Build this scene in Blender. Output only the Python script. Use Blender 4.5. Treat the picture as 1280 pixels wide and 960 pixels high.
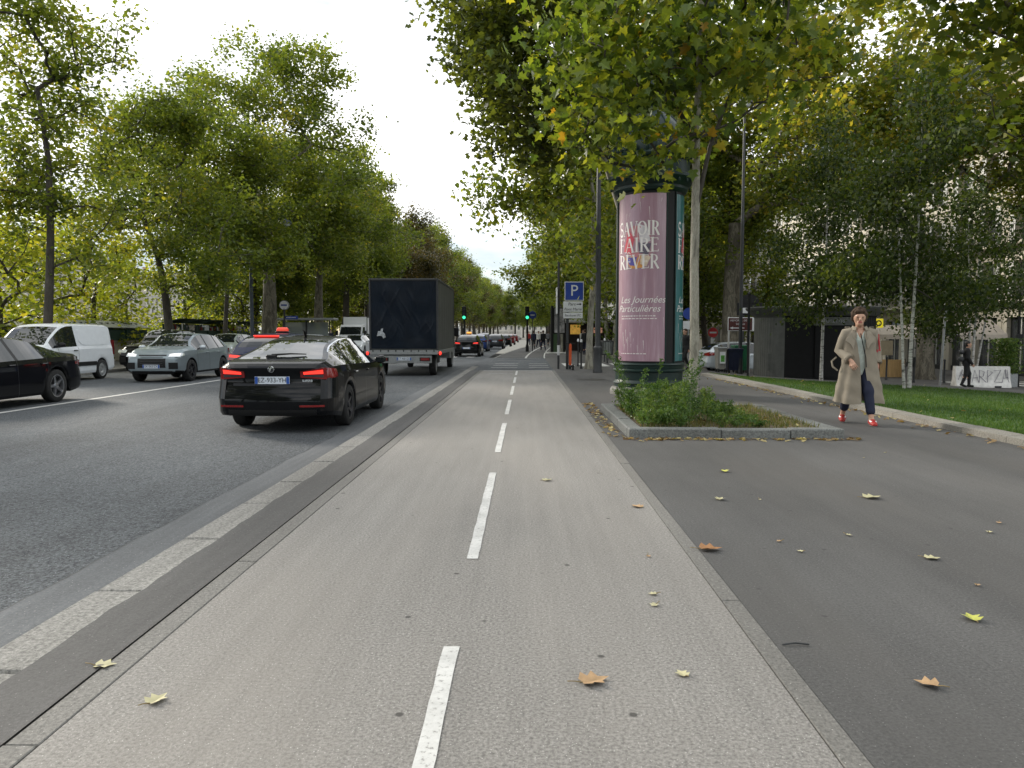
import bpy, math, random
import numpy as np
R = math.radians
for o in list(bpy.data.objects): bpy.data.objects.remove(o)
SC = bpy.context.scene
COL = SC.collection
# ------------------------------------------------------------------ camera, sky, sun, exposure
CAMH, PITCH, YAW, FPX = 1.386, 3.69, 1.01, 962.0
cd = bpy.data.cameras.new('camera'); cam = bpy.data.objects.new('camera', cd); COL.objects.link(cam)
cam.location = (0, 0, CAMH); cam.rotation_euler = (R(90 - PITCH), 0, R(YAW))
cd.sensor_width = 36; cd.lens = 36 * FPX / 1280; cd.clip_start = .05; cd.clip_end = 4000
SC.camera = cam
SUN_EL, SUN_AZ = 24.0, -52.0          # degrees; azimuth measured from +Y, negative to the left
w = bpy.data.worlds.new('World'); SC.world = w; w.use_nodes = True
nt = w.node_tree; nd = nt.nodes; lk = nt.links; nd.clear()
wo = nd.new('ShaderNodeOutputWorld'); bg = nd.new('ShaderNodeBackground'); lk.new(bg.outputs[0], wo.inputs[0])
sky = nd.new('ShaderNodeTexSky'); sky.sky_type = 'NISHITA'; sky.sun_disc = False
sky.sun_elevation = R(SUN_EL); sky.sun_rotation = R(SUN_AZ)
tc = nd.new('ShaderNodeTexCoord'); mp = nd.new('ShaderNodeMapping'); mp.inputs['Scale'].default_value = (1, 1, 3.2)
lk.new(tc.outputs['Generated'], mp.inputs[0])
nz = nd.new('ShaderNodeTexNoise'); nz.inputs['Scale'].default_value = 2.3; nz.inputs['Detail'].default_value = 6; nz.inputs['Roughness'].default_value = .55
lk.new(mp.outputs[0], nz.inputs[0])
cr = nd.new('ShaderNodeValToRGB'); cr.color_ramp.elements[0].position = .30; cr.color_ramp.elements[1].position = .47
lk.new(nz.outputs[0], cr.inputs[0])
mx = nd.new('ShaderNodeMix'); mx.data_type = 'RGBA'
lk.new(cr.outputs[0], mx.inputs[0]); lk.new(sky.outputs[0], mx.inputs[6])
sx = nd.new('ShaderNodeSeparateXYZ'); lk.new(tc.outputs['Generated'], sx.inputs[0])          # bluish grey bank low over the horizon, white overcast above it
n2 = nd.new('ShaderNodeTexNoise'); n2.inputs['Scale'].default_value = 5; n2.inputs['Detail'].default_value = 5; lk.new(mp.outputs[0], n2.inputs[0])
ma = nd.new('ShaderNodeMath'); ma.operation = 'MULTIPLY_ADD'; lk.new(n2.outputs[0], ma.inputs[0]); ma.inputs[1].default_value = .12; lk.new(sx.outputs[2], ma.inputs[2])
c2 = nd.new('ShaderNodeValToRGB'); e2 = c2.color_ramp.elements; e2[0].position = .10; e2[0].color = (.52, .57, .60, 1); e2[1].position = .21; e2[1].color = (1, 1, 1, 1); ee = e2.new(.172); ee.color = (.50, .565, .60, 1); lk.new(ma.outputs[0], c2.inputs[0])
m2 = nd.new('ShaderNodeMix'); m2.data_type = 'RGBA'; m2.blend_type = 'MULTIPLY'; m2.inputs[0].default_value = 1; lk.new(c2.outputs[0], m2.inputs[6]); lk.new(m2.outputs[2], mx.inputs[7])
n3 = nd.new('ShaderNodeTexNoise'); n3.inputs['Scale'].default_value = 1.7; n3.inputs['Detail'].default_value = 7; n3.inputs['Roughness'].default_value = .6; lk.new(mp.outputs[0], n3.inputs[0])
c3 = nd.new('ShaderNodeValToRGB'); e3 = c3.color_ramp.elements; e3[0].position = .40; e3[0].color = (5.0, 5.45, 5.7, 1); e3[1].position = .60; e3[1].color = (11.4, 11.4, 11.4, 1); lk.new(n3.outputs[0], c3.inputs[0]); lk.new(c3.outputs[0], m2.inputs[7])
lk.new(mx.outputs[2], bg.inputs[0]); bg.inputs[1].default_value = .1
sd = bpy.data.lights.new('sun', 'SUN'); so = bpy.data.objects.new('sun', sd); COL.objects.link(so)
sd.energy = 3.2; sd.angle = R(12); sd.color = (1, .93, .82)
so.rotation_euler = (R(90 - SUN_EL), 0, R(180) - R(SUN_AZ)); so.location = (-30, 20, 40)
vs = SC.view_settings; vs.view_transform = 'Standard'; vs.look = 'None'; vs.gamma = 1; vs.use_curve_mapping = False; vs.exposure = .84
SC.cycles.max_bounces = 6; SC.cycles.diffuse_bounces = 3; SC.cycles.glossy_bounces = 3; SC.cycles.transmission_bounces = 4; SC.cycles.transparent_max_bounces = 6

def tz(X, Y):                          # the ground falls away to the right, towards the houses
    s = -.05 * np.clip(np.asarray(X, float) - 6, 0, None) - .02 * np.clip(np.asarray(Y, float) - 26, 0, 22) * np.clip((np.asarray(X, float) - 5) / 4, 0, 1)
    return np.maximum(s, -.9)
def PX(px, Y): return Y * math.tan(math.atan((px - 640) / FPX) - R(YAW))
# ------------------------------------------------------------------ mesh helpers
class MB:
    def __init__(s): s.v = []; s.f = []; s.m = []; s.mats = []
    def mi(s, m):
        if m not in s.mats: s.mats.append(m)
        return s.mats.index(m)
    def add(s, vs, fs, m):
        b = len(s.v); s.v += [tuple(map(float, v)) for v in vs]; k = s.mi(m)
        for f in fs: s.f.append([b + i for i in f]); s.m.append(k)
        return s
    def box(s, x0, x1, y0, y1, z0, z1, m, bev=0):
        if bev <= 0:
            vs = [(x, y, z) for x in (x0, x1) for y in (y0, y1) for z in (z0, z1)]
            return s.add(vs, [(0, 1, 3, 2), (4, 6, 7, 5), (0, 4, 5, 1), (2, 3, 7, 6), (0, 2, 6, 4), (1, 5, 7, 3)], m)
        b = min(bev, (x1 - x0) / 2.01, (y1 - y0) / 2.01, (z1 - z0) / 2.01); vs = []
        for x, sx in ((x0, 1), (x1, -1)):
            for y, sy in ((y0, 1), (y1, -1)):
                for z, sz in ((z0, 1), (z1, -1)):
                    vs += [(x, y + sy * b, z + sz * b), (x + sx * b, y, z + sz * b), (x + sx * b, y + sy * b, z)]
        I = lambda a, c, d, k: (a * 4 + c * 2 + d) * 3 + k
        fs = []
        for a in (0, 1):
            fs.append([I(a, 0, 0, 0), I(a, 1, 0, 0), I(a, 1, 1, 0), I(a, 0, 1, 0)])
            fs.append([I(0, a, 0, 1), I(1, a, 0, 1), I(1, a, 1, 1), I(0, a, 1, 1)])
            fs.append([I(0, 0, a, 2), I(1, 0, a, 2), I(1, 1, a, 2), I(0, 1, a, 2)])
            for c in (0, 1):
                fs.append([I(a, c, 0, 0), I(a, c, 1, 0), I(a, c, 1, 1), I(a, c, 0, 1)])
                fs.append([I(a, 0, c, 0), I(a, 1, c, 0), I(a, 1, c, 2), I(a, 0, c, 2)])
                fs.append([I(0, a, c, 1), I(1, a, c, 1), I(1, a, c, 2), I(0, a, c, 2)])
                for d in (0, 1): fs.append([I(a, c, d, 0), I(a, c, d, 1), I(a, c, d, 2)])
        return s.add(vs, fs, m)
    def tube(s, pts, rad, m, n=8, cap=True):
        pts = np.asarray(pts, float); k = len(pts)
        rad = np.full(k, rad, float) if np.isscalar(rad) else np.asarray(rad, float)
        t = np.gradient(pts, axis=0); t /= np.linalg.norm(t, axis=1)[:, None] + 1e-9
        ref = np.array([0, 0, 1.]) if abs(t[0][2]) < .9 else np.array([0, 1., 0])
        u = np.cross(t[0], ref); u /= np.linalg.norm(u); a = np.linspace(0, 2 * np.pi, n, endpoint=False); vs = []
        for i in range(k):
            u = u - t[i] * u.dot(t[i]); u /= np.linalg.norm(u) + 1e-9; w_ = np.cross(t[i], u)
            vs.append(pts[i] + rad[i] * (np.cos(a)[:, None] * u + np.sin(a)[:, None] * w_))
        vs = np.concatenate(vs); fs = [(i * n + j, i * n + (j + 1) % n, (i + 1) * n + (j + 1) % n, (i + 1) * n + j) for i in range(k - 1) for j in range(n)]
        if cap: fs += [tuple(range(n - 1, -1, -1)), tuple((k - 1) * n + j for j in range(n))]
        return s.add(vs, fs, m)
    def lathe(s, prof, m, c=(0, 0), n=24, axis='z', flute=0, fdep=0, ang=(0, 2 * math.pi)):
        full = abs(ang[1] - ang[0] - 2 * math.pi) < 1e-6; vs = []; nn = n if full else n + 1
        for r, z in prof:
            for j in range(nn):
                a = ang[0] + (ang[1] - ang[0]) * j / n; q = r * (1 - fdep * (j % 2)) if flute else r
                p = (q * math.cos(a), q * math.sin(a), z)
                vs.append((c[0] + p[0], c[1] + p[1], p[2]) if axis == 'z' else (p[0], p[2], p[1]))
        fs = []
        for i in range(len(prof) - 1):
            for j in range(n): 
                j2 = (j + 1) % nn
                fs.append((i * nn + j, i * nn + j2, (i + 1) * nn + j2, (i + 1) * nn + j))
        return s.add(vs, fs, m)
    def prism(s, poly, z0, z1, m):      # polygon in XY extruded in z
        k = len(poly); vs = [(p[0], p[1], z0) for p in poly] + [(p[0], p[1], z1) for p in poly]
        fs = [tuple(range(k - 1, -1, -1)), tuple(range(k, 2 * k))] + [(i, (i + 1) % k, k + (i + 1) % k, k + i) for i in range(k)]
        return s.add(vs, fs, m)
    def grid(s, P, m, closed=False, flip=False):   # P[i][j] points
        a = len(P); b = len(P[0]); vs = [p for r in P for p in r]; fs = []
        for i in range(a - 1):
            for j in range(b if closed else b - 1):
                j2 = (j + 1) % b; q = (i * b + j, i * b + j2, (i + 1) * b + j2, (i + 1) * b + j)
                fs.append(q[::-1] if flip else q)
        return s.add(vs, fs, m)
    def ellip(s, c, r, m, n=12, k=8):
        P = [[(c[0] + r[0] * math.sin(math.pi * i / k) * math.cos(2 * math.pi * j / n), c[1] + r[1] * math.sin(math.pi * i / k) * math.sin(2 * math.pi * j / n), c[2] - r[2] * math.cos(math.pi * i / k)) for j in range(n)] for i in range(k + 1)]
        return s.grid(P, m, closed=True)
    def xf(s, M, start=0):
        s.v[start:] = [tuple(M @ V3(v)) for v in s.v[start:]]; return s
    def build(s, name, parent=None, loc=None, rz=0, smooth=35):
        me = bpy.data.meshes.new(name); me.from_pydata(s.v, [], s.f)
        for m in s.mats: me.materials.append(m)
        me.polygons.foreach_set('material_index', s.m)
        if smooth:
            me.polygons.foreach_set('use_smooth', [True] * len(s.f)); me.set_sharp_from_angle(angle=R(smooth))
        me.update(); o = bpy.data.objects.new(name, me); COL.objects.link(o)
        if parent: o.parent = parent
        if loc: o.location = loc
        o.rotation_euler[2] = rz
        return o
from mathutils import Vector as V3, Matrix as M4
def tag(o, label=None, cat=None, group=None, kind=None):
    if label: o['label'] = label
    if cat: o['category'] = cat
    if group: o['group'] = group
    if kind: o['kind'] = kind
    return o
def thing(name, label, cat, loc=(0, 0, 0), rz=0, group=None):
    o = bpy.data.objects.new(name, None); COL.objects.link(o); o.location = loc; o.rotation_euler[2] = rz; o.empty_display_size = .2
    return tag(o, label, cat, group)
def part_empty(name, parent, loc, rz=0):
    o = bpy.data.objects.new(name, None); COL.objects.link(o); o.location = loc; o.rotation_euler[2] = rz; o.parent = parent; return o
def copy_tree(o, parent=None):
    c = o.copy(); COL.objects.link(c); c.parent = parent
    for ch in o.children: copy_tree(ch, c)
    return c
def rawmesh(name, V, loops, starts, mats, attr=None, mi=None, smooth=False):
    me = bpy.data.meshes.new(name); me.vertices.add(len(V)); me.vertices.foreach_set('co', np.asarray(V, np.float32).ravel())
    me.loops.add(len(loops)); me.loops.foreach_set('vertex_index', np.asarray(loops, np.int32))
    me.polygons.add(len(starts)); me.polygons.foreach_set('loop_start', np.asarray(starts, np.int32))
    for m in mats: me.materials.append(m)
    if mi is not None: me.polygons.foreach_set('material_index', np.asarray(mi, np.int32))
    if attr is not None:
        a = me.attributes.new('tint', 'FLOAT', 'FACE'); a.data.foreach_set('value', np.asarray(attr, np.float32))
    me.update(calc_edges=True); me.validate()
    if smooth: me.polygons.foreach_set('use_smooth', [True] * len(starts))
    return me
def obj(name, me, parent=None, loc=(0, 0, 0), rz=0, sc=1):
    o = bpy.data.objects.new(name, me); COL.objects.link(o); o.parent = parent; o.location = loc; o.rotation_euler[2] = rz; o.scale = (sc, sc, sc); return o
def text_polys(txt, size, shear=0, extr=0):    # flat triangles of a line of lettering: (verts 2D, faces), centred
    c = bpy.data.curves.new('lettering', 'FONT'); c.body = txt; c.size = size; c.shear = shear; c.align_x = 'CENTER'; c.align_y = 'CENTER'; c.resolution_u = 3
    o = bpy.data.objects.new('lettering', c); me = bpy.data.meshes.new_from_object(o)
    V = [(v.co.x, v.co.y) for v in me.vertices]; F = [tuple(p.vertices) for p in me.polygons]
    bpy.data.objects.remove(o); bpy.data.curves.remove(c); bpy.data.meshes.remove(me)
    return V, F
# ------------------------------------------------------------------ materials
def nodes(name):
    m = bpy.data.materials.new(name); m.use_nodes = True; n = m.node_tree.nodes; l = m.node_tree.links
    return m, n, l, n['Principled BSDF']
def ramp(n, stops):
    r = n.new('ShaderNodeValToRGB'); e = r.color_ramp.elements
    while len(e) < len(stops): e.new(.5)
    for k, (p, c) in enumerate(stops): e[k].position = p; e[k].color = (*c, 1) if len(c) == 3 else c
    return r
def noise(n, l, scale, detail=4, rough=.5, stretch=None, coord='Object', dist=0):
    t = n.new('ShaderNodeTexCoord'); mpn = n.new('ShaderNodeMapping'); l.new(t.outputs[coord], mpn.inputs[0])
    if stretch: mpn.inputs['Scale'].default_value = stretch
    z = n.new('ShaderNodeTexNoise'); z.inputs['Scale'].default_value = scale; z.inputs['Detail'].default_value = detail; z.inputs['Roughness'].default_value = rough
    z.inputs['Distortion'].default_value = dist
    l.new(mpn.outputs[0], z.inputs[0]); return z
def mixc(n, l, fac, a, b, mode='MIX'):
    x = n.new('ShaderNodeMix'); x.data_type = 'RGBA'; x.blend_type = mode
    for s, v in ((0, fac), (6, a), (7, b)):
        if hasattr(v, 'links'): l.new(v, x.inputs[s])
        elif isinstance(v, (int, float)): x.inputs[s].default_value = v
        else: x.inputs[s].default_value = (*v, 1)
    return x.outputs[2]
def bumpn(n, l, p, h, st, d=.02):
    b = n.new('ShaderNodeBump'); b.inputs['Strength'].default_value = st; b.inputs['Distance'].default_value = d
    l.new(h, b.inputs['Height']); l.new(b.outputs[0], p.inputs['Normal'])
_mc = {}
def pbr(name, col, rough=.5, metal=0, var=.12, scale=6, bump=0, bscale=40, coat=0, emit=0, spec=.5, stretch=None):
    if name in _mc: return _mc[name]
    m, n, l, p = nodes(name); p.inputs['Roughness'].default_value = rough; p.inputs['Metallic'].default_value = metal
    p.inputs['Specular IOR Level'].default_value = spec
    if coat: p.inputs['Coat Weight'].default_value = coat; p.inputs['Coat Roughness'].default_value = .03
    if var:
        z = noise(n, l, scale, 5, .6, stretch); a = tuple(c * (1 - var) for c in col); b = tuple(min(1, c * (1 + var)) for c in col)
        r = ramp(n, [(.3, a), (.7, b)]); l.new(z.outputs[0], r.inputs[0]); l.new(r.outputs[0], p.inputs['Base Color'])
    else: p.inputs['Base Color'].default_value = (*col, 1)
    if bump: bumpn(n, l, p, noise(n, l, bscale, 3).outputs[0], bump)
    if emit: p.inputs['Emission Color'].default_value = (*col, 1); p.inputs['Emission Strength'].default_value = emit
    _mc[name] = m; return m
def asphalt(name, dark, light, fine, spk, speckcol, bump, streak=0, patch=.25, warm=None, crack=0, dots=0):
    m, n, l, p = nodes(name); p.inputs['Roughness'].default_value = .8; p.inputs['Specular IOR Level'].default_value = .35
    z = noise(n, l, fine, 3, .75); r = ramp(n, [(.32, dark), (.68, light)]); l.new(z.outputs[0], r.inputs[0]); c = r.outputs[0]
    b = noise(n, l, .55, 5, .6, (1, .35, 1)); rb = ramp(n, [(.3, (1 - patch,) * 3), (.7, (1 + patch * .6,) * 3)]); l.new(b.outputs[0], rb.inputs[0])
    c = mixc(n, l, 1.0, c, rb.outputs[0], 'MULTIPLY')
    if warm:
        wz = noise(n, l, .8, 3, .5, (1, .25, 1)); rw = ramp(n, [(.45, (0, 0, 0)), (.7, (.6,) * 3)]); l.new(wz.outputs[0], rw.inputs[0]); c = mixc(n, l, rw.outputs[0], c, warm)
    if streak:
        sz = noise(n, l, 9, 4, .6, (1, .03, 1)); rs = ramp(n, [(.35, (1 - streak,) * 3), (.65, (1 + streak,) * 3)]); l.new(sz.outputs[0], rs.inputs[0]); c = mixc(n, l, 1.0, c, rs.outputs[0], 'MULTIPLY')
    t = n.new('ShaderNodeTexCoord'); v = n.new('ShaderNodeTexVoronoi'); v.inputs['Scale'].default_value = spk; v.inputs['Randomness'].default_value = 1
    l.new(t.outputs['Object'], v.inputs[0]); rv = ramp(n, [(.10, (1,) * 3), (.18, (0,) * 3)]); l.new(v.outputs['Distance'], rv.inputs[0])
    sel = ramp(n, [(.62, (0,) * 3), (.7, (1,) * 3)]); sep = n.new('ShaderNodeSeparateColor'); l.new(v.outputs['Color'], sep.inputs[0]); l.new(sep.outputs[0], sel.inputs[0])
    k = mixc(n, l, 1.0, rv.outputs[0], sel.outputs[0], 'MULTIPLY'); c = mixc(n, l, k, c, speckcol)
    if dots:                                             # trodden chewing gum and oil spots
        v2 = n.new('ShaderNodeTexVoronoi'); v2.inputs['Scale'].default_value = 3.4; l.new(t.outputs['Object'], v2.inputs[0])
        r2 = ramp(n, [(.04, (1,) * 3), (.07, (0,) * 3)]); l.new(v2.outputs['Distance'], r2.inputs[0])
        c = mixc(n, l, mixc(n, l, dots, (0, 0, 0), r2.outputs[0]), c, tuple(x * .45 for x in dark))
    if crack:
        v3 = n.new('ShaderNodeTexVoronoi'); v3.feature = 'DISTANCE_TO_EDGE'; v3.inputs['Scale'].default_value = .23
        wn = noise(n, l, 1.6, 4, .6); wv = n.new('ShaderNodeVectorMath'); wv.operation = 'MULTIPLY_ADD'; l.new(wn.outputs['Color'], wv.inputs[0]); wv.inputs[1].default_value = (.9,) * 3; l.new(t.outputs['Object'], wv.inputs[2]); l.new(wv.outputs[0], v3.inputs[0])
        r3 = ramp(n, [(.0, (1,) * 3), (.0045, (0,) * 3)]); l.new(v3.outputs['Distance'], r3.inputs[0]); c = mixc(n, l, mixc(n, l, crack, (0, 0, 0), r3.outputs[0]), c, tuple(x * .3 for x in dark))
    l.new(c, p.inputs['Base Color']); bumpn(n, l, p, z.outputs[0], bump, .012); return m
def leafmat(name, stops, trans=.4, rough=.45):
    m, n, l, p = nodes(name); p.inputs['Roughness'].default_value = rough; p.inputs['Specular IOR Level'].default_value = .35
    a = n.new('ShaderNodeAttribute'); a.attribute_name = 'tint'; r = ramp(n, stops); l.new(a.outputs['Fac'], r.inputs[0]); l.new(r.outputs[0], p.inputs['Base Color'])
    t = n.new('ShaderNodeBsdfTranslucent'); tcn = mixc(n, l, 1.0, r.outputs[0], (1.9, 1.75, .7), 'MULTIPLY'); l.new(tcn, t.inputs[0])
    ms = n.new('ShaderNodeMixShader'); ms.inputs[0].default_value = trans; l.new(p.outputs[0], ms.inputs[1]); l.new(t.outputs[0], ms.inputs[2]); l.new(ms.outputs[0], n['Material Output'].inputs[0]); return m
def barkmat(name, stops, scale=6, stretch=(1, 1, .35), bump=.5):
    m, n, l, p = nodes(name); p.inputs['Roughness'].default_value = .85
    z = noise(n, l, scale, 4, .6, stretch, dist=.6); r = ramp(n, stops); r.color_ramp.interpolation = 'LINEAR'; l.new(z.outputs[0], r.inputs[0])
    f = noise(n, l, scale * 9, 4, .6, stretch); rf = ramp(n, [(.3, (.75,) * 3), (.7, (1.2,) * 3)]); l.new(f.outputs[0], rf.inputs[0])
    l.new(mixc(n, l, 1.0, r.outputs[0], rf.outputs[0], 'MULTIPLY'), p.inputs['Base Color']); bumpn(n, l, p, f.outputs[0], bump, .03); return m
# ------------------------------------------------------------------ shared materials
M = {}
M['lane'] = asphalt('lane_asphalt', (.135, .127, .117), (.37, .352, .326), 70, 80, (.70, .68, .64), .6, streak=.05, patch=.2, warm=(.27, .248, .222), dots=.9)
M['road'] = asphalt('road_asphalt', (.014, .018, .022), (.175, .188, .20), 46, 42, (.45, .47, .49), 1.5, streak=.05, patch=.35, crack=.3)
M['walk'] = asphalt('walk_asphalt', (.066, .0645, .0625), (.130, .127, .123), 70, 60, (.22, .215, .21), .4, streak=.04, patch=.32, warm=(.10, .094, .087), dots=.5)
M['gutter'] = asphalt('gutter_mortar', (.09, .096, .102), (.15, .156, .162), 60, 40, (.3, .3, .3), .25, streak=.12, patch=.3)
M['darkstrip'] = asphalt('dark_strip', (.07, .067, .065), (.11, .107, .103), 80, 45, (.22, .21, .2), .25, streak=.1, patch=.3)
M['strip'] = asphalt('edge_stone', (.12, .115, .105), (.255, .244, .224), 60, 50, (.45, .43, .4), .5, streak=.05, patch=.3)
M['kerb_dull'] = asphalt('kerb_dull', (.15, .14, .12), (.34, .32, .28), 55, 70, (.08, .08, .08), .5, streak=.12, patch=.35)
M['granite'] = asphalt('granite', (.13, .126, .116), (.37, .358, .33), 44, 55, (.08, .08, .08), .6, streak=.14, patch=.4)
M['granite_grey'] = asphalt('granite_grey', (.10, .105, .10), (.28, .288, .275), 50, 75, (.05, .05, .05), .6, patch=.55)
m, n, l, p = nodes('road_paint'); p.inputs['Roughness'].default_value = .65
z = noise(n, l, 38, 5, .75); z2 = noise(n, l, 4, 3, .5); r = ramp(n, [(.36, (.30, .29, .275)), (.43, (.60, .595, .57)), (.7, (.68, .675, .65))]); l.new(z.outputs[0], r.inputs[0])
r2 = ramp(n, [(.35, (.78,) * 3), (.65, (1.0,) * 3)]); l.new(z2.outputs[0], r2.inputs[0]); l.new(mixc(n, l, 1.0, r.outputs[0], r2.outputs[0], 'MULTIPLY'), p.inputs['Base Color']); bumpn(n, l, p, z.outputs[0], .4, .008); M['paint'] = m
M['soil'] = pbr('soil', (.13, .10, .065), .95, var=.5, scale=9, bump=1, bscale=25)
M['iron'] = pbr('dark_iron', (.03, .032, .034), .5, var=.2, bump=.1)
M['green_iron'] = pbr('dark_green_iron', (.006, .022, .018), .42, var=.25, scale=10, bump=.1, bscale=30, spec=.4)
M['black'] = pbr('black_plastic', (.009, .009, .0095), .5, var=.1, spec=.3)
M['rubber'] = pbr('tyre_rubber', (.018, .018, .018), .85, var=.25, scale=30)
M['chrome'] = pbr('chrome', (.65, .66, .67), .15, 1, var=.05)
M['alloy'] = pbr('alloy', (.42, .43, .45), .3, .9, var=.08)
M['alloy_dark'] = pbr('alloy_dark', (.10, .10, .11), .35, .8, var=.1)
M['glass'] = pbr('car_glass', (.012, .015, .017), .02, 0, var=0)
M['glass'].node_tree.nodes['Principled BSDF'].inputs['IOR'].default_value = 1.6
M['white'] = pbr('white_paint', (.78, .79, .80), .4, var=.03)
M['red_lamp'] = pbr('red_lamp', (.20, .005, .005), .15, var=.1, coat=1)
M['red_lit'] = pbr('red_lamp_lit', (1, .045, .03), .3, var=0, emit=.75)
M['amber'] = pbr('amber_lamp', (.9, .35, .05), .3, var=0, emit=.7)
M['lens'] = pbr('clear_lens', (.75, .78, .8), .08, .3, var=.1, scale=30, coat=1)
M['lit_white'] = pbr('headlamp_lit', (1, .97, .9), .2, var=0, emit=2.2)
M['plate'] = pbr('plate_white', (.62, .67, .74), .4, var=.04)
M['plate_blue'] = pbr('plate_blue', (.02, .08, .35), .4, var=.04)
M['ink'] = pbr('ink', (.015, .016, .02), .5, var=0)
M['concrete'] = pbr('white_concrete', (.66, .65, .62), .85, var=.2, scale=5, bump=.3)
M['steel'] = pbr('brushed_steel', (.30, .31, .31), .45, .6, var=.15, scale=12)

def sheet(name, x0, x1, y0, y1, z, m, nx=1, ny=1, terr=False, kind='structure'):
    xs = np.linspace(x0, x1, nx + 1); ys = np.linspace(y0, y1, ny + 1); b = MB()
    P = [[(x, y, z + (float(tz(x, y)) if terr else 0)) for x in xs] for y in ys]
    b.grid(P, m); o = b.build(name, smooth=180 if terr else 0); tag(o, kind=kind); return o
# ------------------------------------------------------------------ the ground
M['earth'] = pbr('earth', (.10, .10, .085), .95, var=.3, scale=.2)
sheet('ground', -1800, 1800, -600, 3000, -9, M['earth'])
sheet('road', -16.2, -2.345, -12, 420, -.10, M['road'])
def ragged(name, x0, x1, y0, y1, z, m, j0, j1, seed):      # a strip laid with uneven edges
    rq = random.Random(seed); b = MB(); P = []; a = c = 0
    for y in np.arange(y0, y1, .06):
        a = a * .8 + rq.uniform(-1, 1) * j0 * .6; c = c * .8 + rq.uniform(-1, 1) * j1 * .6; P.append([(x0 + a, y, z), ((x0 + x1) / 2, y, z), (x1 + c, y, z)])
    b.grid(P, m); tag(b.build(name, smooth=0), kind='structure')
ragged('gutter', -2.80, -2.343, -6, 33, -.094, M['gutter'], .016, 0, 3)
sheet('cycle_lane', -1.64, 1.02, -6, 29.6, 0, M['lane'])
def stones(name, x0, x1, y0, y1, z0, z1, L, m, bev, seed=1):
    rng = random.Random(seed); b = MB(); y = y0
    while y < y1:
        l = min(L * rng.uniform(.8, 1.2), y1 - y); dz = rng.uniform(-.003, .003)
        b.box(x0, x1, y + .004, y + l - .004, z0, z1 + dz, m, bev); y += l
    o = b.build(name, smooth=0); tag(o, kind='structure'); return o
stones('kerb', -2.34, -2.06, -6, 33.5, -.3, .0, 1.0, M['granite'], .018, 3)
ragged('asphalt_strip', -2.085, -1.764, -6, 29.5, .0065, M['darkstrip'], .012, 0, 8)
stones('edge_strip', -1.762, -1.646, -6, 29.6, -.2, 0.002, 2.6, M['strip'], .004, 5)
stones('edge_strip', 1.026, 1.12, -6, 29.6, -.2, 0.002, 2.6, M['strip'], .004, 7)
sheet('pavement', 1.12, 60, -8, 200, 0, M['walk'], 90, 160, True)
# crossing and what lies beyond it
sheet('crossing', -2.34, 1.12, 33.6, 46, -.012, M['road']); sheet('crossing', -2.05, 1.12, 29.6, 33.6, -.012, M['road'])
def ribbon(name, x0, x1, y0, y1, z, m, n=30):
    sh = lambda y: 2.4 * min(1, max(0, (y - 44) / 51)) ** 1.4
    b = MB(); b.grid([[(x0 + sh(y), y, z), (x1 + sh(y), y, z)] for y in np.linspace(y0, y1, n)], m); o = b.build(name, smooth=0); tag(o, kind='structure')
ribbon('cycle_lane', -1.75, 1.12, 46, 200, .004, M['walk'])
for x0, x1 in ((-.06, .06), (1.05, 1.13), (-1.86, -1.75)):
    ribbon('lane_marking' if x1 < 1.13 and x0 > -1.8 else 'kerb', x0, x1, 44.5, 120, .010, M['paint'] if x0 > -1.8 else M['granite'])
M['worn_paint'] = pbr('worn_road_paint', (.27, .27, .265), .7, var=.5, scale=9)
def mark(x0, x1, y0, y1, z=.004, terr=False, m=None):
    rng = random.Random(int(x0 * 97 + y0 * 31)); n = max(2, int((y1 - y0) / .12)); b = MB(); P = []
    for y in np.linspace(y0, y1, n):
        P.append([(x0 + rng.uniform(-.003, .003), y, z + (float(tz(x0, y)) if terr else 0)), (x1 + rng.uniform(-.003, .003), y, z + (float(tz(x1, y)) if terr else 0))])
    b.grid(P, m or M['paint']); tag(b.build('lane_marking', smooth=0), kind='structure')
for k in range(0, 7): mark(-.362, -.292, .36 + 4.31 * k, .36 + 4.31 * k + 2.97)
mark(-10.02, -9.88, -5, 47, -.096); mark(-6.4, -6.28, 46, 49, -.096)
for k in range(16): mark(-10.0, -9.9, 60 + k * 13, 63 + k * 13, -.096); mark(-6.35, -6.25, 60 + k * 13, 63 + k * 13, -.096)
mark(-1.6, 1.0, 29.15, 29.35, .004)
for xa, xb in ((-1.45, -.35), (.15, 1.0)):                       # worn bars of the bicycle crossing
    for y in (32.2, 34.2, 36.4): mark(xa, xb, y, y + .45, -.008, m=M['worn_paint'])
mark(-2.3, .9, 43.8, 44.1, -.008, m=M['worn_paint']); mark(-1.5, .3, 41.0, 41.2, -.008, m=M['worn_paint']); mark(-1.3, -.45, 27.2, 27.5, .004, m=M['worn_paint']); mark(.1, .9, 27.9, 28.15, .004, m=M['worn_paint'])
for k in range(6): mark(-9.6 + k * 1.15, -9.1 + k * 1.15, 49.5, 53, -.096)
for k in range(5): mark(1.7 + k * .75, 2.15 + k * .75, 33.2, 36.6, .012, True)
for k in range(7): mark(20 + k * .9, 20.5 + k * .9, 34, 37.5, .012, True)
# pavement details: manhole, repaired patch, joint lines
M['cover'] = pbr('cast_iron_cover', (.045, .04, .036), .6, .4, var=.3, scale=20, bump=.8, bscale=30)
b = MB(); b.lathe([(0, .012), (.42, .012), (.45, .006), (.47, .003)], M['cover'], n=28); tag(b.build('manhole_cover', loc=(2.0, 23.5, 0)), 'round cast iron manhole cover set in the pavement left of the advertising column', 'manhole cover')
sheet('asphalt_strip', 1.6, 2.9, 21.0, 26.5, .004, M['darkstrip'])
sheet('lane_joint', -.93, -.92, 1.2, 2.35, .003, M['ink'])
ragged('road_joint', -2.815, -2.795, -6, 33, -.0965, M['ink'], .014, .012, 3)
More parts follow.
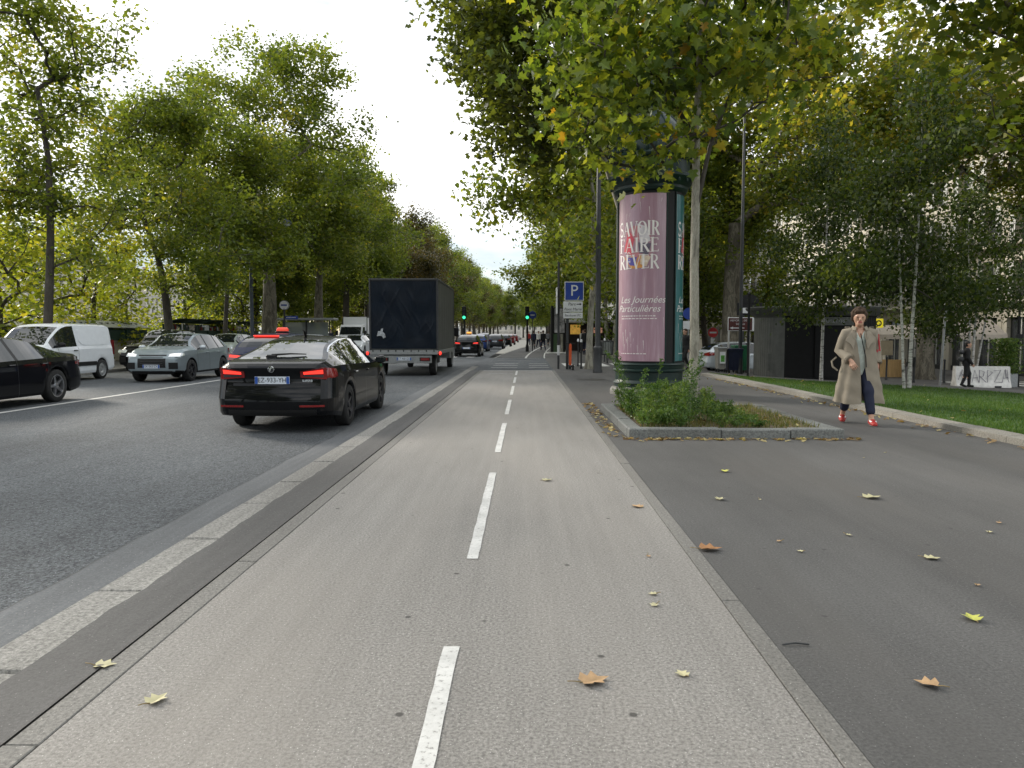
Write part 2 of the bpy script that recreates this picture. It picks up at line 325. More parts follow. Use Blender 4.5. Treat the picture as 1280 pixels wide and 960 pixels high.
# left-hand quay side
sheet('pavement', -21.2, -16.5, -12, 420, .03, M['walk'])
stones('kerb', -16.5, -16.2, -12, 140, -.3, .035, 2.0, M['granite'], .02, 9)
M['water'] = pbr('river_water', (.05, .065, .055), .08, var=.2, scale=.5, bump=.4, bscale=2)
sheet('river', -108, -30, -300, 900, -6.2, M['water']); sheet('quay', -30, -21.7, -100, 420, -5, M['walk']); sheet('quay', -300, -108, -300, 900, -.5, M['walk'])
M['stone'] = pbr('quay_stone', (.34, .31, .26), .9, var=.25, scale=2, bump=.5, bscale=18)
b = MB(); b.box(-21.7, -21.2, -12, 420, -6, .95, M['stone']); b.box(-21.78, -21.12, -12, 420, .953, 1.08, M['stone'], .03); tag(b.build('parapet_wall', smooth=0), 'low pale stone parapet along the river side of the street', 'wall')
# lawn, its kerb, planted bed
LK = [(5.9, 26.0), (6.02, 24.6), (6.12, 22), (6.15, 18), (6.17, 14), (6.2, 11), (6.25, 8), (6.3, 4)]
def lz(x, y): return float(tz(x, y))
M['lawn'] = pbr('lawn_turf', (.042, .095, .014), .9, var=.35, scale=3, bump=.6, bscale=60)
LF = lambda x: 26.3 - (x - 5.9) * .42                      # far edge of the lawn
P = []
for y0 in np.linspace(3, 26, 40):
    xe = np.interp(y0, [p[1] for p in LK[::-1]], [p[0] for p in LK[::-1]]) + .2
    xr = min(30, max(xe + .05, 5.9 + (26.0 - y0) / .42)); P.append([(x, y0, lz(x, y0) + .075 + .03 * math.sin(x * .9 + y0 * .4)) for x in np.linspace(xe, xr, 26)])
b = MB(); b.grid(P, M['lawn'], flip=False); tag(b.build('lawn', smooth=180), kind='structure')
b = MB(); rng = random.Random(4)
fine = []
for k in range(len(LK) - 1):
    p, q = V3((*LK[k], 0)), V3((*LK[k + 1], 0)); n_ = max(1, round((q - p).length / 1.0))
    for i in range(n_): fine.append((p.lerp(q, i / n_), p.lerp(q, (i + 1) / n_)))
for p, q in fine:
    d = (q - p).normalized(); nn = V3((-d.y, d.x, 0)); p = p + d * .006; q = q - d * .006; z = lz(p.x, p.y) + rng.uniform(-.004, .004)
    poly = [p, q, q + nn * .24, p + nn * .24]; st = len(b.v); b.box(0, 1, 0, 1, -.1 + z, .10 + z, M['kerb_dull'], .0)
    for i in range(st, st + 8):
        a, c, zz = b.v[i]; pt = p.lerp(q, a) + nn * (c * .24 - .0); b.v[i] = (pt.x, pt.y, zz if zz < z or c > .5 else zz - .02)
tag(b.build('lawn_kerb', smooth=0), kind='structure')
rs = np.random.RandomState(5)
def blades(name, n, pos, hmin, hmax, wd, stops, lean=.5, trans=.3):
    p = pos(n); n = len(p); h = rs.uniform(hmin, hmax, n); a = rs.uniform(0, 2 * np.pi, n); la = rs.uniform(0, 2 * np.pi, n); le = rs.uniform(0, lean, n) * h
    ux = np.c_[np.cos(a), np.sin(a), np.zeros(n)] * (wd * rs.uniform(.6, 1.3, n))[:, None]; tip = p + np.c_[np.cos(la) * le, np.sin(la) * le, h]
    V = np.stack([p - ux, p + ux, tip], 1).reshape(-1, 3); me = rawmesh(name, V, np.arange(3 * n), np.arange(0, 3 * n, 3), [leafmat(name, stops, trans)], attr=np.clip(rs.normal(.5, .22, n), 0, 1)); return obj(name, me)
def lawnpos(n):
    y = 26 - 21 * rs.uniform(0, 1, n) ** .8; xe = np.interp(y, [p[1] for p in LK[::-1]], [p[0] for p in LK[::-1]]) + .25
    xr = np.minimum(np.maximum(xe + .1, 5.9 + (26 - y) / .42), np.maximum(xe + .2, .9 * y + 1.5)); x = xe + (xr - xe) * rs.uniform(0, 1, n)
    return np.c_[x, y, tz(x, y) + .07 + .03 * np.sin(x * .9 + y * .4)]
tag(blades('grass', 125000, lawnpos, .025, .065, .006, [(0, (.024, .062, .009)), (.5, (.052, .118, .016)), (1, (.13, .18, .035))]), 'short bright green mown grass', kind='stuff')
PB = (1.38, 4.25, 10.25, 14.1)                             # planted bed
b = MB(); x0, x1, y0, y1 = PB; t = .2; rng = random.Random(2)
def run(ax, a0, a1, c0, c1):
    a = a0
    while a < a1 - .01:
        l = min(rng.uniform(.9, 1.25), a1 - a); l = a1 - a if a1 - a - l < .4 else l; dz = rng.uniform(-.006, .006)
        if ax == 'x': b.box(a + .004, a + l - .004, c0, c1, -.1, .125 + dz, M['granite_grey'], .015)
        else: b.box(c0, c1, a + .004, a + l - .004, -.1, .125 + dz, M['granite_grey'], .015)
        a += l
run('x', x0, x1, y0, y0 + t); run('x', x0, x1, y1 - t, y1); run('y', y0 + t + .004, y1 - t - .004, x0, x0 + t); run('y', y0 + t + .004, y1 - t - .004, x1 - t, x1)
tag(b.build('granite_kerb_frame', smooth=0), 'low rectangular grey granite surround of the weedy planting bed', 'planter')
P = [[(x, y, .075 + .05 * math.sin((x - x0) / (x1 - x0) * 3.14) * math.sin((y - y0) / (y1 - y0) * 3.14) + rng.uniform(-.008, .008)) for x in np.linspace(x0 + t, x1 - t, 20)] for y in np.linspace(y0 + t, y1 - t, 24)]
b = MB(); b.grid(P, M['soil']); tag(b.build('soil', smooth=180), kind='structure')
# ------------------------------------------------------------------ trees
LEAF_BIG = [(0, 0), (-.06, .2), (.14, .47), (.3, .25), (.56, .5), (.6, .2), (1, 0)]
def leaf_tpl(kind):
    if kind == 'lobed':       # two halves folded along the midrib
        h = np.array(LEAF_BIG); A = np.c_[h, np.abs(h[:, 1]) * .3]; B = A.copy(); B[:, 1] *= -1
        return np.r_[A, B] - [.35, 0, 0], [list(range(7)), list(range(13, 6, -1))]
    if kind == 'star':
        p = np.array([(0, 0, 0), (.12, .42, .06), (.35, .2, 0), (.62, .42, .05), (1, 0, -.08), (.62, -.42, .05), (.35, -.2, 0), (.12, -.42, .06)]); return p - [.4, 0, 0], [list(range(8))]
    if kind == 'needle': return np.array([(0, 0, 0), (.5, .22, .05), (1, 0, 0), (.5, -.22, .05)]) - [.3, 0, 0], [[0, 1, 2, 3]]
    p = np.array([(0, 0, 0), (.45, .36, .07), (1, 0, -.05), (.45, -.36, .07)]); return p - [.4, 0, 0], [[0, 1, 2, 3]]
def leaf_mesh(name, P, size, kind, mat, tint, rng, up=.5, droop=.3):
    n = len(P); T, F = leaf_tpl(kind); k = len(T)
    nrm = rng.normal(0, 1, (n, 3)); nrm[:, 2] = np.abs(nrm[:, 2]) + up; nrm /= np.linalg.norm(nrm, axis=1)[:, None]
    d = rng.normal(0, 1, (n, 3)); d[:, 2] -= droop; d -= nrm * (d * nrm).sum(1)[:, None]; d /= np.linalg.norm(d, axis=1)[:, None]; bb = np.cross(nrm, d)
    s = size * rng.uniform(.6, 1.25, n)
    V = P[:, None, :] + s[:, None, None] * (T[None, :, 0:1] * d[:, None] + T[None, :, 1:2] * bb[:, None] + T[None, :, 2:3] * nrm[:, None])
    lp = np.concatenate([np.array(f) for f in F]); ls = [len(f) for f in F]
    loops = (np.arange(n)[:, None] * k + lp[None]).ravel(); st1 = np.cumsum([0] + ls[:-1]); starts = (np.arange(n)[:, None] * len(lp) + st1[None]).ravel()
    return rawmesh(name, V.reshape(-1, 3), loops, starts, [mat], attr=np.repeat(np.clip(tint, 0, 1), len(F)))
def grow(trunk, tr, att, rng, step=.5, tip=.012, jit=.12, upb=.35, sides=6, power=.46):
    N = [np.array(p) for p in trunk]; par = [-1] + list(range(len(trunk) - 1)); paths = []
    tp = np.array(trunk); ok = tp[:, 2] > tp[:, 2].max() * .0
    order = np.argsort([min(np.linalg.norm(tp - a, axis=1)) for a in att]); ends = []; first = max(1, int(len(trunk) * .45))
    for i in order:
        a = att[i]; A = np.array(N); dv = a - A; dist = np.linalg.norm(dv, axis=1); cost = dist + upb * np.maximum(0, A[:, 2] - a[2] + .3 * dist) ; cost[:first] += 50
        j = int(np.argmin(cost)); p0 = N[j]; L = dist[j]; m = max(2, int(L / step)); pts = []; idx = j; off = rng.normal(0, jit * L, 3); off[2] = abs(off[2]) * .8
        path = [j]
        for q in range(1, m + 1):
            t = q / m; p = p0 + (a - p0) * t + off * math.sin(math.pi * t) * .8; N.append(p); par.append(idx); idx = len(N) - 1; path.append(idx)
        paths.append(path); ends.append(idx)
    cnt = np.zeros(len(N))
    for e in ends: cnt[e] += 1
    for i in range(len(N) - 1, -1, -1):
        if par[i] >= 0: cnt[par[i]] += cnt[i]
    r = tip * np.maximum(cnt, 1) ** power
    k = len(trunk); r[:k] = np.maximum(np.array(tr), np.minimum(r[:k], np.array(tr) * 1.0))
    return np.array(N), r, paths, ends
def tree_meshes(seed, trunk, tr, lobes, natt, leaves, lsize, kind, lmat, bmat, sig=.35, tip=.012, sides=6, tmean=.45, tvar=.18, up=.5, droop=.3, shell=.45, step=.6, extra=None, upb=.35, jit=.12, power=.46, cut=None, twig=None):
    rng = np.random.RandomState(seed); L = np.array(lobes, float); vol = (L[:, 3] * L[:, 4] * L[:, 5]) ** .75; pick = rng.choice(len(L), natt, p=vol / vol.sum())
    u = rng.normal(0, 1, (natt, 3)); u /= np.linalg.norm(u, axis=1)[:, None]; rad = rng.uniform(0, 1, natt) ** shell
    att = L[pick, :3] + u * L[pick, 3:] * rad[:, None]
    if cut is not None: att = att[cut(att)]
    N, r, paths, ends = grow(trunk, tr, att, rng, step, tip, jit, upb, power=power); b = MB()
    # trunk with a flared foot
    b.tube(trunk, tr, bmat, 12)
    for p in paths:
        rr = r[p].copy(); rr[0] = min(rr[0], rr[1] * 1.15); b.tube(N[p], np.maximum(rr, tip * .7), twig or bmat, sides if rr[0] > .04 else 4, cap=False)
    if extra: extra(b)
    bm = b.build('trunk', smooth=60); tme = bm.data; bpy.data.objects.remove(bm)
    base = []; ct = []
    for p in paths:
        q = N[p]; m = max(1, int(len(q) * .6)); base.append(q[m:]); ct.append(np.full(len(q) - m, rng.normal(tmean, tvar * .8)))
    base = np.concatenate(base); ct = np.concatenate(ct); ch = rng.choice(len(base), leaves)
    P = base[ch] + rng.normal(0, 1, (leaves, 3)) * np.array([sig, sig, sig * .75]); tint = ct[ch] + rng.normal(0, tvar * .7, leaves)
    tint += (rng.uniform(0, 1, leaves) > .985) * .35
    cme = leaf_mesh('crown', P, lsize, kind, lmat, tint, rng, up, droop)
    return tme, cme
def put_tree(name, meshes, label, loc, rz=0, sc=1, group=None, scz=None):
    t = thing(name, label, 'tree', loc, rz, group); t.scale = (sc, sc, scz or sc)
    obj('trunk', meshes[0], t); obj('crown', meshes[1], t); return t
def lobes(rng, cx, cy, z0, z1, rad, n, top=.7):
    out = [(cx, cy, (z0 + z1) / 2, rad * .62, rad * .62, (z1 - z0) * .42)]
    for i in range(n):
        t = rng.uniform(0, 1); z = z0 + (z1 - z0) * t; rr = rad * (1 - top * abs(t - .4) ** 1.6 / .5) * rng.uniform(.45, .85); a = rng.uniform(0, 6.283); s = rad * rng.uniform(.25, .48)
        out.append((cx + rr * math.cos(a), cy + rr * math.sin(a), z, s, s, s * .75))
    return out
LG = [(0, (.036, .060, .015)), (.3, (.080, .118, .024)), (.6, (.135, .172, .034)), (.85, (.21, .22, .04)), (1, (.32, .27, .045))]
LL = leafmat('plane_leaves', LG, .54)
LY = leafmat('backlit_leaves', [(0, (.06, .10, .018)), (.5, (.17, .21, .03)), (1, (.34, .31, .05))], .6)  # brighter, yellower stops: backlight is put into the leaf colour
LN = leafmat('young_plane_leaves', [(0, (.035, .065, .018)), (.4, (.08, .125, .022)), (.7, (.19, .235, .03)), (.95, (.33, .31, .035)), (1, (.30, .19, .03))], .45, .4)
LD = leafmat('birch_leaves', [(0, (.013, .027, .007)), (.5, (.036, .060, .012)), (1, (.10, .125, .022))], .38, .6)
LH = leafmat('shaded_plane_leaves', [(0, (.030, .045, .014)), (.4, (.064, .086, .02)), (.75, (.125, .145, .027)), (1, (.26, .24, .04))], .44)  # darker stops: the shade of a backlit crown is put into the colour
LO = leafmat('brown_plane_leaves', [(0, (.03, .033, .014)), (.5, (.065, .062, .024)), (.85, (.14, .10, .03)), (1, (.2, .11, .035))], .35)
BP = barkmat('plane_bark', [(.3, (.05, .044, .032)), (.46, (.10, .088, .065)), (.54, (.19, .17, .13)), (.62, (.085, .076, .052)), (.75, (.24, .22, .17))], 4)
BY = barkmat('young_plane_bark', [(.3, (.10, .092, .072)), (.44, (.24, .225, .18)), (.58, (.34, .325, .265)), (.72, (.17, .16, .12))], 8)
BD = barkmat('dark_bark', [(.3, (.035, .03, .024)), (.7, (.085, .075, .06))], 5)
BB = barkmat('birch_bark', [(.33, (.04, .036, .032)), (.41, (.30, .285, .26)), (.52, (.50, .49, .46)), (.7, (.60, .59, .56))], 9, (.35, .35, 1.6), .3)

def trunkline(rng, h, r0, r1, lean=(0, 0), wob=.08, n=9, flare=1.5):
    pts = []; rr = []; o = np.zeros(2)
    for i in range(n):
        t = i / (n - 1); pts.append((lean[0] * t + wob * math.sin(3.1 * t + rng.uniform(0, .6)) * t, lean[1] * t + wob * math.cos(2.3 * t) * t * .7, h * t - (.05 if i == 0 else 0))); rr.append((r0 + (r1 - r0) * t) * (1 + (flare - 1) * max(0, 1 - t * 9)))
    pts.insert(1, tuple(np.array(pts[0]) * .7 + np.array(pts[1]) * .3)); rr.insert(1, (r0 * 1.06)); return pts, rr
rg = random.Random(21)
# --- left row on the quay pavement
def left(seed, h, z0, rad, tr0, n_att, nl, ls, lean=(0, 0), lmat=LL, bmat=BD, tmean=.42, nl_=12, tl=.55, sig=.42, top=.7, lob=None):
    rq = random.Random(seed); t, rr = trunkline(rq, h * tl, tr0, tr0 * .42, lean, .35)
    return tree_meshes(seed, t, rr, lob or lobes(rq, lean[0] * .7, lean[1] * .7, z0, h, rad, nl_, top), n_att, nl, ls, 'rhomb', lmat, bmat, sig, .014, 5, tmean, step=.8)
GR = 'row of trees along the river side of the street'
mA = left(11, 13.6, 4.0, 4.4, .17, 170, 15500, .185, (.3, 0), tmean=.46, nl_=20, tl=.72, sig=.36, top=.9)
put_tree('plane_tree', mA, 'tall thin tree with sky showing through its open crown, leftmost of the left row', (PX(57, 27), 27, .03), 0, 1, GR)
put_tree('plane_tree', mA, 'tree of the left row cut off by the left edge of the picture', (-18.2, 19.5, .03), 2.2, .95, GR)
mB = left(12, 12.8, 4.6, 5.2, .24, 190, 25000, .195, (-1.0, 0), tmean=.44, nl_=20)
put_tree('plane_tree', mB, 'tree with a dark leaning trunk behind the grey-green crossover', (PX(216, 36), 36, .03), .0, .95, GR)
mC = left(13, 12.8, 4.5, 4.8, .15, 170, 22000, .21, (.2, 0), tmean=.42, nl_=18)
put_tree('plane_tree', mC, 'slender dark trunked tree between the leaning tree and the thick pale trunk', (PX(281, 43.5), 43.5, .03), 1.0, 1.0, GR)
mD = left(14, 20.6, 6.6, 8.6, .56, 330, 50000, .245, (-.2, 0), tmean=.40, bmat=BP, nl_=34, sig=.5, tl=.42, top=.85)
put_tree('plane_tree', mD, 'tallest and thickest plane tree of the left row, with pale mottled trunk', (PX(337, 50), 50, .03), 0, 1.02, GR)
put_tree('plane_tree', mD, 'plane tree standing behind the thick pale trunk, left of the truck', (PX(400, 62), 62, .03), 1.9, .84, GR)
mE = left(15, 18.6, 5.2, 7.2, .42, 240, 26000, .31, (.2, 0), tmean=.42, nl_=26, sig=.55)
mF = left(16, 18.6, 5.0, 7.2, .4, 240, 26000, .31, (.2, 0), lmat=LO, tmean=.44, nl_=26, sig=.55)
far = [(72, mE, 'first leafy green tree behind the top left corner of the truck', 1.0), (82, mE, 'green plane tree whose crown rises over the middle of the truck roof', 1.02), (93, mF, 'nearest dull brownish tree of the left row, over the right of the truck', 1.02), (104, mF, 'second dull brownish tree of the left row, right of the nearest one', 1.0)]
for i, (y, m, lb, s) in enumerate(far): put_tree('plane_tree', m, lb, (-17 + .2 * (i % 2), y, .03), i * 1.7, s * .93, GR)
for i in range(20):
    y = 115 + i * 10.5; put_tree('plane_tree', (mF, mE)[i % 3 != 0], 'distant tree of the left row merging into one green line down the avenue', (-17 + (i % 3) * .3 + max(0, (y - 200)) * .03, y, 0), i * 1.3, .90 + .06 * (i % 4), 'far trees of the left row')
for i in range(7):
    y = 66 + i * 14; put_tree('plane_tree', mE, 'shaded tree of the second row between the left row and the river', (-23.5, y, -2.5), i * 2.1 + .5, .92, 'second row of trees beyond the parapet')
# --- low backlit trees on the river bank
mG = left(17, 11.4, 3.8, 4.6, .19, 110, 4800, .26, (.8, 0), lmat=LY, tmean=.5, tl=.75, sig=.5)
lab = ['cut off by the left edge', 'behind the thin leftmost tree', 'behind the white van', 'behind the green bookstalls', 'behind the leaning trunk', 'left of the thick pale trunk', 'right of the thick pale trunk']
for i, (px, y) in enumerate(((-20, 30), (45, 38), (120, 42), (175, 50), (245, 55), (300, 66), (372, 80))):
    put_tree('bank_tree', mG, 'sunlit yellow green tree on the river bank ' + lab[i], (PX(px, y), y, -5), i * 1.1, .98 + .05 * (i % 3), 'backlit trees on the river bank')
# --- right: plane behind the advertising column, its crown reaches over the lane
rq = random.Random(31)
tp = [(0, 0, -.05), (.0, 0, .1), (.02, 0, 1.5), (.0, -.05, 3.0), (-.04, -.1, 4.2), (-.12, -.3, 5.0), (-.5, -.8, 5.9), (-1.0, -1.3, 7.0), (-1.4, -1.7, 8.4), (-1.6, -2, 9.8)]
tr = [.2, .16, .14, .135, .13, .13, .125, .11, .09, .05]
LB = [(-2.3, -3, 8.2, 1.9, 2.5, 2.3), (-3.3, -2.5, 9.8, 1.6, 2.4, 1.8), (-2.6, -2.6, 6.5, 1.1, 1.6, 1.0), (-1.0, -3, 7.6, 1.7, 2.4, 1.8), (-1.4, -2.6, 10.6, 2.4, 2.6, 1.8), (.4, -1, 9, 1.9, 2.2, 1.7), (1.6, .5, 8.4, 1.8, 2, 1.5), (-3.1, -2.2, 11.0, 1.4, 2, 1.4), (-2.2, -2.8, 5.8, .8, 1.2, .7), (-3.6, -3, 8.6, 1.2, 1.6, 1.4)]
LB = [(a - .45, *q) for a, *q in LB]
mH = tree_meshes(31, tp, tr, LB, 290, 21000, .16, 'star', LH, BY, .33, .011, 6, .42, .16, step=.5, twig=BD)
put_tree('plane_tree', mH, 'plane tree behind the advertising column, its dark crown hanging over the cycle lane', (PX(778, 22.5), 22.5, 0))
# --- right: young plane in the planted bed
YX = PX(867, 12.6)
tp = [(0, 0, 0), (0, 0, .12), (.01, 0, 1.2), (-.01, 0, 2.4), (0, .02, 3.4), (-.01, 0, 4.4), (.02, 0, 5.6), (.05, 0, 7.2), (0, .1, 8.8)]
tr = [.098, .08, .076, .072, .068, .06, .05, .038, .02]
LB = [(-1.5, .3, 4.55, .9, 1.0, .65), (-.5, -.3, 5.2, 1.4, 1.4, 1.1), (-2.0, .2, 5.6, 1.1, 1.3, .9), (.8, .2, 5.6, 1.0, 1.2, .8), (.1, 0, 6.6, 1.6, 1.6, 1.4), (1.3, .3, 6.8, 1.1, 1.2, 1.0), (-1.3, .3, 6.8, 1.5, 1.4, 1.2), (-.4, .2, 8.2, 1.6, 1.6, 1.2), (-.45, -.4, 4.3, .5, .6, .3), (-1.15, -.1, 4.05, .8, .8, .4), (-.4, .2, 4.0, .5, .7, .35), (-2.1, 0, 4.7, .8, .8, .5), (1.5, 0, 5.6, .9, .9, .7)]
def fork(b): b.tube([(.0, 0, 3.3), (.1, .02, 3.75), (.22, .05, 4.3), (.45, .1, 4.9), (.85, .2, 5.8)], [.042, .04, .034, .026, .016], BD, 8)
mI = tree_meshes(32, tp, tr, LB, 210, 5000, .18, 'lobed', LN, BY, .3, .0085, 6, .50, .2, up=.15, droop=1.2, extra=fork, step=.4, twig=BD, power=.46)
put_tree('young_plane_tree', mI, 'young plane tree with big yellow green leaves growing in the granite planting bed', (YX, 12.6, .1))
# --- right: big plane on the lawn edge, limbs splayed
def G(px, py):
    d = V3(((px - 640) / FPX, 1, -(py - 480) / FPX)); p = R(-PITCH); d = V3((d.x, d.y * math.cos(p) - d.z * math.sin(p), d.y * math.sin(p) + d.z * math.cos(p)))
    a = R(YAW); d = V3((d.x * math.cos(a) - d.y * math.sin(a), d.x * math.sin(a) + d.y * math.cos(a), d.z)); z = 0
    for _ in range(12):
        t = (CAMH - z) / -d.z; x, y = d.x * t, d.y * t; z = float(tz(x, y))
    return x, y, z
bx = G(1156, 474)
tp, tr = trunkline(random.Random(3), 6.2, .40, .30, (-.15, 0), .1, flare=1.35)
LB = [(-3.5, -3, 9.5, 2.8, 3, 2.0), (-1.5, -2, 11, 3, 3, 2.4), (2, -2, 10.8, 3, 3, 2.4), (-5.6, -2, 8.4, 2.0, 2.6, 1.4), (4, -1, 8.6, 2.6, 2.6, 1.8), (0, 1, 13, 4, 4, 2.5), (-3, 2, 12.6, 3, 3, 2), (-2.5, -1, 7.6, 1.8, 2, .9), (3.5, -4, 10.5, 2, 2.4, 1.6)]
LB += [(-7, -3, 11, 2.6, 3, 2.2), (-5, 0, 13.6, 3, 3, 2.4), (1, -4, 13, 3, 3, 2.4), (5, -3, 12, 3, 3, 2.4), (-2.5, -4.5, 12.8, 2.6, 2.4, 2), (-7.6, -1, 8.6, 1.8, 2.4, 1.4), (6, 0, 9.5, 2.6, 2.6, 2)]
mJ = tree_meshes(33, tp, tr, LB, 380, 27000, .21, 'star', LL, BP, .45, .014, 7, .60, .22, step=.7, power=.42)
put_tree('plane_tree', mJ, 'large plane tree with thick mottled trunk and splayed limbs at the back of the lawn', bx, 0, 1.08)
# --- right: large near plane out of frame to the right, only its branches come in
tp, tr = trunkline(random.Random(6), 7, .34, .2, (-.3, 0), .1)
LB = [(-2.6, 1.5, 7.5, 1.8, 2.4, 1.2), (-1.2, 0, 8.6, 2.4, 2.8, 1.8), (-3.8, 2.5, 8.6, 1.8, 2.2, 1.4), (.5, 1, 8, 2.6, 2.6, 2.4), (-1.8, 3.2, 6.2, 1.3, 1.8, .9), (-4.8, 1.0, 9.6, 1.6, 2, 1.1)]
LB += [(-3.0, -1, 9.8, 2, 2, 1.6), (-5.6, 2.6, 9.2, 1.6, 2, 1.2)]
mK = tree_meshes(34, tp, tr, LB, 190, 10000, .20, 'star', LL, BP, .4, .013, 6, .55, .2, step=.6)
put_tree('plane_tree', mK, 'plane tree beyond the right edge whose branches hang into the upper right corner', (12.2, 13.2, float(tz(12.2, 13.2))))
# --- birches on the lawn
def birch(seed, stems, h, z0, nl, rad):
    rq = random.Random(seed); V = None; ms = []
    tp, tr = trunkline(rq, h * .92, .058, .012, stems[0], .12, flare=1.25); LBb = []
    for i in range(13):
        t = (i + .5) / 13; z = z0 + (h - z0) * t; rr = rad * (1 - .75 * t); a = rq.uniform(0, 6.28); LBb.append((stems[0][0] * z / h + rr * .55 * math.cos(a), stems[0][1] * z / h + rr * .55 * math.sin(a), z - .3, rad * .5 * (1.1 - .6 * t), rad * .5 * (1.1 - .6 * t), .75))
    def ex(b):
        for l in stems[1:]:
            p, q = trunkline(rq, h * .8, .045, .012, l, .1, flare=1.2); b.tube(np.array(p) + [l[2] if len(l) > 2 else .12, .02, 0], q, BB, 8)
    return tree_meshes(seed, tp, tr, LBb, 170, nl, .135, 'rhomb', LD, BB, .36, .0045, 5, .45, .2, up=.1, droop=1.5, extra=ex, step=.5, jit=.2, twig=BD)
bA = birch(41, [(.05, 0)], 9.0, 2.9, 11500, 2.7); bB = birch(42, [(.1, 0), (-.5, .1, -.12)], 8.6, 2.8, 11500, 2.8); bC = birch(43, [(.1, 0), (.9, .1, .1), (-.25, .1, -.05)], 8.0, 2.7, 11500, 2.9)
p = (PX(1027, 27.0), 27.0); p = (*p, float(tz(*p))); put_tree('birch_tree', bA, 'single white stemmed birch in front of the dark toilet kiosk', p, .3)
p = G(1136, 489); put_tree('birch_tree', bB, 'twin stemmed white birch nearest to the woman on the lawn', p)
p = G(1214, 483); put_tree('birch_tree', bC, 'multi stemmed birch in front of the graffitied concrete barrier', p)
put_tree('birch_tree', bA, 'birch at the right edge of the picture, its trunk outside the frame', (15.3, 19.8, float(tz(15.3, 19.8))), 2.4, .98)
# --- right row beyond the crossing and the dark grove on the right
mL = left(51, 11.5, 3.4, 4.1, .15, 150, 15000, .24, (.1, 0), tmean=.52, bmat=BY, tl=.6, nl_=15)
GQ = 'row of trees along the right pavement'
put_tree('plane_tree', mL, 'slim pale trunked tree just left of the tall lamp post', (PX(736, 31), 31, 0), .4, .95, GQ, 1.12)
put_tree('plane_tree', mL, 'tree with a crooked trunk behind the parking sign', (PX(704, 60), 60, 0), 2.4, 1.05, GQ)
for i in range(22):
    y = 46 + i * 9.5; put_tree('plane_tree', (mL, mE)[i > 5], 'yellowing tree of the right row receding beyond the parking sign', (5.2 + .012 * (y - 40) - (1.2 if i > 5 else 0) + (i % 2) * .5, y, 0), i * 1.9, (1.12 if i < 6 else .8), 'yellowing trees of the far right row')
x = PX(912, 43); put_tree('plane_tree', mJ, 'tallest plane tree rising between the slim lamp post and the toilet kiosk', (x, 43, float(tz(x, 43))), 2.6, 1.3)
mM = left(52, 14.5, 2.8, 6, .22, 220, 22000, .26, (.4, 0), tmean=.42, bmat=BD, tl=.5, nl_=22)
for i, (px, y, s, lb) in enumerate(((800, 44, .9, 'dark tree behind the advertising column, right of the lamp post'), (884, 47, .95, 'dark crooked tree behind the white hatchback'), (925, 64, 1.1, 'tall tree behind the brown direction sign and bins'), (850, 62, 1.1, 'tree in the dark grove behind the young plane trunk'))):
    x = PX(px, y); put_tree('plane_tree', mM, lb, (x, y, float(tz(x, y))), i * 2.2, s, 'dark grove behind the white hatchback')
for i, (x, y) in enumerate(((3, 285), (-4, 300), (-11, 310), (-1, 330))): put_tree('plane_tree', mE, 'distant tree closing the view at the end of the avenue', (x, y, 0), i * 1.4, .95, 'trees closing the avenue')
# --- weeds in the bed: thin stems, each with feathery narrow leaves all the way up
rwd = np.random.RandomState(9); LW = leafmat('weed_leaves', [(0, (.03, .07, .018)), (.5, (.075, .145, .032)), (1, (.18, .24, .07))], .4)
SP, SD, ST = [], [], []; b = MB(); WS = pbr('weed_stem', (.08, .12, .035), .7)
for i in range(150):
    cx = 1.62 + 1.72 * rwd.uniform(0, 1) ** 1.35; cy = rwd.uniform(10.5, 13.2); h = rwd.uniform(.20, .50) * np.clip((3.4 - cx) / .8, .25, 1) * np.clip((cy - 10.25) / .7, .6, 1.15)
    if rwd.uniform() > .93 and cx < 3.2: h = rwd.uniform(.7, 1.15)
    lx, ly = rwd.normal(0, .22, 2) * h; tall = h > .65; f_ = lambda t: np.array([cx + lx * t * t, cy + ly * t * t, .09 + h * t]); b.tube([f_(0), f_(.4), f_(.75), f_(1)], [.006, .005, .004, .002], WS, 4)
    tint = rwd.normal(.5, .2)
    for q in range(int(26 + 60 * h)):
        t = rwd.uniform(.12, 1); a = rwd.uniform(0, 6.283); l = (.04 + .13 * (1 - t) ** .7) * rwd.uniform(.6, 1.2) * (.75 if tall else 1); p0 = f_(t)
        for k in range(4):
            e = (k + 1) / 4 * l; SP.append(p0 + [math.cos(a) * e, math.sin(a) * e, e * .55 + rwd.normal(0, .008)]); ST.append(tint + rwd.normal(0, .15))
SP = np.array(SP); me = leaf_mesh('weeds', SP, .042, 'needle', LW, np.array(ST), rwd, .1, -.5); tag(obj('weeds', me), 'tall feathery green weeds filling the granite bed', kind='stuff')
tag(b.build('weed_stems'), 'thin green weed stems in the granite bed', kind='stuff')
def dryg(n): return np.c_[rs.uniform(1.62, 4.02, n), rs.uniform(10.5, 13.9, n), np.full(n, .1)]
tag(blades('dry_grass', 5200, dryg, .03, .11, .007, [(0, (.05, .08, .02)), (.5, (.12, .13, .04)), (1, (.25, .2, .09))], .9), 'thin dry grass on the soil of the planting bed', kind='stuff')

for i in range(6):  # unseen trees carrying both rows on, added to darken reflections on the cars
    put_tree('plane_tree', mE, 'plane tree of the quay row standing behind the viewpoint', (-17, -8 - 10 * i, 0), i * 1.3, 1, 'quay trees behind the viewpoint'); put_tree('plane_tree', mL, 'plane tree of the pavement row standing behind the viewpoint', (4.5, -9 - 9 * i, 0), i * 1.7, 1.2, 'pavement trees behind the viewpoint')
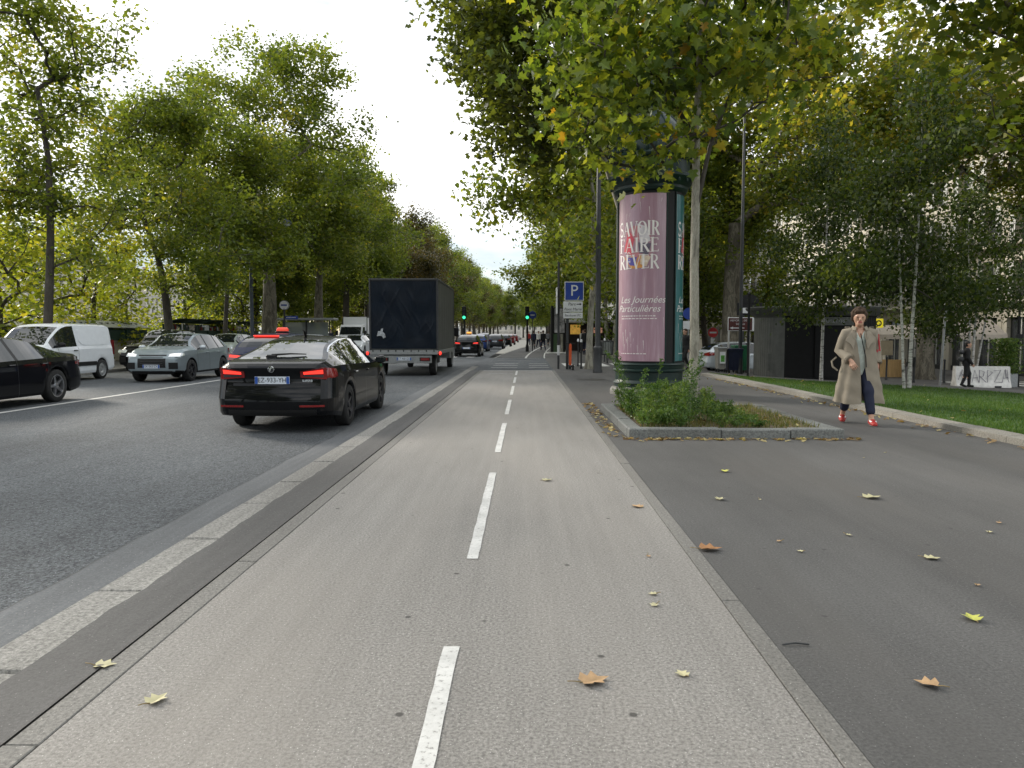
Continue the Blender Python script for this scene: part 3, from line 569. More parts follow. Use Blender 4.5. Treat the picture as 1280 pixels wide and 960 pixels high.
# ------------------------------------------------------------------ vehicles
def interp(pts, x, smooth=True):
    X = [p[0] for p in pts]; Y = [p[1] for p in pts]
    if x <= X[0]: return Y[0]
    if x >= X[-1]: return Y[-1]
    k = max(i for i in range(len(X) - 1) if X[i] <= x); t = (x - X[k]) / (X[k + 1] - X[k])
    if not smooth: return Y[k] + (Y[k + 1] - Y[k]) * t
    def sl(i):
        if i <= 0 or i >= len(X) - 1: return (Y[min(i + 1, len(X) - 1)] - Y[max(i - 1, 0)]) / (X[min(i + 1, len(X) - 1)] - X[max(i - 1, 0)])
        a = (Y[i] - Y[i - 1]) / (X[i] - X[i - 1]); b = (Y[i + 1] - Y[i]) / (X[i + 1] - X[i])
        return 0 if a * b <= 0 else 2 * a * b / (a + b)
    h = X[k + 1] - X[k]; m0, m1 = sl(k) * h, sl(k + 1) * h
    return (2 * t**3 - 3 * t**2 + 1) * Y[k] + (t**3 - 2 * t**2 + t) * m0 + (-2 * t**3 + 3 * t**2) * Y[k + 1] + (t**3 - t**2) * m1
class CarShape:
    def __init__(s, P): s.P = P; s.L = P['L']; s.W = P['W'] / 2
    def ring(s, x):
        P = s.P; T = interp(P['top'], x); B = min(interp(P['belt'], x), T - .012); e = s.L / 2 - abs(x)
        w = s.W * interp(P.get('plan', [(0, .79), (.02, .835), (.06, .88), (.14, .925), (.35, .965), (.7, .985), (1.3, 1.0)]), e)
        zs = P.get('sill', .21) + P.get('lift', .07) * max(0, 1 - e / .6)
        for ax in (P['xf'], P['xr']):
            ra = P['r'] + .055
            if abs(x - ax) < ra: zs = max(zs, P['r'] + math.sqrt(ra * ra - (x - ax) ** 2) )
        c = min(1, max(0, (T - B) / .34)); c = c * c * (3 - 2 * c); wr = P['wr'] / 2
        sh = B - P.get('shoulder', .10); sh = max(sh, zs + .02); mid = zs + (sh - zs) * .42; lo = zs + (sh - zs) * .1
        w6 = w * (.95 if c > .0 else .95); y8 = (1 - c) * w6 * .90 + c * wr; y7 = w6 + (y8 - w6) * .93; H = T - B
        return [(0, zs - .0 if zs < .35 else .3), (w * .80, zs + .0), (w * .965, zs), (w * .992, lo), (w, mid), (w * .985, sh), (w6, B), (y7, B + H * .885), (y8, B + H * .905), (y8 * .90, B + H * .945), (y8 * .58, B + H * .982), (0, T)]
    def D(s, x, y, z):
        P = s.P; out = x
        for end, key in ((1, 'front'), (-1, 'rear')):
            e = s.L / 2 - end * x
            if e < .55:
                k = 1 - e / .55; k = k * k * (3 - 2 * k); d = interp(P[key], z) + P.get('bow', .13) * (1 - min(1, abs(y) / s.W) ** 2.2); out = out + end * k * (d - P.get('bow', .13))
        return (out, y, z)
    def cap(s, end, y, z): return s.D(end * s.L / 2, y, z)
    def side(s, x, z):
        r = s.ring(x)
        for k in range(2, 10):
            if r[k][1] <= z <= r[k + 1][1]:
                t = (z - r[k][1]) / (r[k + 1][1] - r[k][1] + 1e-9); return r[k][0] + (r[k + 1][0] - r[k][0]) * t
        return r[4][0]
def panel(b, f, us, lo, hi, m, nv=3, off=.012, th=.02):   # thin solid that hugs a surface f(u, v) -> (point, outward)
    P = [[f(u, lo(u) + (hi(u) - lo(u)) * j / nv, off) for u in us] for j in range(nv + 1)]
    b.grid(P, m); n = len(us); edge = [(0, i) for i in range(n)] + [(j, n - 1) for j in range(1, nv + 1)] + [(nv, i) for i in range(n - 2, -1, -1)] + [(j, 0) for j in range(nv - 1, 0, -1)]
    us_ = us; ring0 = [P[j][i] for j, i in edge]
    ring1 = [f(us_[i], lo(us_[i]) + (hi(us_[i]) - lo(us_[i])) * j / nv, off - th) for j, i in edge]
    b.grid([ring0 + ring0[:1], ring1 + ring1[:1]], m)
_wheel = {}
def wheel_mesh(r, wd, spokes, rimmat):
    k = (r, wd, spokes, rimmat.name)
    if k in _wheel: return _wheel[k]
    b = MB(); rr = r * .70
    b.lathe([(rr * .96, -wd / 2), (r * .93, -wd / 2), (r * .985, -wd * .42), (r, -wd * .3), (r, wd * .3), (r * .985, wd * .42), (r * .93, wd / 2), (rr, wd / 2), (rr * .97, wd * .40)], M['rubber'], n=28, axis='y')
    o = b.build('tyre', smooth=50); ty = o.data; bpy.data.objects.remove(o)
    b = MB(); b.lathe([(rr * .99, wd * .44), (rr * .99, wd * .47), (rr * .90, wd * .44), (rr * .88, wd * .1), (rr * .5, wd * .05), (.0, wd * .05)], rimmat, n=28, axis='y')
    b.lathe([(rr * .86, wd * .12), (.02, wd * .12)], M['black'], n=24, axis='y')
    if spokes:
        for i in range(spokes):
            a = 2 * math.pi * i / spokes
            pts = [(rr * .10, -.10), (rr * .9, -.055), (rr * .9, .055), (rr * .10, .10)]
            vs = []
            for yy, dp in ((wd * .40, 0), (wd * .2, 0)):
                for q, tt in pts:
                    ww = tt * r * 1.15; vs.append((q * math.cos(a) - ww * math.sin(a), yy - (.02 if q < rr * .5 else 0), q * math.sin(a) + ww * math.cos(a)))
            b.add(vs, [(0, 1, 2, 3), (7, 6, 5, 4), (0, 4, 5, 1), (1, 5, 6, 2), (2, 6, 7, 3), (3, 7, 4, 0)], rimmat)
        b.lathe([(rr * .2, wd * .30), (rr * .2, wd * .42), (rr * .13, wd * .45), (0, wd * .45)], rimmat, n=14, axis='y')
    else:
        b.lathe([(rr * .86, wd * .36), (rr * .7, wd * .42), (rr * .45, wd * .40), (rr * .32, wd * .30), (rr * .2, wd * .33), (0, wd * .33)], rimmat, n=24, axis='y')
        for i in range(10):
            a = 2 * math.pi * i / 10; b.lathe([(.02, wd * .415), (0, wd * .417)], M['black'], n=6, axis='y') if False else None
    o = b.build('rim', smooth=40); ri = o.data; bpy.data.objects.remove(o)
    _wheel[k] = (ty, ri); return _wheel[k]
def add_wheel(parent, x, y, r, wd, spokes, rimmat, steer=0):
    ty, ri = wheel_mesh(r, wd, spokes, rimmat); wobj = part_empty('wheel', parent, (x, y, r), (0 if y > 0 else math.pi) + steer); obj('tyre', ty, wobj); obj('rim', ri, wobj)
def plate_mesh(b, f, end, yc, zc, txt, w=.52, h=.11, ink=None):
    # plate is flat, facing +x*end at point f
    x = f(yc, zc)[0] + end * .016; st = len(b.v)
    b.box(-w / 2, w / 2, 0, .012, -h / 2, h / 2, M['plate']); b.box(-w / 2 + .003, -w / 2 + .045, .0125, .0155, -h / 2 + .003, h / 2 - .003, M['plate_blue']); b.box(w / 2 - .045, w / 2 - .003, .0125, .0155, -h / 2 + .003, h / 2 - .003, M['plate_blue'])
    if txt and txt.strip():
        V, F = text_polys(txt, h * .92); wx = max(v[0] for v in V) - min(v[0] for v in V); s = min(1, (w - .10) / wx); b.add([(v[0] * s, .0165, v[1]) for v in V], F, ink or M['ink'])
    for i in range(st, len(b.v)):
        u, d, z = b.v[i]; b.v[i] = (x + end * (d - .012), yc + (-u if end < 0 else u) * 1.0, zc + z)
def make_car(name, label, group, P, paint, loc, heading, cat='car', detail=2, plates=('', ''), rim=None, spokes=5, lights=True, head_on=False, taxi=None, extra=None):
    """local axes: +x is the nose; heading = rotation about z"""
    S = CarShape(P); root = thing(name, label, cat, loc, heading, group); L2 = S.L / 2; rim = rim or M['alloy']
    xs = set(np.linspace(-L2, L2, 44 if detail > 1 else 26)); pil = P.get('pillars', []); gaps = P.get('gaps', []) if detail > 1 else []
    for a, c in pil + [P['side']]: xs |= {a, c}
    for g in gaps: xs |= {g - .006, g + .006}
    for e in (.02, .05, .09, .14): xs |= {-L2 + e, L2 - e}
    for ax in (P['xf'], P['xr']):
        for a in np.linspace(0, math.pi, 13 if detail > 1 else 9): xs.add(ax + (P['r'] + .055) * math.cos(a) * .999)
    for k in ('ws', 'rw'):
        if k in P: xs |= set(P[k])
    xs = sorted(xs); q = [xs[0]]; must = {v for a in pil + [P['side']] for v in a} | {g + d for g in gaps for d in (-.006, .006)} | set(P.get('ws', ())) | set(P.get('rw', ()))
    for x in xs[1:]:
        if x - q[-1] > .008 or x in must: q.append(x)
    xs = q; rings = [S.ring(x) for x in xs]; nr = 12
    V = []; 
    for x, r in zip(xs, rings): V.append([S.D(x, y, z) for y, z in r] + [S.D(x, -y, z) for y, z in r[10:0:-1]])
    B = {k: MB() for k in ('body', 'windscreen', 'rear_window')}; sidew = {}; n = len(V[0]); trim = P.get('trim')
    def put(k, f, m): k.add(f, [(0, 1, 2, 3)], m)
    for i in range(len(xs) - 1):
        xm = (xs[i] + xs[i + 1]) / 2; r = rings[i]; r2 = rings[i + 1]; inside = P['side'][0] <= xm <= P['side'][1]; isp = any(a <= xm <= c for a, c in pil)
        for j in range(n):
            j2 = (j + 1) % n; f = [V[i][j], V[i][j2], V[i + 1][j2], V[i + 1][j]]; jj = j if j < 11 else 21 - j   # strip index 0..10
            m = paint; tgt = B['body']
            if jj <= 1: m = M['black']
            elif jj == 2 and trim: m = trim
            elif jj == 6 and inside and min(r[8][1] - r[6][1], r2[8][1] - r2[6][1]) > .05:
                if isp: m = M['black']
                else:
                    key = (j < 11, sum(1 for a, c in pil if xm > c)); tgt = sidew.setdefault(key, MB()); m = M['glass']
            elif jj in (9, 10) and 'ws' in P and P['ws'][0] <= xm <= P['ws'][1]: tgt = B['windscreen']; m = M['glass']
            elif jj in (9, 10) and 'rw' in P and P['rw'][0] <= xm <= P['rw'][1]: tgt = B['rear_window']; m = M['glass']
            elif jj == 7 and inside and detail > 1 and not P.get('no_chrome') and min(r[8][1] - r[6][1], r2[8][1] - r2[6][1]) > .12: m = P.get('gutter', paint)
            elif any(abs(xm - g) < .005 for g in gaps) and 2 <= jj <= 5: m = M['ink']
            put(tgt, f, m)
    # end caps
    for end, idx in ((1, -1), (-1, 0)):
        r = rings[idx]; rows = []; cols = np.linspace(-1, 1, 13)
        for k in range(2, 8):
            y0, z0 = r[k]; rows.append([S.cap(end, y0 * c, z0) for c in cols])
        y8 = r[8][0]; ty = [0, r[10][0], r[9][0], y8]; tzv = [r[11][1], r[10][1], r[9][1], r[8][1]]
        rows.append([S.cap(end, y8 * c, float(np.interp(abs(y8 * c), ty, tzv))) for c in cols])
        # denser in height
        P2 = []
        for a, c in zip(rows[:-1], rows[1:]):
            for t in (0, .34, .67):
                P2.append([S.D(end * L2, p[1] + (w_[1] - p[1]) * t, p[2] + (w_[2] - p[2]) * t) for p, w_ in zip(a, c)])
        P2.append(rows[-1]); B['body'].grid(P2, paint, flip=end < 0)
        B['body'].add([S.cap(end, r[2][0] * c, r[2][1]) for c in cols] + [(end * (L2 - .5), r[2][0] * c, r[2][1] - .02) for c in cols], [(a, a + 1, a + 14, a + 13) for a in range(12)], M['black'])
    if not detail: pass
    # underbody block so that the car is not hollow between the arches
    B['body'].box(-L2 + .45, L2 - .45, -S.W + .26, S.W - .26, P.get('sill', .21) + .01, .55, M['black'])
    B['body'].build('body', root, smooth=48)
    for k in ('windscreen', 'rear_window'):
        if B[k].f: B[k].build(k, root, smooth=50)
    for k in sidew.values(): k.build('side_window', root, smooth=50)
    for ax in (P['xf'], P['xr']):
        for sy in (-1, 1): add_wheel(root, ax, sy * (S.W - .115), P['r'], .21, spokes, rim)
    capf = lambda end: (lambda u, v, off: (lambda p: (p[0] + end * off, p[1], p[2]))(S.cap(end, u, v)))
    sidef = lambda sy: (lambda u, v, off: (lambda p: (p[0], p[1] + sy * off, p[2]))(S.D(u, sy * S.side(u, v), v)))
    # lamps, plates, grille from the recipe
    for sp in P.get('lamps', []):
        nm, end, ya, yb, z, hh, mm, wrap = sp          # z and hh are (inner, outer) heights
        for sy in (-1, 1):
            b = MB(); us = [sy * (ya + (yb - ya) * t / 8) for t in range(9)]; W = lambda u, a: a[0] + (a[1] - a[0]) * (abs(u) - ya) / (yb - ya)
            panel(b, capf(end), us, lambda u: W(u, z) - W(u, hh) / 2, lambda u: W(u, z) + W(u, hh) / 2, mm[0], 3, .014)
            if len(mm) > 1 and detail > 1: panel(b, capf(end), us[1:-1], lambda u: W(u, z) - W(u, hh) * .02, lambda u: W(u, z) + W(u, hh) * .34, mm[1], 1, .019)
            if len(mm) > 2: panel(b, capf(end), us[1:-1], lambda u: W(u, z) - W(u, hh) * .34, lambda u: W(u, z) - W(u, hh) * .12, mm[2], 1, .018)
            if wrap:
                xs_ = [end * (L2 - .03 - wrap * t / 4) for t in range(5)]
                panel(b, sidef(sy), xs_, lambda u: z[1] - hh[1] / 2 + (L2 - abs(u)) * .12, lambda u: z[1] + hh[1] / 2 - (L2 - abs(u)) * .1, mm[0], 2, .010)
            b.build(nm, root)
    for nm, end, ya, yb, zl, zh, mm in P.get('panels', []):
        b = MB(); us = list(np.linspace(ya, yb, 11)); panel(b, capf(end), us, (lambda u, z=zl: z), (lambda u, z=zh: z), mm, 3, .010)
        if nm == 'grille' and detail > 1:
            for q in range(1, 6): panel(b, capf(end), us[1:-1], (lambda u, q=q: zl + (zh - zl) * q / 6 - .006), (lambda u, q=q: zl + (zh - zl) * q / 6 + .006), M['iron'], 1, .020)
        b.build(nm, root)
    for end, txt, zc in ((1, plates[0], P.get('pzf', .45)), (-1, plates[1], P.get('pzr', .78))):
        if txt is not None:
            b = MB(); plate_mesh(b, lambda y, z: S.cap(end, y, z), end, P.get('py', 0), zc, txt); b.build('number_plate', root, smooth=0)
    if detail > 0:
        mxx, mz = P['mirror']
        for sy in (-1, 1):
            b = MB(); y = S.side(mxx, mz - .05) * sy; b.ellip((mxx, y + sy * .13, mz + .03), (.085, .115, .075), P.get('mirror_mat', paint), 12, 8); b.tube([(mxx + .02, y - sy * .05, mz - .03), (mxx, y + sy * .08, mz + .0)], .022, M['black'], 6)
            b.box(mxx - .088, mxx - .07, min(y + sy * .05, y + sy * .21), max(y + sy * .05, y + sy * .21), mz - .02, mz + .075, M['glass'], .005); b.build('wing_mirror', root)
        for hx in P.get('handles', []):
            for sy in (-1, 1):
                hz = P.get('hz', .84); b = MB(); y = S.side(hx, hz) * sy; b.box(hx - .1, hx + .1, min(y, y + sy * .035), max(y, y + sy * .035), hz - .016, hz + .016, P.get('handle_mat', paint), .012); b.build('door_handle', root)
    if taxi:
        tx, tzv, tm = taxi; b = MB(); b.box(tx - .07, tx + .07, -.19, .19, tzv - .03, tzv + .03, M['black'], .02); P_ = [[(tx + .065 * s_ * math.cos(a), y, tzv + .03 + .11 * math.sin(a) * s_) for a in np.linspace(0, math.pi, 9)] for y, s_ in ((-.17, .55), (-.14, .95), (0, 1), (.14, .95), (.17, .55))]
        b.grid(P_, tm); b.build('roof_light', root)
    if extra: extra(root, S)
    return root
# ------- recipes (x measured from the middle of the car, nose at +L/2)
def paintm(name, col, metal=.3, rough=.4): return pbr(name, col, rough, metal if max(col) > .1 else 0, var=.04, coat=.5, spec=.05)
PB_ = paintm('black_car_paint', (.004, .0045, .0055)); PG_ = paintm('grey_green_car_paint', (.25, .295, .32), .4); PW_ = paintm('white_car_paint', (.72, .75, .78), 0); PN_ = paintm('navy_car_paint', (.012, .018, .05)); PS_ = paintm('silver_car_paint', (.48, .52, .55), .5); PBL = paintm('blue_car_paint', (.02, .05, .20)); PD_ = paintm('dark_grey_car_paint', (.03, .032, .036), .4); PR_ = paintm('dark_red_car_paint', (.2, .015, .015)); PP_ = paintm('pale_green_car_paint', (.45, .50, .46), .2)
LIFT = dict(L=4.86, W=1.87, wr=1.10, r=.335, xf=1.47, xr=-1.37, sill=.20, lift=.08,
    top=[(-2.43, .985), (-2.36, 1.06), (-2.12, 1.105), (-1.55, 1.25), (-1.0, 1.385), (-.45, 1.455), (.1, 1.468), (.5, 1.43), (.95, 1.24), (1.32, 1.03), (1.9, .93), (2.3, .80), (2.43, .68)],
    belt=[(-2.43, .95), (-2.2, 1.0), (-1.5, 1.005), (-.5, .985), (.8, .955), (1.3, .94), (2.0, .87), (2.43, .66)],
    side=(-1.62, 1.12), pillars=[(-1.05, -1.0), (-.12, -.02)], ws=(.47, 1.28), rw=(-2.1, -.92), gaps=[-1.05, -.07, .98],
    rear=[(.2, .02), (.32, .11), (.5, .125), (.62, .10), (.66, .045), (.85, .035), (.98, .075), (1.06, .05)], front=[(.2, 0), (.35, .10), (.55, .11), (.68, .03), (.8, -.12)],
    plan=[(0, .77), (.02, .825), (.05, .87), (.09, .905), (.15, .938), (.35, .97), (.7, .988), (1.2, 1)], mirror=(.86, .98), handles=[-.93, .12], hz=.86, pzr=.80, pzf=.42)
def nar(d, **k): q = dict(d); q.update(k); return q
SKODA = nar(LIFT, lamps=[('tail_light', -1, .42, .80, (.885, .90), (.09, .18), (M['red_lamp'], M['red_lit'], M['alloy_dark']), .26), ('headlight', 1, .42, .76, (.66, .68), (.1, .12), (M['lens'],), .2)],
    panels=[('rear_bumper_lip', -1, -.66, .66, .27, .36, M['black']), ('boot_recess', -1, -.60, .60, .715, .752, M['ink']), ('grille', 1, -.4, .4, .55, .7, M['black'])], gutter=M['chrome'], handle_mat=PB_)
def skoda_extra(root, S):
    b = MB()                                              # rear wiper on the glass
    def onglass(x, y, o=.02): return (x, y, interp(S.P['top'], x) - .03 * (abs(y) / .6) ** 2 + o)
    b.tube([onglass(-1.98, .16, .03), onglass(-1.93, -.12, .035), onglass(-1.90, -.36, .03)], [.02, .014, .009], M['black'], 6); b.box(-2.03, -1.95, .08, .24, 1.11, 1.17, M['black'], .015); b.build('rear_wiper', root)
    b = MB(); b.tube([(-.62, 0, 1.455), (-.70, 0, 1.53), (-.76, 0, 1.56)], [.03, .018, .008], M['black'], 6); b.build('aerial', root)
    b = MB(); p = S.cap(-1, 0, .965); st = len(b.v)      # round emblem
    b.lathe([(.048, 0), (.048, .010), (.041, .012)], M['chrome'], n=24); b.lathe([(.041, .008), (0, .008)], M['ink'], n=24)
    b.add([(-.026, -.03, .013), (-.012, -.032, .013), (-.002, .0, .013), (.012, .018, .013), (.030, .012, .013), (.018, .032, .013), (-.006, .034, .013), (-.024, .008, .013)], [tuple(range(8))], M['chrome'])
    for i in range(st, len(b.v)): u, v, d = b.v[i]; b.v[i] = (p[0] - d - .01, -u, p[2] + v)
    b.build('emblem', root)
    b = MB(); V, F = text_polys('SUPERB', .045); 
    b.add([S.cap(-1, -.52 - v[0], .79 + v[1])[:1] and (S.cap(-1, -.52 - v[0], .79 + v[1])[0] - .014, -.52 - v[0], .79 + v[1]) for v in V], F, M['chrome']); b.build('badge', root, smooth=0)
    b = MB(); b.box(-1.06, -1.0, -.16, .16, 1.352, 1.366, M['amber'], .004); b.build('sticker', root)
    for sy in (-1, 1):
        b = MB(); us = [sy * u for u in np.linspace(.42, .78, 6)]; panel(b, lambda u, v, o: (S.cap(-1, u, v)[0] - o, u, v), us, lambda u: .40, lambda u: .43, M['red_lamp'], 1, .012); b.build('reflector', root)
N90 = R(90)
make_car('black_saloon', 'black liftback saloon driving ahead in the nearest lane, brake lamps glowing', 'vehicles going away', SKODA, PB_, (-3.81, 13.9, -.1), N90 + R(.5), plates=('', 'EZ-933-YH'), rim=M['alloy_dark'], extra=skoda_extra)
AUDI = nar(LIFT, L=4.92, W=1.88, belt=[(-2.46, .93), (-2.2, .995), (-1.5, .99), (-.5, .965), (.8, .93), (1.3, .91), (2.0, .84), (2.46, .66)], side=(-1.62, 1.12), pillars=[(-1.0, -.96), (-.14, -.04)],
    top=[(-2.46, .97), (-2.38, 1.03), (-2.16, 1.055), (-1.78, 1.09), (-1.35, 1.24), (-.8, 1.39), (-.3, 1.45), (.1, 1.455), (.5, 1.41), (.95, 1.22), (1.32, 1.0), (1.9, .9), (2.3, .78), (2.46, .66)], rw=(-1.75, -.75),
    lamps=[('tail_light', -1, .4, .80, (.83, .84), (.07, .12), (M['red_lamp'],), .3), ('headlight', 1, .42, .76, (.64, .66), (.1, .12), (M['lens'],), .2)], panels=[('grille', 1, -.42, .42, .34, .68, M['black'])], gutter=M['chrome'], r=.36, pzr=.76)
make_car('dark_saloon', 'dark charcoal saloon cut off by the left edge, its silvery rear wheel showing', 'oncoming vehicles', AUDI, PB_, (-11.22, 15.35, -.1), -N90, plates=('', ''), rim=M['alloy'], spokes=5)
SUV = dict(L=4.21, W=1.80, wr=1.14, r=.345, xf=1.32, xr=-1.27, sill=.26, lift=.08, shoulder=.12,
    top=[(-2.105, .98), (-2.0, 1.10), (-1.75, 1.32), (-1.3, 1.465), (-.6, 1.525), (0, 1.53), (.3, 1.50), (.7, 1.30), (1.05, 1.10), (1.6, 1.045), (1.95, .985), (2.105, .87)],
    belt=[(-2.105, .96), (-1.8, 1.08), (-1.0, 1.035), (0, 1.01), (.9, .99), (1.2, .985), (1.8, .955), (2.105, .84)], side=(-1.55, .9), pillars=[(-1.0, -.9), (-.12, -.02)], ws=(.27, 1.02), rw=(-1.95, -1.45), gaps=[-.95, -.07, .88],
    rear=[(.2, 0), (.4, .12), (.6, .12), (.8, .08), (1.0, .05), (1.2, 0)], front=[(.2, .0), (.4, .10), (.6, .11), (.75, .09), (.85, .0), (.95, -.1)], mirror=(.72, 1.04), handles=[-.82, .12], hz=.9, pzf=.50, pzr=.8,
    lamps=[('headlight', 1, .50, .84, (.84, .86), (.085, .115), (M['lens'], M['lit_white']), .25), ('tail_light', -1, .42, .80, (.9, .92), (.12, .16), (M['red_lamp'],), .2)],
    panels=[('grille', 1, -.43, .43, .46, .86, M['black']), ('lower_intake', 1, -.62, .62, .26, .36, M['black']), ('air_intake', 1, .52, .78, .42, .62, M['black']), ('air_intake', 1, -.78, -.52, .42, .62, M['black'])])
Q2 = nar(SUV, trim=M['black'], mirror_mat=PS_)
make_car('grey_crossover', 'grey-green crossover with black grille and one headlight lit, facing the camera', 'oncoming vehicles', Q2, PG_, (-11.5, 25.6, -.1), -N90 + R(.5), plates=('GK-562-ZX', ''), rim=M['alloy_dark'])
make_car('black_suv', 'black off-road car half hidden behind the white van and the grey-green crossover', 'oncoming vehicles', nar(SUV, L=4.6, W=1.9, top=[(a, c + .16 if c > 1.2 else c + .05) for a, c in SUV['top']], lamps=[('headlight', 1, .52, .88, (.84, .85), (.09, .11), (M['lens'],), .2)]), PB_, (-14.75, 31.5, -.1), -N90, plates=('', ''), rim=M['alloy'])
VAN = dict(L=4.40, W=1.85, wr=1.44, r=.325, xf=1.42, xr=-1.36, sill=.24, lift=.10, shoulder=.10, no_chrome=True,
    top=[(-2.2, 1.66), (-2.12, 1.79), (-1.9, 1.83), (-.6, 1.84), (.3, 1.82), (.62, 1.74), (1.1, 1.42), (1.45, 1.16), (1.8, 1.06), (2.1, .92), (2.2, .8)],
    belt=[(-2.2, 1.12), (-1.0, 1.12), (.3, 1.1), (1.3, 1.06), (1.8, .98), (2.2, .78)], side=(.02, 1.30), pillars=[(.98, 1.03)], ws=(.64, 1.42), gaps=[-.02, 1.02],
    rear=[(.2, 0), (.4, .10), (.55, .10), (.7, .05), (1.7, 0)], front=[(.2, 0), (.4, .10), (.65, .11), (.85, 0)], plan=[(0, .90), (.05, .94), (.15, .975), (.5, .99), (1.2, 1)], mirror=(1.02, 1.14), handles=[.16], hz=.98, bow=.06, handle_mat=M['black'], mirror_mat=M['black'],
    lamps=[('headlight', 1, .55, .86, (.83, .86), (.12, .15), (M['lens'],), .25), ('tail_light', -1, .76, .88, (1.05, 1.05), (.5, .5), (M['red_lamp'],), .1)], panels=[('grille', 1, -.5, .5, .5, .72, M['black'])])
def van_extra(root, S):
    for sy in (-1, 1):
        b = MB(); f = lambda u, v, o: (u, sy * (S.side(u, v) + o), v)
        panel(b, f, list(np.linspace(-.98, .55, 12)), lambda u: .48, lambda u: .61, M['black'], 2, .02, .03); b.build('side_moulding', root)
        b = MB(); g = lambda u: 1.14 + .06 * (abs(u + .95) / .9) ** 4 + (.2 * max(0, (abs(u + .95) - .62) / .3) ** 2); h = lambda u: 1.66 - .1 * max(0, (abs(u + .95) - .6) / .3) ** 2
        panel(b, f, list(np.linspace(-1.82, -.12, 14)), g, h, PW_, 3, .012, .03); b.build('blank_window_panel', root)
make_car('white_van', 'white panel van with dark windscreen behind the charcoal saloon', 'oncoming vehicles', VAN, PW_, (-15.1, 24.2, -.1), -N90, cat='van', plates=('', ''), rim=pbr('steel_wheel', (.4, .41, .42), .45, .6), spokes=0, extra=van_extra)
HATCH = dict(L=4.08, W=1.78, wr=1.12, r=.315, xf=1.28, xr=-1.22, sill=.20, lift=.08, shoulder=.10,
    top=[(-2.04, .98), (-1.95, 1.08), (-1.72, 1.28), (-1.3, 1.42), (-.5, 1.49), (0, 1.49), (.35, 1.44), (.75, 1.23), (1.1, 1.02), (1.6, .94), (1.95, .82), (2.04, .70)],
    belt=[(-2.04, .95), (-1.7, 1.02), (-.8, .97), (.4, .92), (1.1, .90), (1.7, .84), (2.04, .68)], side=(-1.5, .98), pillars=[(-1.02, -.92), (-.1, 0)], ws=(.33, 1.06), rw=(-1.92, -1.32), gaps=[-.97, -.05, .9],
    rear=[(.2, 0), (.35, .12), (.55, .12), (.7, .07), (1.0, .05), (1.2, 0)], front=[(.2, 0), (.4, .10), (.6, .10), (.78, -.05)], mirror=(.74, .98), handles=[-.85, .14], hz=.84, pzr=.58, pzf=.42,
    lamps=[('headlight', 1, .45, .78, (.72, .74), (.11, .14), (M['lens'],), .25), ('tail_light', -1, .42, .80, (.88, .9), (.11, .16), (M['red_lamp'],), .2)], panels=[('grille', 1, -.4, .4, .42, .62, M['black'])])
x_, y_ = PX(928, 37.5), 37.5
make_car('white_hatchback', 'pale silver hatchback parked across the side street behind the wheeled bins', None, nar(HATCH, lamps=[('headlight', 1, .45, .78, (.72, .74), (.11, .14), (M['lens'],), .25), ('tail_light', -1, .38, .82, (.88, .92), (.10, .2), (M['red_lamp'],), .3)]), PS_, (x_, y_, float(tz(x_, y_))), R(8), plates=('', ''), rim=M['alloy'])
M['red_lamp_dim'] = pbr('red_roof_lamp', (.7, .06, .03), .35, var=0, emit=.25)
TL = ('tail_light', -1, .40, .80, (.88, .9), (.12, .17), (M['red_lamp'], M['red_lit']), .2)
def brake(root, S):
    b = MB(); x = -1.5; z = interp(S.P['top'], x); b.box(x - .03, x + .05, -.34, .34, z + .01, z + .045, M['red_lit'], .008); b.build('high_brake_light', root)
make_car('navy_taxi', 'dark blue taxi with red roof lamp mostly hidden behind the black saloon', 'vehicles going away', nar(SUV, L=4.4, lamps=[TL]), PN_, (-7.0, 22.2, -.1), N90, taxi=(-.1, 1.55, M['red_lamp_dim']), plates=('', ''), extra=brake)
make_car('black_taxi', 'black hatchback taxi with amber roof lamp just right of the truck', 'vehicles going away', nar(HATCH, lamps=[TL]), PB_, (PX(584, 51), 53, -.1), N90 - R(1), taxi=(-.2, 1.52, M['amber']), plates=('', ' '))
lowT = ('tail_light', -1, .45, .80, (.9, .92), (.11, .15), (M['red_lamp'],), .2)
q_ = [('blue_hatchback', HATCH, PBL, 597, 66, 'bright blue hatchback right of and ahead of the black taxi'), ('dark_estate', SUV, PD_, 619, 77, 'dark grey high car queueing in front of the blue hatchback'), ('black_hatchback', HATCH, PB_, 630, 93, 'small black car ahead of the dark grey high car'), ('red_hatchback', HATCH, PR_, 636, 108, 'dark red car fourth in the queue along the kerb'),
      ('silver_hatchback', HATCH, PS_, 585, 72, 'pale car in the left lane whose roof shows over the black taxi'), ('navy_suv', nar(SUV, top=[(a, c + .12 if c > 1.2 else c) for a, c in SUV['top']]), PN_, 604, 84, 'tall navy car above the roof of the blue hatchback'), ('white_hatchback', HATCH, PW_, 622, 104, 'white car in the left lane ahead of the tall navy car'), ('silver_hatchback', HATCH, PS_, 634, 125, 'distant silver car at the head of the left lane queue'), ('red_hatchback', HATCH, PR_, 642, 140, 'distant red car furthest along the avenue'), ('white_hatchback', HATCH, PW_, 639, 160, 'distant white car near the end of the avenue')]
for nm, pr, pt, px, y, lb in q_: make_car(nm, lb, 'vehicles going away', nar(pr, lamps=[TL if 'red' in nm or 'dark' in nm else lowT]), pt, (PX(px, y), y + 2, -.1), N90 - R(1.2), plates=('', '' if y > 80 else ' '), detail=1)
make_car('pale_green_car', 'pale green car with open-looking windscreen glimpsed right of the grey-green crossover', 'oncoming vehicles', SUV, PP_, (PX(287, 38), 38, -.1), -N90, detail=1, plates=('', ''))
make_car('silver_estate', 'silver car whose rounded roof shows over the black saloon', 'oncoming vehicles', HATCH, PS_, (PX(376, 44), 46, -.1), -N90, detail=1, plates=('', ''))
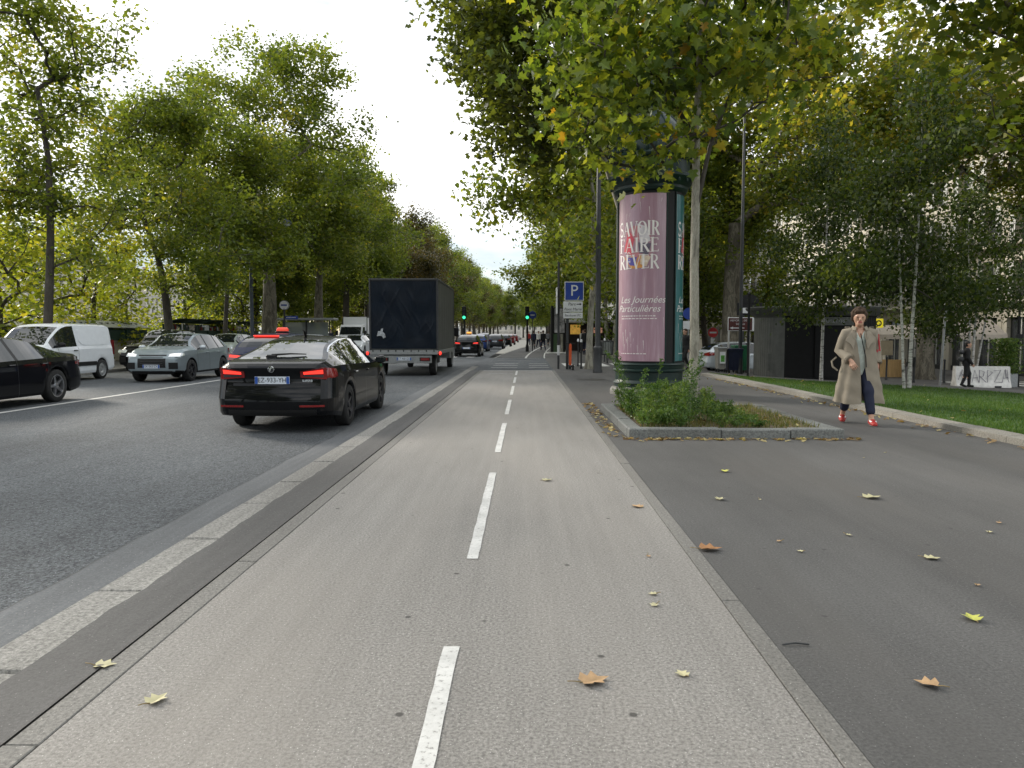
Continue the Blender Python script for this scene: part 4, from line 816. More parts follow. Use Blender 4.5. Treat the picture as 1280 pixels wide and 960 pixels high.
make_car('white_saloon', 'white saloon facing the camera between the black saloon and the truck', 'oncoming vehicles', LIFT | dict(lamps=[('headlight', 1, .42, .76, (.66, .68), (.1, .12), (M['lens'],), .2)], panels=[('grille', 1, -.4, .4, .5, .68, M['black'])]), PW_, (PX(436, 53), 55.5, -.1), -N90, detail=1, plates=('', ''))
make_car('black_estate', 'black car tucked in between the white saloon and the truck', 'oncoming vehicles', SUV, PB_, (PX(458, 58), 60, -.1), -N90, detail=1, plates=('', ''))
# ------- box lorries
def lorry(name, label, grp, loc, heading, front_only, box, cabm, L=6.9, H=3.42, W=2.42, back=None, sidem=None, wrinkle=True, roofline=None):
    root = thing(name, label, 'truck', loc, heading, grp); zb = .92; x0, x1 = -L / 2, L / 2
    rng = np.random.RandomState(3)
    from mathutils import noise as mn
    rq = random.Random(5); folds = [(rq.uniform(-1.1, 1.1), rq.uniform(1.4, 3.3), rq.uniform(.5, 1.2) * rq.choice((-1, 1)), rq.uniform(.25, .8), rq.uniform(.02, .05), rq.uniform(.007, .019)) for _ in range(24)]
    def wr(y, z):                                     # slack canvas: broad sag, some creases hanging from the top rail
        t = (z - zb) / (H - zb); d = .05 * mn.noise((y * 1.1, z * .7, 3)) + .02 * mn.noise((y * 3.2, z * 1.6, 7))
        for fy, fz, sl, ln, wd, dp in folds:
            u = (z - fz) / ln
            if abs(u) < 1: c = (y - fy - sl * (z - fz) * .5 - .1 * u * u); d += dp * math.exp(-(c / wd) ** 2) * (1 - u * u)
        return d * min(1, t * 6) * min(1, (1 - t) * 5 + .15)
    b = MB(); b.box(x0 + .03, x1, -W / 2 + .02, W / 2 - .02, zb, H - .03, sidem); 
    for sy in (-1, 1):
        P = [[(x, sy * (W / 2 - .005 + .012 * math.sin(x * 7) * math.sin((z - zb) / (H - zb) * math.pi) + .006 * math.sin(x * 23 + z)), z) for x in np.linspace(x0 + .06, x1 - .02, 70)] for z in np.linspace(zb + .02, H - .08, 14)]; b.grid(P, sidem, flip=sy > 0)
    b.build('cargo_box', root, smooth=60)
    b = MB(); P = [[(x0 - .005 - wr(y, z) * (1 if wrinkle else .15) * (1 - (abs(y) / (W / 2)) ** 8), y, z) for y in np.linspace(-W / 2 + .06, W / 2 - .06, 90)] for z in np.linspace(zb + .06, H - .08, 70)]; b.grid(P, back)
    if wrinkle:
        pass
    b.build('rear_curtain', root, smooth=180)
    b = MB(); fm = M['iron']
    for sy in (-1, 1): b.box(x0 - .03, x0 + .05, min(sy * (W / 2 - .05), sy * (W / 2 + .012)), max(sy * (W / 2 - .05), sy * (W / 2 + .012)), zb, H, fm, .01); b.box(x1 - .05, x1 + .012, min(sy * (W / 2 - .05), sy * (W / 2 + .012)), max(sy * (W / 2 - .05), sy * (W / 2 + .012)), zb, H, fm, .01); b.box(x0 + .055, x1 - .055, min(sy * (W / 2 - .06), sy * (W / 2 + .014)), max(sy * (W / 2 - .06), sy * (W / 2 + .014)), H - .08, H + .004, fm, .01)
    b.box(x0 - .032, x0 + .048, -W / 2 + .055, W / 2 - .055, H - .075, H + .003, fm, .01); b.build('frame', root)
    b = MB(); b.box(x0 - .035, x1 - .1, -W / 2, W / 2, zb - .15, zb - .004, M['steel'], .01)
    for k in range(9): b.box(x0 - .055, x0 - .036, -W / 2 + .12 + k * .27, -W / 2 + .16 + k * .27, zb - .05, zb + .03, M['iron'], .004)
    b.build('load_bed', root)
    b = MB(); b.box(x0 + .12, x1 + 1.2, -.48, -.36, .52, zb - .16, M['iron']); b.box(x0 + .12, x1 + 1.2, .36, .48, .52, zb - .16, M['iron']); b.box(x0 + 1.6, x0 + 2.6, .5, 1.0, .4, .75, M['black'], .03); b.box(x0 + 1.6, x0 + 2.6, -1.0, -.5, .4, .75, M['black'], .03); b.build('chassis', root)
    b = MB(); b.box(x0 + .02, x0 + .11, -.98, .98, .47, .74, M['steel'], .01); b.build('rear_bumper', root)
    for sy in (-1, 1):
        b = MB(); b.box(x0 - .005, x0 + .03, min(sy * .55, sy * .93), max(sy * .55, sy * .93), .54, .67, M['black'], .005); b.box(x0 - .015, x0 - .004, min(sy * .60, sy * .76), max(sy * .60, sy * .76), .56, .65, M['red_lamp'], .004); b.box(x0 - .015, x0 - .004, min(sy * .77, sy * .90), max(sy * .77, sy * .90), .56, .65, M['red_lit'] if sy > 0 else M['red_lamp'], .004); b.build('tail_light', root)
        b = MB(); b.tube([(x0 + .1, sy * (W / 2 - .1), zb - .12), (x0 - .02, sy * (W / 2 + .07), zb - .14)], .02, M['black'], 6); b.ellip((x0 - .03, sy * (W / 2 + .08), zb - .1), (.04, .05, .07), M['red_lit'], 10, 6); b.build('marker_lamp', root)
    b = MB(); st = len(b.v); plate_mesh(b, lambda y, z: (x0 + .005, y, z), -1, 0, .62, 'CT-468-QD'); b.build('number_plate', root, smooth=0)
    # cab
    cx = x1 + .12; b = MB(); prof = [(cx, .45), (cx, 2.25), (cx + .9, 2.3), (cx + 1.25, 2.15), (cx + 1.75, 1.45), (cx + 2.1, 1.25), (cx + 2.2, .8), (cx + 2.15, .4)]
    n = len(prof); hw = 1.0; V = [(x, y * (1 if z < 1.4 else .93), z) for y in (-hw, hw) for x, z in prof]; b.add(V, [tuple(range(n)), tuple(range(2 * n - 1, n - 1, -1))] + [(i, n + i, n + (i + 1) % n, (i + 1) % n) for i in range(n)], cabm); b.build('cab', root, smooth=20)
    b = MB(); b.add([(cx + 1.28, -.84, 2.1), (cx + 1.28, .84, 2.1), (cx + 1.76, .88, 1.47), (cx + 1.76, -.88, 1.47)], [(0, 1, 2, 3)], M['glass']); b.v = [(v[0] + .012, v[1], v[2] + .01) for v in b.v]; b.build('windscreen', root)
    for sy in (-1, 1):
        b = MB(); b.add([(cx + .35, sy * .945, 2.1), (cx + 1.1, sy * .945, 2.08), (cx + 1.55, sy * .975, 1.48), (cx + .35, sy * .975, 1.45)], [(0, 1, 2, 3)], M['glass']); b.build('side_window', root)
        b = MB(); b.box(cx + 1.4, cx + 1.52, min(sy * 1.08, sy * 1.3), max(sy * 1.08, sy * 1.3), 1.4, 1.8, M['black'], .03); b.tube([(cx + 1.46, sy * .95, 1.6), (cx + 1.46, sy * 1.1, 1.6)], .02, M['black'], 6); b.build('wing_mirror', root)
        b = MB(); b.box(cx + 2.13, cx + 2.215, min(sy * .6, sy * .95), max(sy * .6, sy * .95), .75, .95, M['lens'], .02); b.build('headlight', root)
        add_wheel(root, x0 + 1.05, sy * .92, .36, .24, 0, pbr('steel_wheel', (.4, .41, .42), .45, .6)); add_wheel(root, cx + 1.2, sy * .9, .36, .22, 0, pbr('steel_wheel', (.4, .41, .42), .45, .6))
    return root
m, n, l, p = nodes('navy_tarpaulin'); p.inputs['Roughness'].default_value = .40; p.inputs['Specular IOR Level'].default_value = .2; z = noise(n, l, 1.5, 4, .6); r = ramp(n, [(.35, (.0018, .005, .011)), (.7, (.0035, .009, .018))]); l.new(z.outputs[0], r.inputs[0]); l.new(r.outputs[0], p.inputs['Base Color']); bumpn(n, l, p, noise(n, l, 2.2, 5, .65, (1, 1, .55), dist=1.5).outputs[0], .25, .08); M['tarp'] = m
M['greytarp'] = pbr('grey_tarpaulin', (.085, .088, .082), .55, var=.2, scale=3, bump=.3, bscale=5)
lr = lorry('box_truck', 'tall box truck with crumpled navy rear curtain and grey sides driving away', 'vehicles going away', (-4.33, 27.2 + 3.3, -.1), N90 + R(.4), False, None, M['steel'], L=6.6, back=M['tarp'], sidem=M['greytarp'], H=3.45)
b = MB(); b.add([(-3.345, .95, 1.42), (-3.345, .90, 1.60), (-3.345, .82, 1.60), (-3.345, .80, 1.68), (-3.345, .72, 1.70), (-3.345, .74, 1.58), (-3.345, .66, 1.5), (-3.345, .63, 1.38), (-3.345, .72, 1.34), (-3.345, .76, 1.42), (-3.345, .84, 1.44)], [tuple(range(11))], pbr('worn_sticker', (.35, .37, .39), .7, var=.4, scale=14)); b.build('worn_sticker', lr)
lorry('white_box_truck', 'white box truck facing the camera, its body peeping out left of the navy truck', 'oncoming vehicles', (PX(449, 66) - .3, 68, -.1), -N90, True, None, M['white'], L=4.2, H=3.0, W=2.1, back=M['white'], sidem=M['white'], wrinkle=False)
# ------------------------------------------------------------------ buildings
M['facade'] = pbr('limestone', (.50, .46, .38), .9, var=.14, scale=1.2, bump=.2, bscale=8)
M['facade2'] = pbr('pale_stone', (.56, .53, .47), .9, var=.12, scale=.8)
M['zinc'] = pbr('zinc_roof', (.17, .19, .21), .5, .3, var=.15, scale=2)
M['pane'] = pbr('window_pane', (.03, .035, .04), .05, var=0, spec=1)
M['frame_w'] = pbr('white_frame', (.6, .59, .56), .6, var=.05)
M['shutter'] = pbr('grey_shutter', (.42, .42, .40), .7, var=.1)
def house(label, group, loc, rz, bays, floors, bw=2.9, fh=3.15, gf=4.0, depth=12, roof='mansard', wallm=None, detail=True, shop=True):
    """front on local y=0 facing -y; x runs along the street"""
    root = thing('apartment_building', label, 'building', loc, rz, group); Wd = bays * bw; H = gf + floors * fh; wm = wallm or M['facade']; b = MB(); ww, wh = 1.15, 2.05
    b.box(0, Wd, .35, depth, -1, H, wm)
    for f in range(floors):                                 # piers, spandrels: real window recesses
        z0 = gf + f * fh; zb, zt = z0 + .35, z0 + .35 + wh
        b.box(0, Wd, 0, .348, z0, zb, wm); b.box(0, Wd, 0, .348, zt, z0 + fh, wm); 
        for k in range(bays + 1):
            a = 0 if k == 0 else k * bw - (bw - ww) / 2; c = Wd if k == bays else k * bw + (bw - ww) / 2
            b.box(a, c, .002, .346, zb, zt, wm)
        b.box(-.05, Wd + .05, -.12, -.002, z0 - .12, z0 + .06, wm)
    for k in range(bays + 1):
        a = 0 if k == 0 else k * bw - .42; c = Wd if k == bays else k * bw + .42; b.box(a, c, -.03, .346, -1, gf - .75, wm)
    b.box(0, Wd, -.05, .346, gf - .748, gf - .12, wm); b.box(-.2, Wd + .2, -.45, .34, H + .002, H + .3, wm, .05)
    b.build('wall', root, smooth=0)
    for f in range(floors):
        for k in range(bays):
            x = k * bw + bw / 2; z0 = gf + f * fh + .35; q = MB()
            q.box(x - ww / 2 + .002, x + ww / 2 - .002, .30, .345, z0 + .002, z0 + wh - .002, M['frame_w'])
            for dx in (-1, 1):
                for r_ in range(3): q.box(x + min(dx * .05, dx * (ww / 2 - .09)), x + max(dx * .05, dx * (ww / 2 - .09)), .27, .298, z0 + .1 + r_ * .64, z0 + .1 + r_ * .64 + .56, M['pane'])
            if detail: q.box(x - ww / 2 - .48, x - ww / 2 - .02, -.05, -.004, z0 + .02, z0 + wh, M['shutter']); q.box(x + ww / 2 + .02, x + ww / 2 + .48, -.05, -.004, z0 + .02, z0 + wh, M['shutter'])
            q.build('window', root, smooth=0)
    if detail:
        for f in (0, 1, floors - 1):
            q = MB(); z0 = gf + f * fh; q.box(0, Wd, -.75, -.121, z0 + .062, z0 + .2, wm)
            q.box(0, Wd, -.73, -.70, z0 + 1.1, z0 + 1.15, M['iron'])
            for k in range(int(Wd / .16)): q.box(k * .16, k * .16 + .022, -.725, -.705, z0 + .2, z0 + 1.1, M['iron'])
            q.build('balcony', root, smooth=0)
    q = MB(); q.add([(-.1, -.1, H + .302), (Wd + .1, -.1, H + .302), (Wd + .1, depth, H + .302), (-.1, depth, H + .302), (.3, 1.3, H + 3.0), (Wd - .3, 1.3, H + 3.0), (Wd - .3, depth - 1.3, H + 3.0), (.3, depth - 1.3, H + 3.0)], [(0, 1, 5, 4), (1, 2, 6, 5), (2, 3, 7, 6), (3, 0, 4, 7), (4, 5, 6, 7)], M['zinc']); ro = q.build('roof', root, smooth=0)
    for k in range(0, bays, 2):
        x = k * bw + bw / 2; q = MB(); q.box(x - .65, x + .65, .15, 1.6, H + .32, H + 2.1, wm); q.box(x - .45, x + .45, .12, .149, H + .6, H + 1.9, M['pane']); q.box(x - .8, x + .8, .05, 1.6, H + 2.102, H + 2.25, M['zinc']); q.build('dormer', root, smooth=0)
    for k in range(2):
        q = MB(); x = Wd * (.25 + .5 * k); q.box(x - 1.1, x + 1.1, 3, 3.7, H + 2.5, H + 5, wm)
        for t in range(4): q.lathe([(.11, H + 5), (.09, H + 5.6)], pbr('chimney_pot', (.35, .14, .07), .9), (x - .8 + t * .5, 3.35), 8)
        q.build('chimney', ro, smooth=0)
    if shop:
        q = MB()
        for k in range(bays): q.box(k * bw + .422, k * bw + bw - .422, .2, .34, -1, gf - .752, M['pane']); q.box(k * bw + .43, k * bw + bw - .43, .12, .19, .0 - .9, .3 - .9 + .9, M['iron']); q.box(k * bw + bw / 2 - .03, k * bw + bw / 2 + .03, .14, .195, .3, gf - .76, M['frame_w'])
        q.build('shop_front', root, smooth=0)
    return root
GBL = 'pale stone apartment houses behind the right-hand trees'
XF = 27.2
for i, (y, bays, fl, lb) in enumerate(((30, 5, 4, 'pale stone house at the right edge, nearest behind the birches'), (44.6, 5, 4, 'pale stone house with awnings behind the large plane tree'), (59.2, 6, 4, 'pale stone house behind the toilet kiosk roof'), (76.8, 6, 5, 'pale stone house farthest along the right, seen through gaps left of the kiosk'))):
    hh = house(lb, GBL, (XF + (i % 2) * .02, y + bays * 2.9, -.9), -N90, bays, fl)
house('pale stone house facing the camera at the far end of the side street', None, (12, 92, -.9), 0, 5, 4, shop=True)
house('cream building glimpsed behind the lamp post and the litter bin', None, (20, 128, -.9), 0, 4, 5)
for i, (x, y, ry, bays, fl, lb) in enumerate(((-112, 55, N90, 8, 4, 'left of the white van'), (-113, 82, N90, 7, 5, 'behind the leaning trunk'), (-111, 106, N90, 9, 4, 'right of the leaning trunk'), (-114, 136, N90, 9, 5, 'behind the thick pale trunk'), (-112, 166, N90, 9, 4, 'behind the bus stop'), (-112, 196, N90, 9, 5, 'left of the navy truck'), (-112, 226, N90, 9, 4, 'first one hidden by the navy truck'), (-112, 258, N90, 10, 5, 'second one hidden by the navy truck'), (-112, 292, N90, 10, 4, 'third one hidden by the navy truck'))):
    house('pale building across the river ' + lb, 'buildings on the far bank', (x, y, -.5), ry, bays, fl, wallm=M['facade2'], detail=False, shop=False)
for i, (x, bays, fl) in enumerate(((-62, 9, 4), (-35, 10, 5), (-5, 9, 4), (22, 9, 5))): house('far pale building closing the avenue, ' + ('left end', 'behind the left row', 'behind the traffic queue', 'behind the right row')[i] + ' of the view', 'buildings closing the avenue', (x, 400 + (i % 2) * 6, -.6), 0, bays, fl, wallm=M['facade2'], detail=False, shop=False)
# ------------------------------------------------------------------ bookstalls on the parapet
M['stall'] = pbr('stall_green', (.012, .04, .028), .6, var=.2, scale=5)
M['stall_lid'] = pbr('stall_lid_zinc', (.30, .32, .29), .6, .2, var=.2, scale=3)
M['book'] = pbr('book_spines', (.5, .46, .40), .7, var=.6, scale=14)
def stall(y, L, label, op=False, lidm=None):
    root = thing('bookstall', label, 'bookstall', (-21.45, y, 1.085), 0, 'green bookstalls on the parapet')
    b = MB(); b.box(-.38, .38, 0, L, 0, .55, M['stall'], .01); b.box(-.38, -.30, .001, L - .001, .552, .95, M['stall']); b.build('box', root, smooth=0)
    b = MB()
    if not op: b.add([(-.40, -.02, .96), (-.40, L + .02, .96), (.55, L + .02, .62), (.55, -.02, .62), (-.40, -.02, 1.0), (-.40, L + .02, 1.0), (.57, L + .02, .66), (.57, -.02, .66)], [(0, 3, 2, 1), (4, 5, 6, 7), (0, 1, 5, 4), (2, 3, 7, 6), (1, 2, 6, 5), (0, 4, 7, 3)], M['stall_lid']); [b.box(-.1, .1, L * k / 4 - .02, L * k / 4 + .02, .84, .90, M['iron']) for k in range(1, 4)]
    else: b.add([(-.40, -.02, .98), (-.40, L + .02, .98), (.75, L + .02, 1.22), (.75, -.02, 1.22), (-.40, -.02, 1.03), (-.40, L + .02, 1.03), (.77, L + .02, 1.27), (.77, -.02, 1.27)], [(0, 3, 2, 1), (4, 5, 6, 7), (0, 1, 5, 4), (2, 3, 7, 6), (1, 2, 6, 5), (0, 4, 7, 3)], M['stall'])
    b.build('lid', root, smooth=0)
    if op:
        b = MB(); rq = random.Random(int(y * 10)); yy = .05
        while yy < L - .1:
            wd = rq.uniform(.03, .3); h = rq.uniform(.16, .36); b.box(-.1 + rq.uniform(0, .2), .3, yy, yy + wd, .555, .555 + h, rq.choice([M['book'], M['white'], M['stall'], PD_, PR_])); yy += wd + rq.uniform(.01, .12)
        b.build('displayed_books', root, smooth=0)
for k in range(9): stall(21 + 2.35 * k + (.6 if k > 4 else 0), 2.2, 'closed green bookstall, ' + ('first', 'second', 'third', 'fourth', 'fifth', 'sixth', 'seventh', 'eighth', 'ninth')[k] + ' from the left along the parapet')
for k in range(6): stall(46 + 2.45 * k, 2.2, 'open bookstall with raised lid, ' + ('first', 'second', 'third', 'fourth', 'fifth', 'sixth')[k] + ' from the left behind the slender trunk', True)
# ------------------------------------------------------------------ advertising column
CX, CY = PX(811, 18.1), 18.1
col = thing('advertising_column', 'tall dark green cylindrical advertising column with pink and teal posters', 'advertising column', (CX, CY, 0))
gi = M['green_iron']
b = MB(); b.lathe([(0, 0), (.90, 0), (.90, .10), (.86, .16), (.80, .18)], M['granite'], n=48)
b.lathe([(.80, .18), (.80, .24), (.83, .27), (.80, .30), (.78, .34)], gi, n=48); b.lathe([(.78, .34), (.78, .52)], gi, n=96, flute=1, fdep=.012); b.lathe([(.78, .52), (.83, .54), (.835, .57), (.80, .60)], gi, n=48); b.lathe([(.80, .60), (.815, .68)], gi, n=96, flute=1, fdep=.012); b.lathe([(.815, .68), (.83, .70), (.80, .73), (.75, .74)], gi, n=48); b.build('base', col, smooth=30)
b = MB(); b.lathe([(.752, .72), (.752, 4.6)], M['black'], n=64)
for a in (-61, 57, 177):
    for d in (-10, 0, 10): b.box(0, 1, 0, 1, 0, 1, gi) if False else None
    for s_ in (-1, 1):
        th = R(a + s_ * 9.5); b.tube([(.765 * math.cos(th), .765 * math.sin(th), .74), (.765 * math.cos(th), .765 * math.sin(th), 4.58)], .018, gi, 6)
b.build('drum', col, smooth=40)
b = MB(); b.lathe([(.75, 4.58), (.80, 4.60), (.84, 4.66), (.84, 4.72), (.90, 4.76), (.95, 4.84), (1.0, 4.9), (1.0, 4.96), (.93, 4.99)], gi, n=64); b.lathe([(.88, 4.99), (.88, 5.28)], gi, n=6 * 16, flute=1, fdep=.006); b.lathe([(.88, 5.28), (.97, 5.32), (1.0, 5.37), (.95, 5.42), (.86, 5.45)], gi, n=64)
for k in range(24):
    a = 2 * math.pi * k / 24; b.ellip((.93 * math.cos(a), .93 * math.sin(a), 5.50), (.05, .05, .10), gi, 6, 5)
    b.ellip((.98 * math.cos(a), .98 * math.sin(a), 4.80), (.03, .03, .05), gi, 6, 5)
V, F = text_polys('THEATRES     SPECTACLES     THEATRES     SPECTACLES', .15)
b.build('cornice', col, smooth=30)
b = MB(); b.lathe([(.86, 5.45), (.85, 5.62), (.80, 5.85), (.68, 6.1), (.5, 6.3), (.3, 6.43), (.16, 6.5), (.14, 6.58), (.2, 6.64), (.16, 6.7), (.06, 6.78)], gi, n=48)
for k in range(10):
    a = 2 * math.pi * k / 10; b.tube([(r_ * 1.01 * math.cos(a), r_ * 1.01 * math.sin(a), z) for r_, z in ((.85, 5.62), (.80, 5.85), (.68, 6.1), (.5, 6.3), (.3, 6.43))], .022, gi, 6)
b.build('dome', col, smooth=50)
b = MB(); b.lathe([(.06, 6.76), (.10, 6.82), (.10, 6.88), (.05, 6.94), (.035, 7.05), (.05, 7.12), (0, 7.3)], gi, n=16); b.build('finial', col, smooth=50)
# posters bent round the drum; u = arc metres from poster centre, v = height
def onposter(a0, r=.762): return lambda u, v, d=0: ((r + d) * math.cos(R(a0) + u / r), (r + d) * math.sin(R(a0) + u / r), v)
def polyp(b, f, pts, d, m, sub=3):
    P = []
    for i in range(len(pts)):
        p, q = pts[i], pts[(i + 1) % len(pts)]
        for t in range(sub): P.append((p[0] + (q[0] - p[0]) * t / sub, p[1] + (q[1] - p[1]) * t / sub))
    cu = sum(p[0] for p in P) / len(P); cv = sum(p[1] for p in P) / len(P); P2 = [(cu + (p[0] - cu) * .5, cv + (p[1] - cv) * .5) for p in P]; n = len(P)
    b.add([f(*p, d) for p in P] + [f(*p, d) for p in P2] + [f(cu, cv, d)], [(i, (i + 1) % n, n + (i + 1) % n, n + i) for i in range(n)] + [(n + i, n + (i + 1) % n, 2 * n) for i in range(n)], m)
def seg(b, f, p, q, w0, w1, d, m, n=4):
    dx, dy = q[0] - p[0], q[1] - p[1]; l = math.hypot(dx, dy) + 1e-9; nx, ny = -dy / l, dx / l; A = []
    for i in range(n + 1):
        t = i / n; w_ = (w0 + (w1 - w0) * t) / 2; x, y = p[0] + dx * t, p[1] + dy * t; A.append([f(x + nx * w_, y + ny * w_, d), f(x - nx * w_, y - ny * w_, d)])
    b.grid(A, m)
def arcpts(cx, cy, rx, ry, a0, a1, n=10): return [(cx + rx * math.cos(R(a0 + (a1 - a0) * i / n)), cy + ry * math.sin(R(a0 + (a1 - a0) * i / n))) for i in range(n + 1)]
TH, TN = .15, .045                                          # thick and thin strokes of a Roman capital
SER = {  # width, [(points, w0, w1)], serifs [(x, y, length)]
 'S': (.55, [(arcpts(.28, .745, .22, .235, 35, 270, 12) + arcpts(.27, .26, .24, .25, 90, -145, 12), None, None)], [(.49, .82, -.12), (.05, .17, -.12)]),
 'A': (.78, [([(.39, 1), (.08, 0)], TN, TN), ([(.39, 1), (.70, 0)], TH, TH), ([(.2, .36), (.58, .36)], TN, TN)], [(.08, 0, .24), (.70, 0, .28)]),
 'V': (.76, [([(.07, 1), (.38, 0)], TH, TH), ([(.69, 1), (.38, 0)], TN, TN)], [(.08, 1, .28), (.69, 1, .24)]),
 'O': (.84, [(arcpts(.42, .5, .36, .49, 90, 450, 24), 'o', None)], []),
 'I': (.34, [([(.17, 0), (.17, 1)], TH, TH)], [(.17, 0, .3), (.17, 1, .3)]),
 'R': (.74, [([(.16, 0), (.16, 1)], TH, TH), ([(.16, .97)] + arcpts(.36, .74, .21, .23, 90, -90, 10) + [(.16, .51)], 'o', None), ([(.36, .51), (.68, 0)], TH, TH)], [(.16, 0, .3), (.13, 1, .26), (.69, 0, .16)]),
 'F': (.6, [([(.16, 0), (.16, 1)], TH, TH), ([(.16, .97), (.54, .97)], TN, TN), ([(.16, .52), (.44, .52)], TN, TN)], [(.16, 0, .3), (.13, 1, .26), (.54, .9, -.14), (.44, .52, -.16)]),
 'E': (.64, [([(.16, 0), (.16, 1)], TH, TH), ([(.16, .97), (.56, .97)], TN, TN), ([(.16, .52), (.46, .52)], TN, TN), ([(.16, .03), (.58, .03)], TN, TN)], [(.13, 0, .26), (.13, 1, .26), (.56, .9, -.14), (.46, .52, -.16), (.59, .1, -.16)])}
def serif_word(b, f, word, u0, v0, h, d, m, w_=1.0):
    u = u0
    for ch in word:
        hat = ch == 'Ê'; L_ = SER['E' if hat else ch]; T = lambda p: (u + p[0] * h * w_, v0 + p[1] * h)
        for pts, a, c in L_[1]:
            for p, q in zip(pts[:-1], pts[1:]):
                dx, dy = q[0] - p[0], q[1] - p[1]; l = math.hypot(dx, dy) + 1e-9
                if a is None: ww = TN + (TH - TN) * abs(dx / l) ** 2 * .9 + .02      # S: thick along its spine
                elif a == 'o': ww = TN + (TH - TN) * abs(dy / l) ** 1.5
                else: ww = a
                seg(b, f, T(p), T((q[0] + dx * .04, q[1] + dy * .04)), ww * h, ww * h, d, m, 2 if a in (None, 'o') else 4)
        for x, y, l in L_[2]:
            if l > 0: seg(b, f, T((x - l / 2, y)), T((x + l / 2, y)), .04 * h, .04 * h, d + .0004, m, 2)
            else: seg(b, f, T((x, y + l / 2)), T((x, y - l / 2)), .04 * h, .04 * h, d + .0004, m, 2)
        if hat:
            for s_ in (-1, 1): seg(b, f, T((.34, 1.22)), T((.34 + s_ * .16, 1.08)), .05 * h, .05 * h, d, m, 2)
        u += (L_[0] + .06) * h * w_
def wordw(word, h, w_): return sum(SER['E' if c == 'Ê' else c][0] + .06 for c in word) * h * w_
m, n, l, p = nodes('pink_poster'); p.inputs['Roughness'].default_value = .35; p.inputs['Coat Weight'].default_value = .5; p.inputs['Coat Roughness'].default_value = .12
z = noise(n, l, 9, 6, .7, (1, 1, .08)); r = ramp(n, [(.30, (.30, .175, .225)), (.52, (.36, .215, .27)), (.64, (.42, .28, .33)), (.74, (.55, .45, .48))]); l.new(z.outputs[0], r.inputs[0]); l.new(r.outputs[0], p.inputs['Base Color']); M['pink'] = m
m, n, l, p = nodes('teal_poster'); p.inputs['Roughness'].default_value = .35; p.inputs['Coat Weight'].default_value = .5
z = noise(n, l, 9, 6, .7, (1, 1, .08)); r = ramp(n, [(.3, (.012, .10, .11)), (.6, (.02, .15, .16)), (.75, (.12, .24, .25))]); l.new(z.outputs[0], r.inputs[0]); l.new(r.outputs[0], p.inputs['Base Color']); M['teal'] = m
WH = pbr('poster_white', (.78, .74, .72), .5, var=.08, scale=12)
def poster(a0, a1, mat, lab, art):
    ac = (a0 + a1) / 2; f = onposter(ac); hw = R(a1 - a0) / 2 * .762; b = MB()
    b.grid([[f(u, v) for u in np.linspace(-hw, hw, 30)] for v in (.78, 2.0, 3.2, 4.52)], mat, flip=True)
    C_ = lambda col, nm: pbr(nm, col, .5, var=.2, scale=10)
    cu, cv = -.06, 3.36                                     # round floral motif
    if art:
        polyp(b, f, [(cu + .37 * math.cos(t), cv + .46 * math.sin(t)) for t in np.linspace(0, 6.283, 18, endpoint=False)], .001, C_((.50, .20, .22), 'motif_rose'))
        polyp(b, f, [(cu - .34, cv - .1), (cu - .2, cv + .40), (cu - .05, cv + .15), (cu - .12, cv - .2)], .002, C_((.55, .05, .08), 'motif_red'))
        polyp(b, f, [(cu + .02, cv + .5), (cu + .25, cv + .42), (cu + .33, cv + .1), (cu + .1, cv + .05)], .002, C_((.6, .56, .58), 'motif_pale'))
        polyp(b, f, [(cu + .05, cv + .08), (cu + .34, cv + .05), (cu + .28, cv - .2), (cu + .08, cv - .16)], .0025, C_((.12, .10, .14), 'motif_slate'))
        polyp(b, f, [(cu - .33, cv - .22), (cu + .3, cv - .2), (cu + .16, cv - .48), (cu - .12, cv - .5)], .0026, C_((.62, .27, .05), 'motif_orange'))
        polyp(b, f, [(cu - .26, cv - .26), (cu + .02, cv - .24), (cu + .0, cv - .44), (cu - .16, cv - .42)], .0032, C_((.08, .07, .33), 'motif_blue'))
        polyp(b, f, [(cu + .12, cv - .2), (cu + .34, cv - .24), (cu + .24, cv - .46), (cu + .1, cv - .4)], .0034, C_((.62, .5, .38), 'motif_cream'))
    for k, wd in enumerate(('SAVOIR', 'FAIRE', 'RÊVER')):
        h = .33; sc = 1.10 / wordw(wd, h, 1.0); serif_word(b, f, wd, -.55 + (.0 if k != 0 else 0), 3.60 - k * .37, h * .93, .004, WH, sc)
    for txt, v, s, du in (('Les Journées', 2.16, .215, .06), ('Particulières', 1.96, .215, -.04)):
        V, F = text_polys(txt, s, .35); b.add([f(x + du, v + y, .004) for x, y in V], F, WH)
    rq = random.Random(7)
    for v, wl in ((1.80, .80), (1.74, .86), (.95, .6)):      # fine print, too small to read
        u = -.46
        while u < -.46 + wl: q = rq.uniform(.03, .09); seg(b, f, (u, v), (u + q, v), .018, .018, .004, WH, 1); u += q + .02
    for k in range(26):                                      # torn and scraped streaks
        u = rq.uniform(-hw * .95, hw * .95); v = rq.choice([rq.uniform(.9, 2.0), rq.uniform(3.6, 4.45)]); q = rq.uniform(.06, .4); seg(b, f, (u, v), (u + rq.uniform(-.02, .02), v - q), rq.uniform(.003, .012), .002, .0045, WH, 3)
    o = b.build('poster', col, smooth=60); o['label'] = lab
poster(-165, -72, M['pink'], 'pink poster with white capitals and a round floral motif', True)
poster(-50, 43, M['teal'], 'teal poster seen edge on', True); poster(70, 163, M['teal'], 'teal poster on the far side', True)
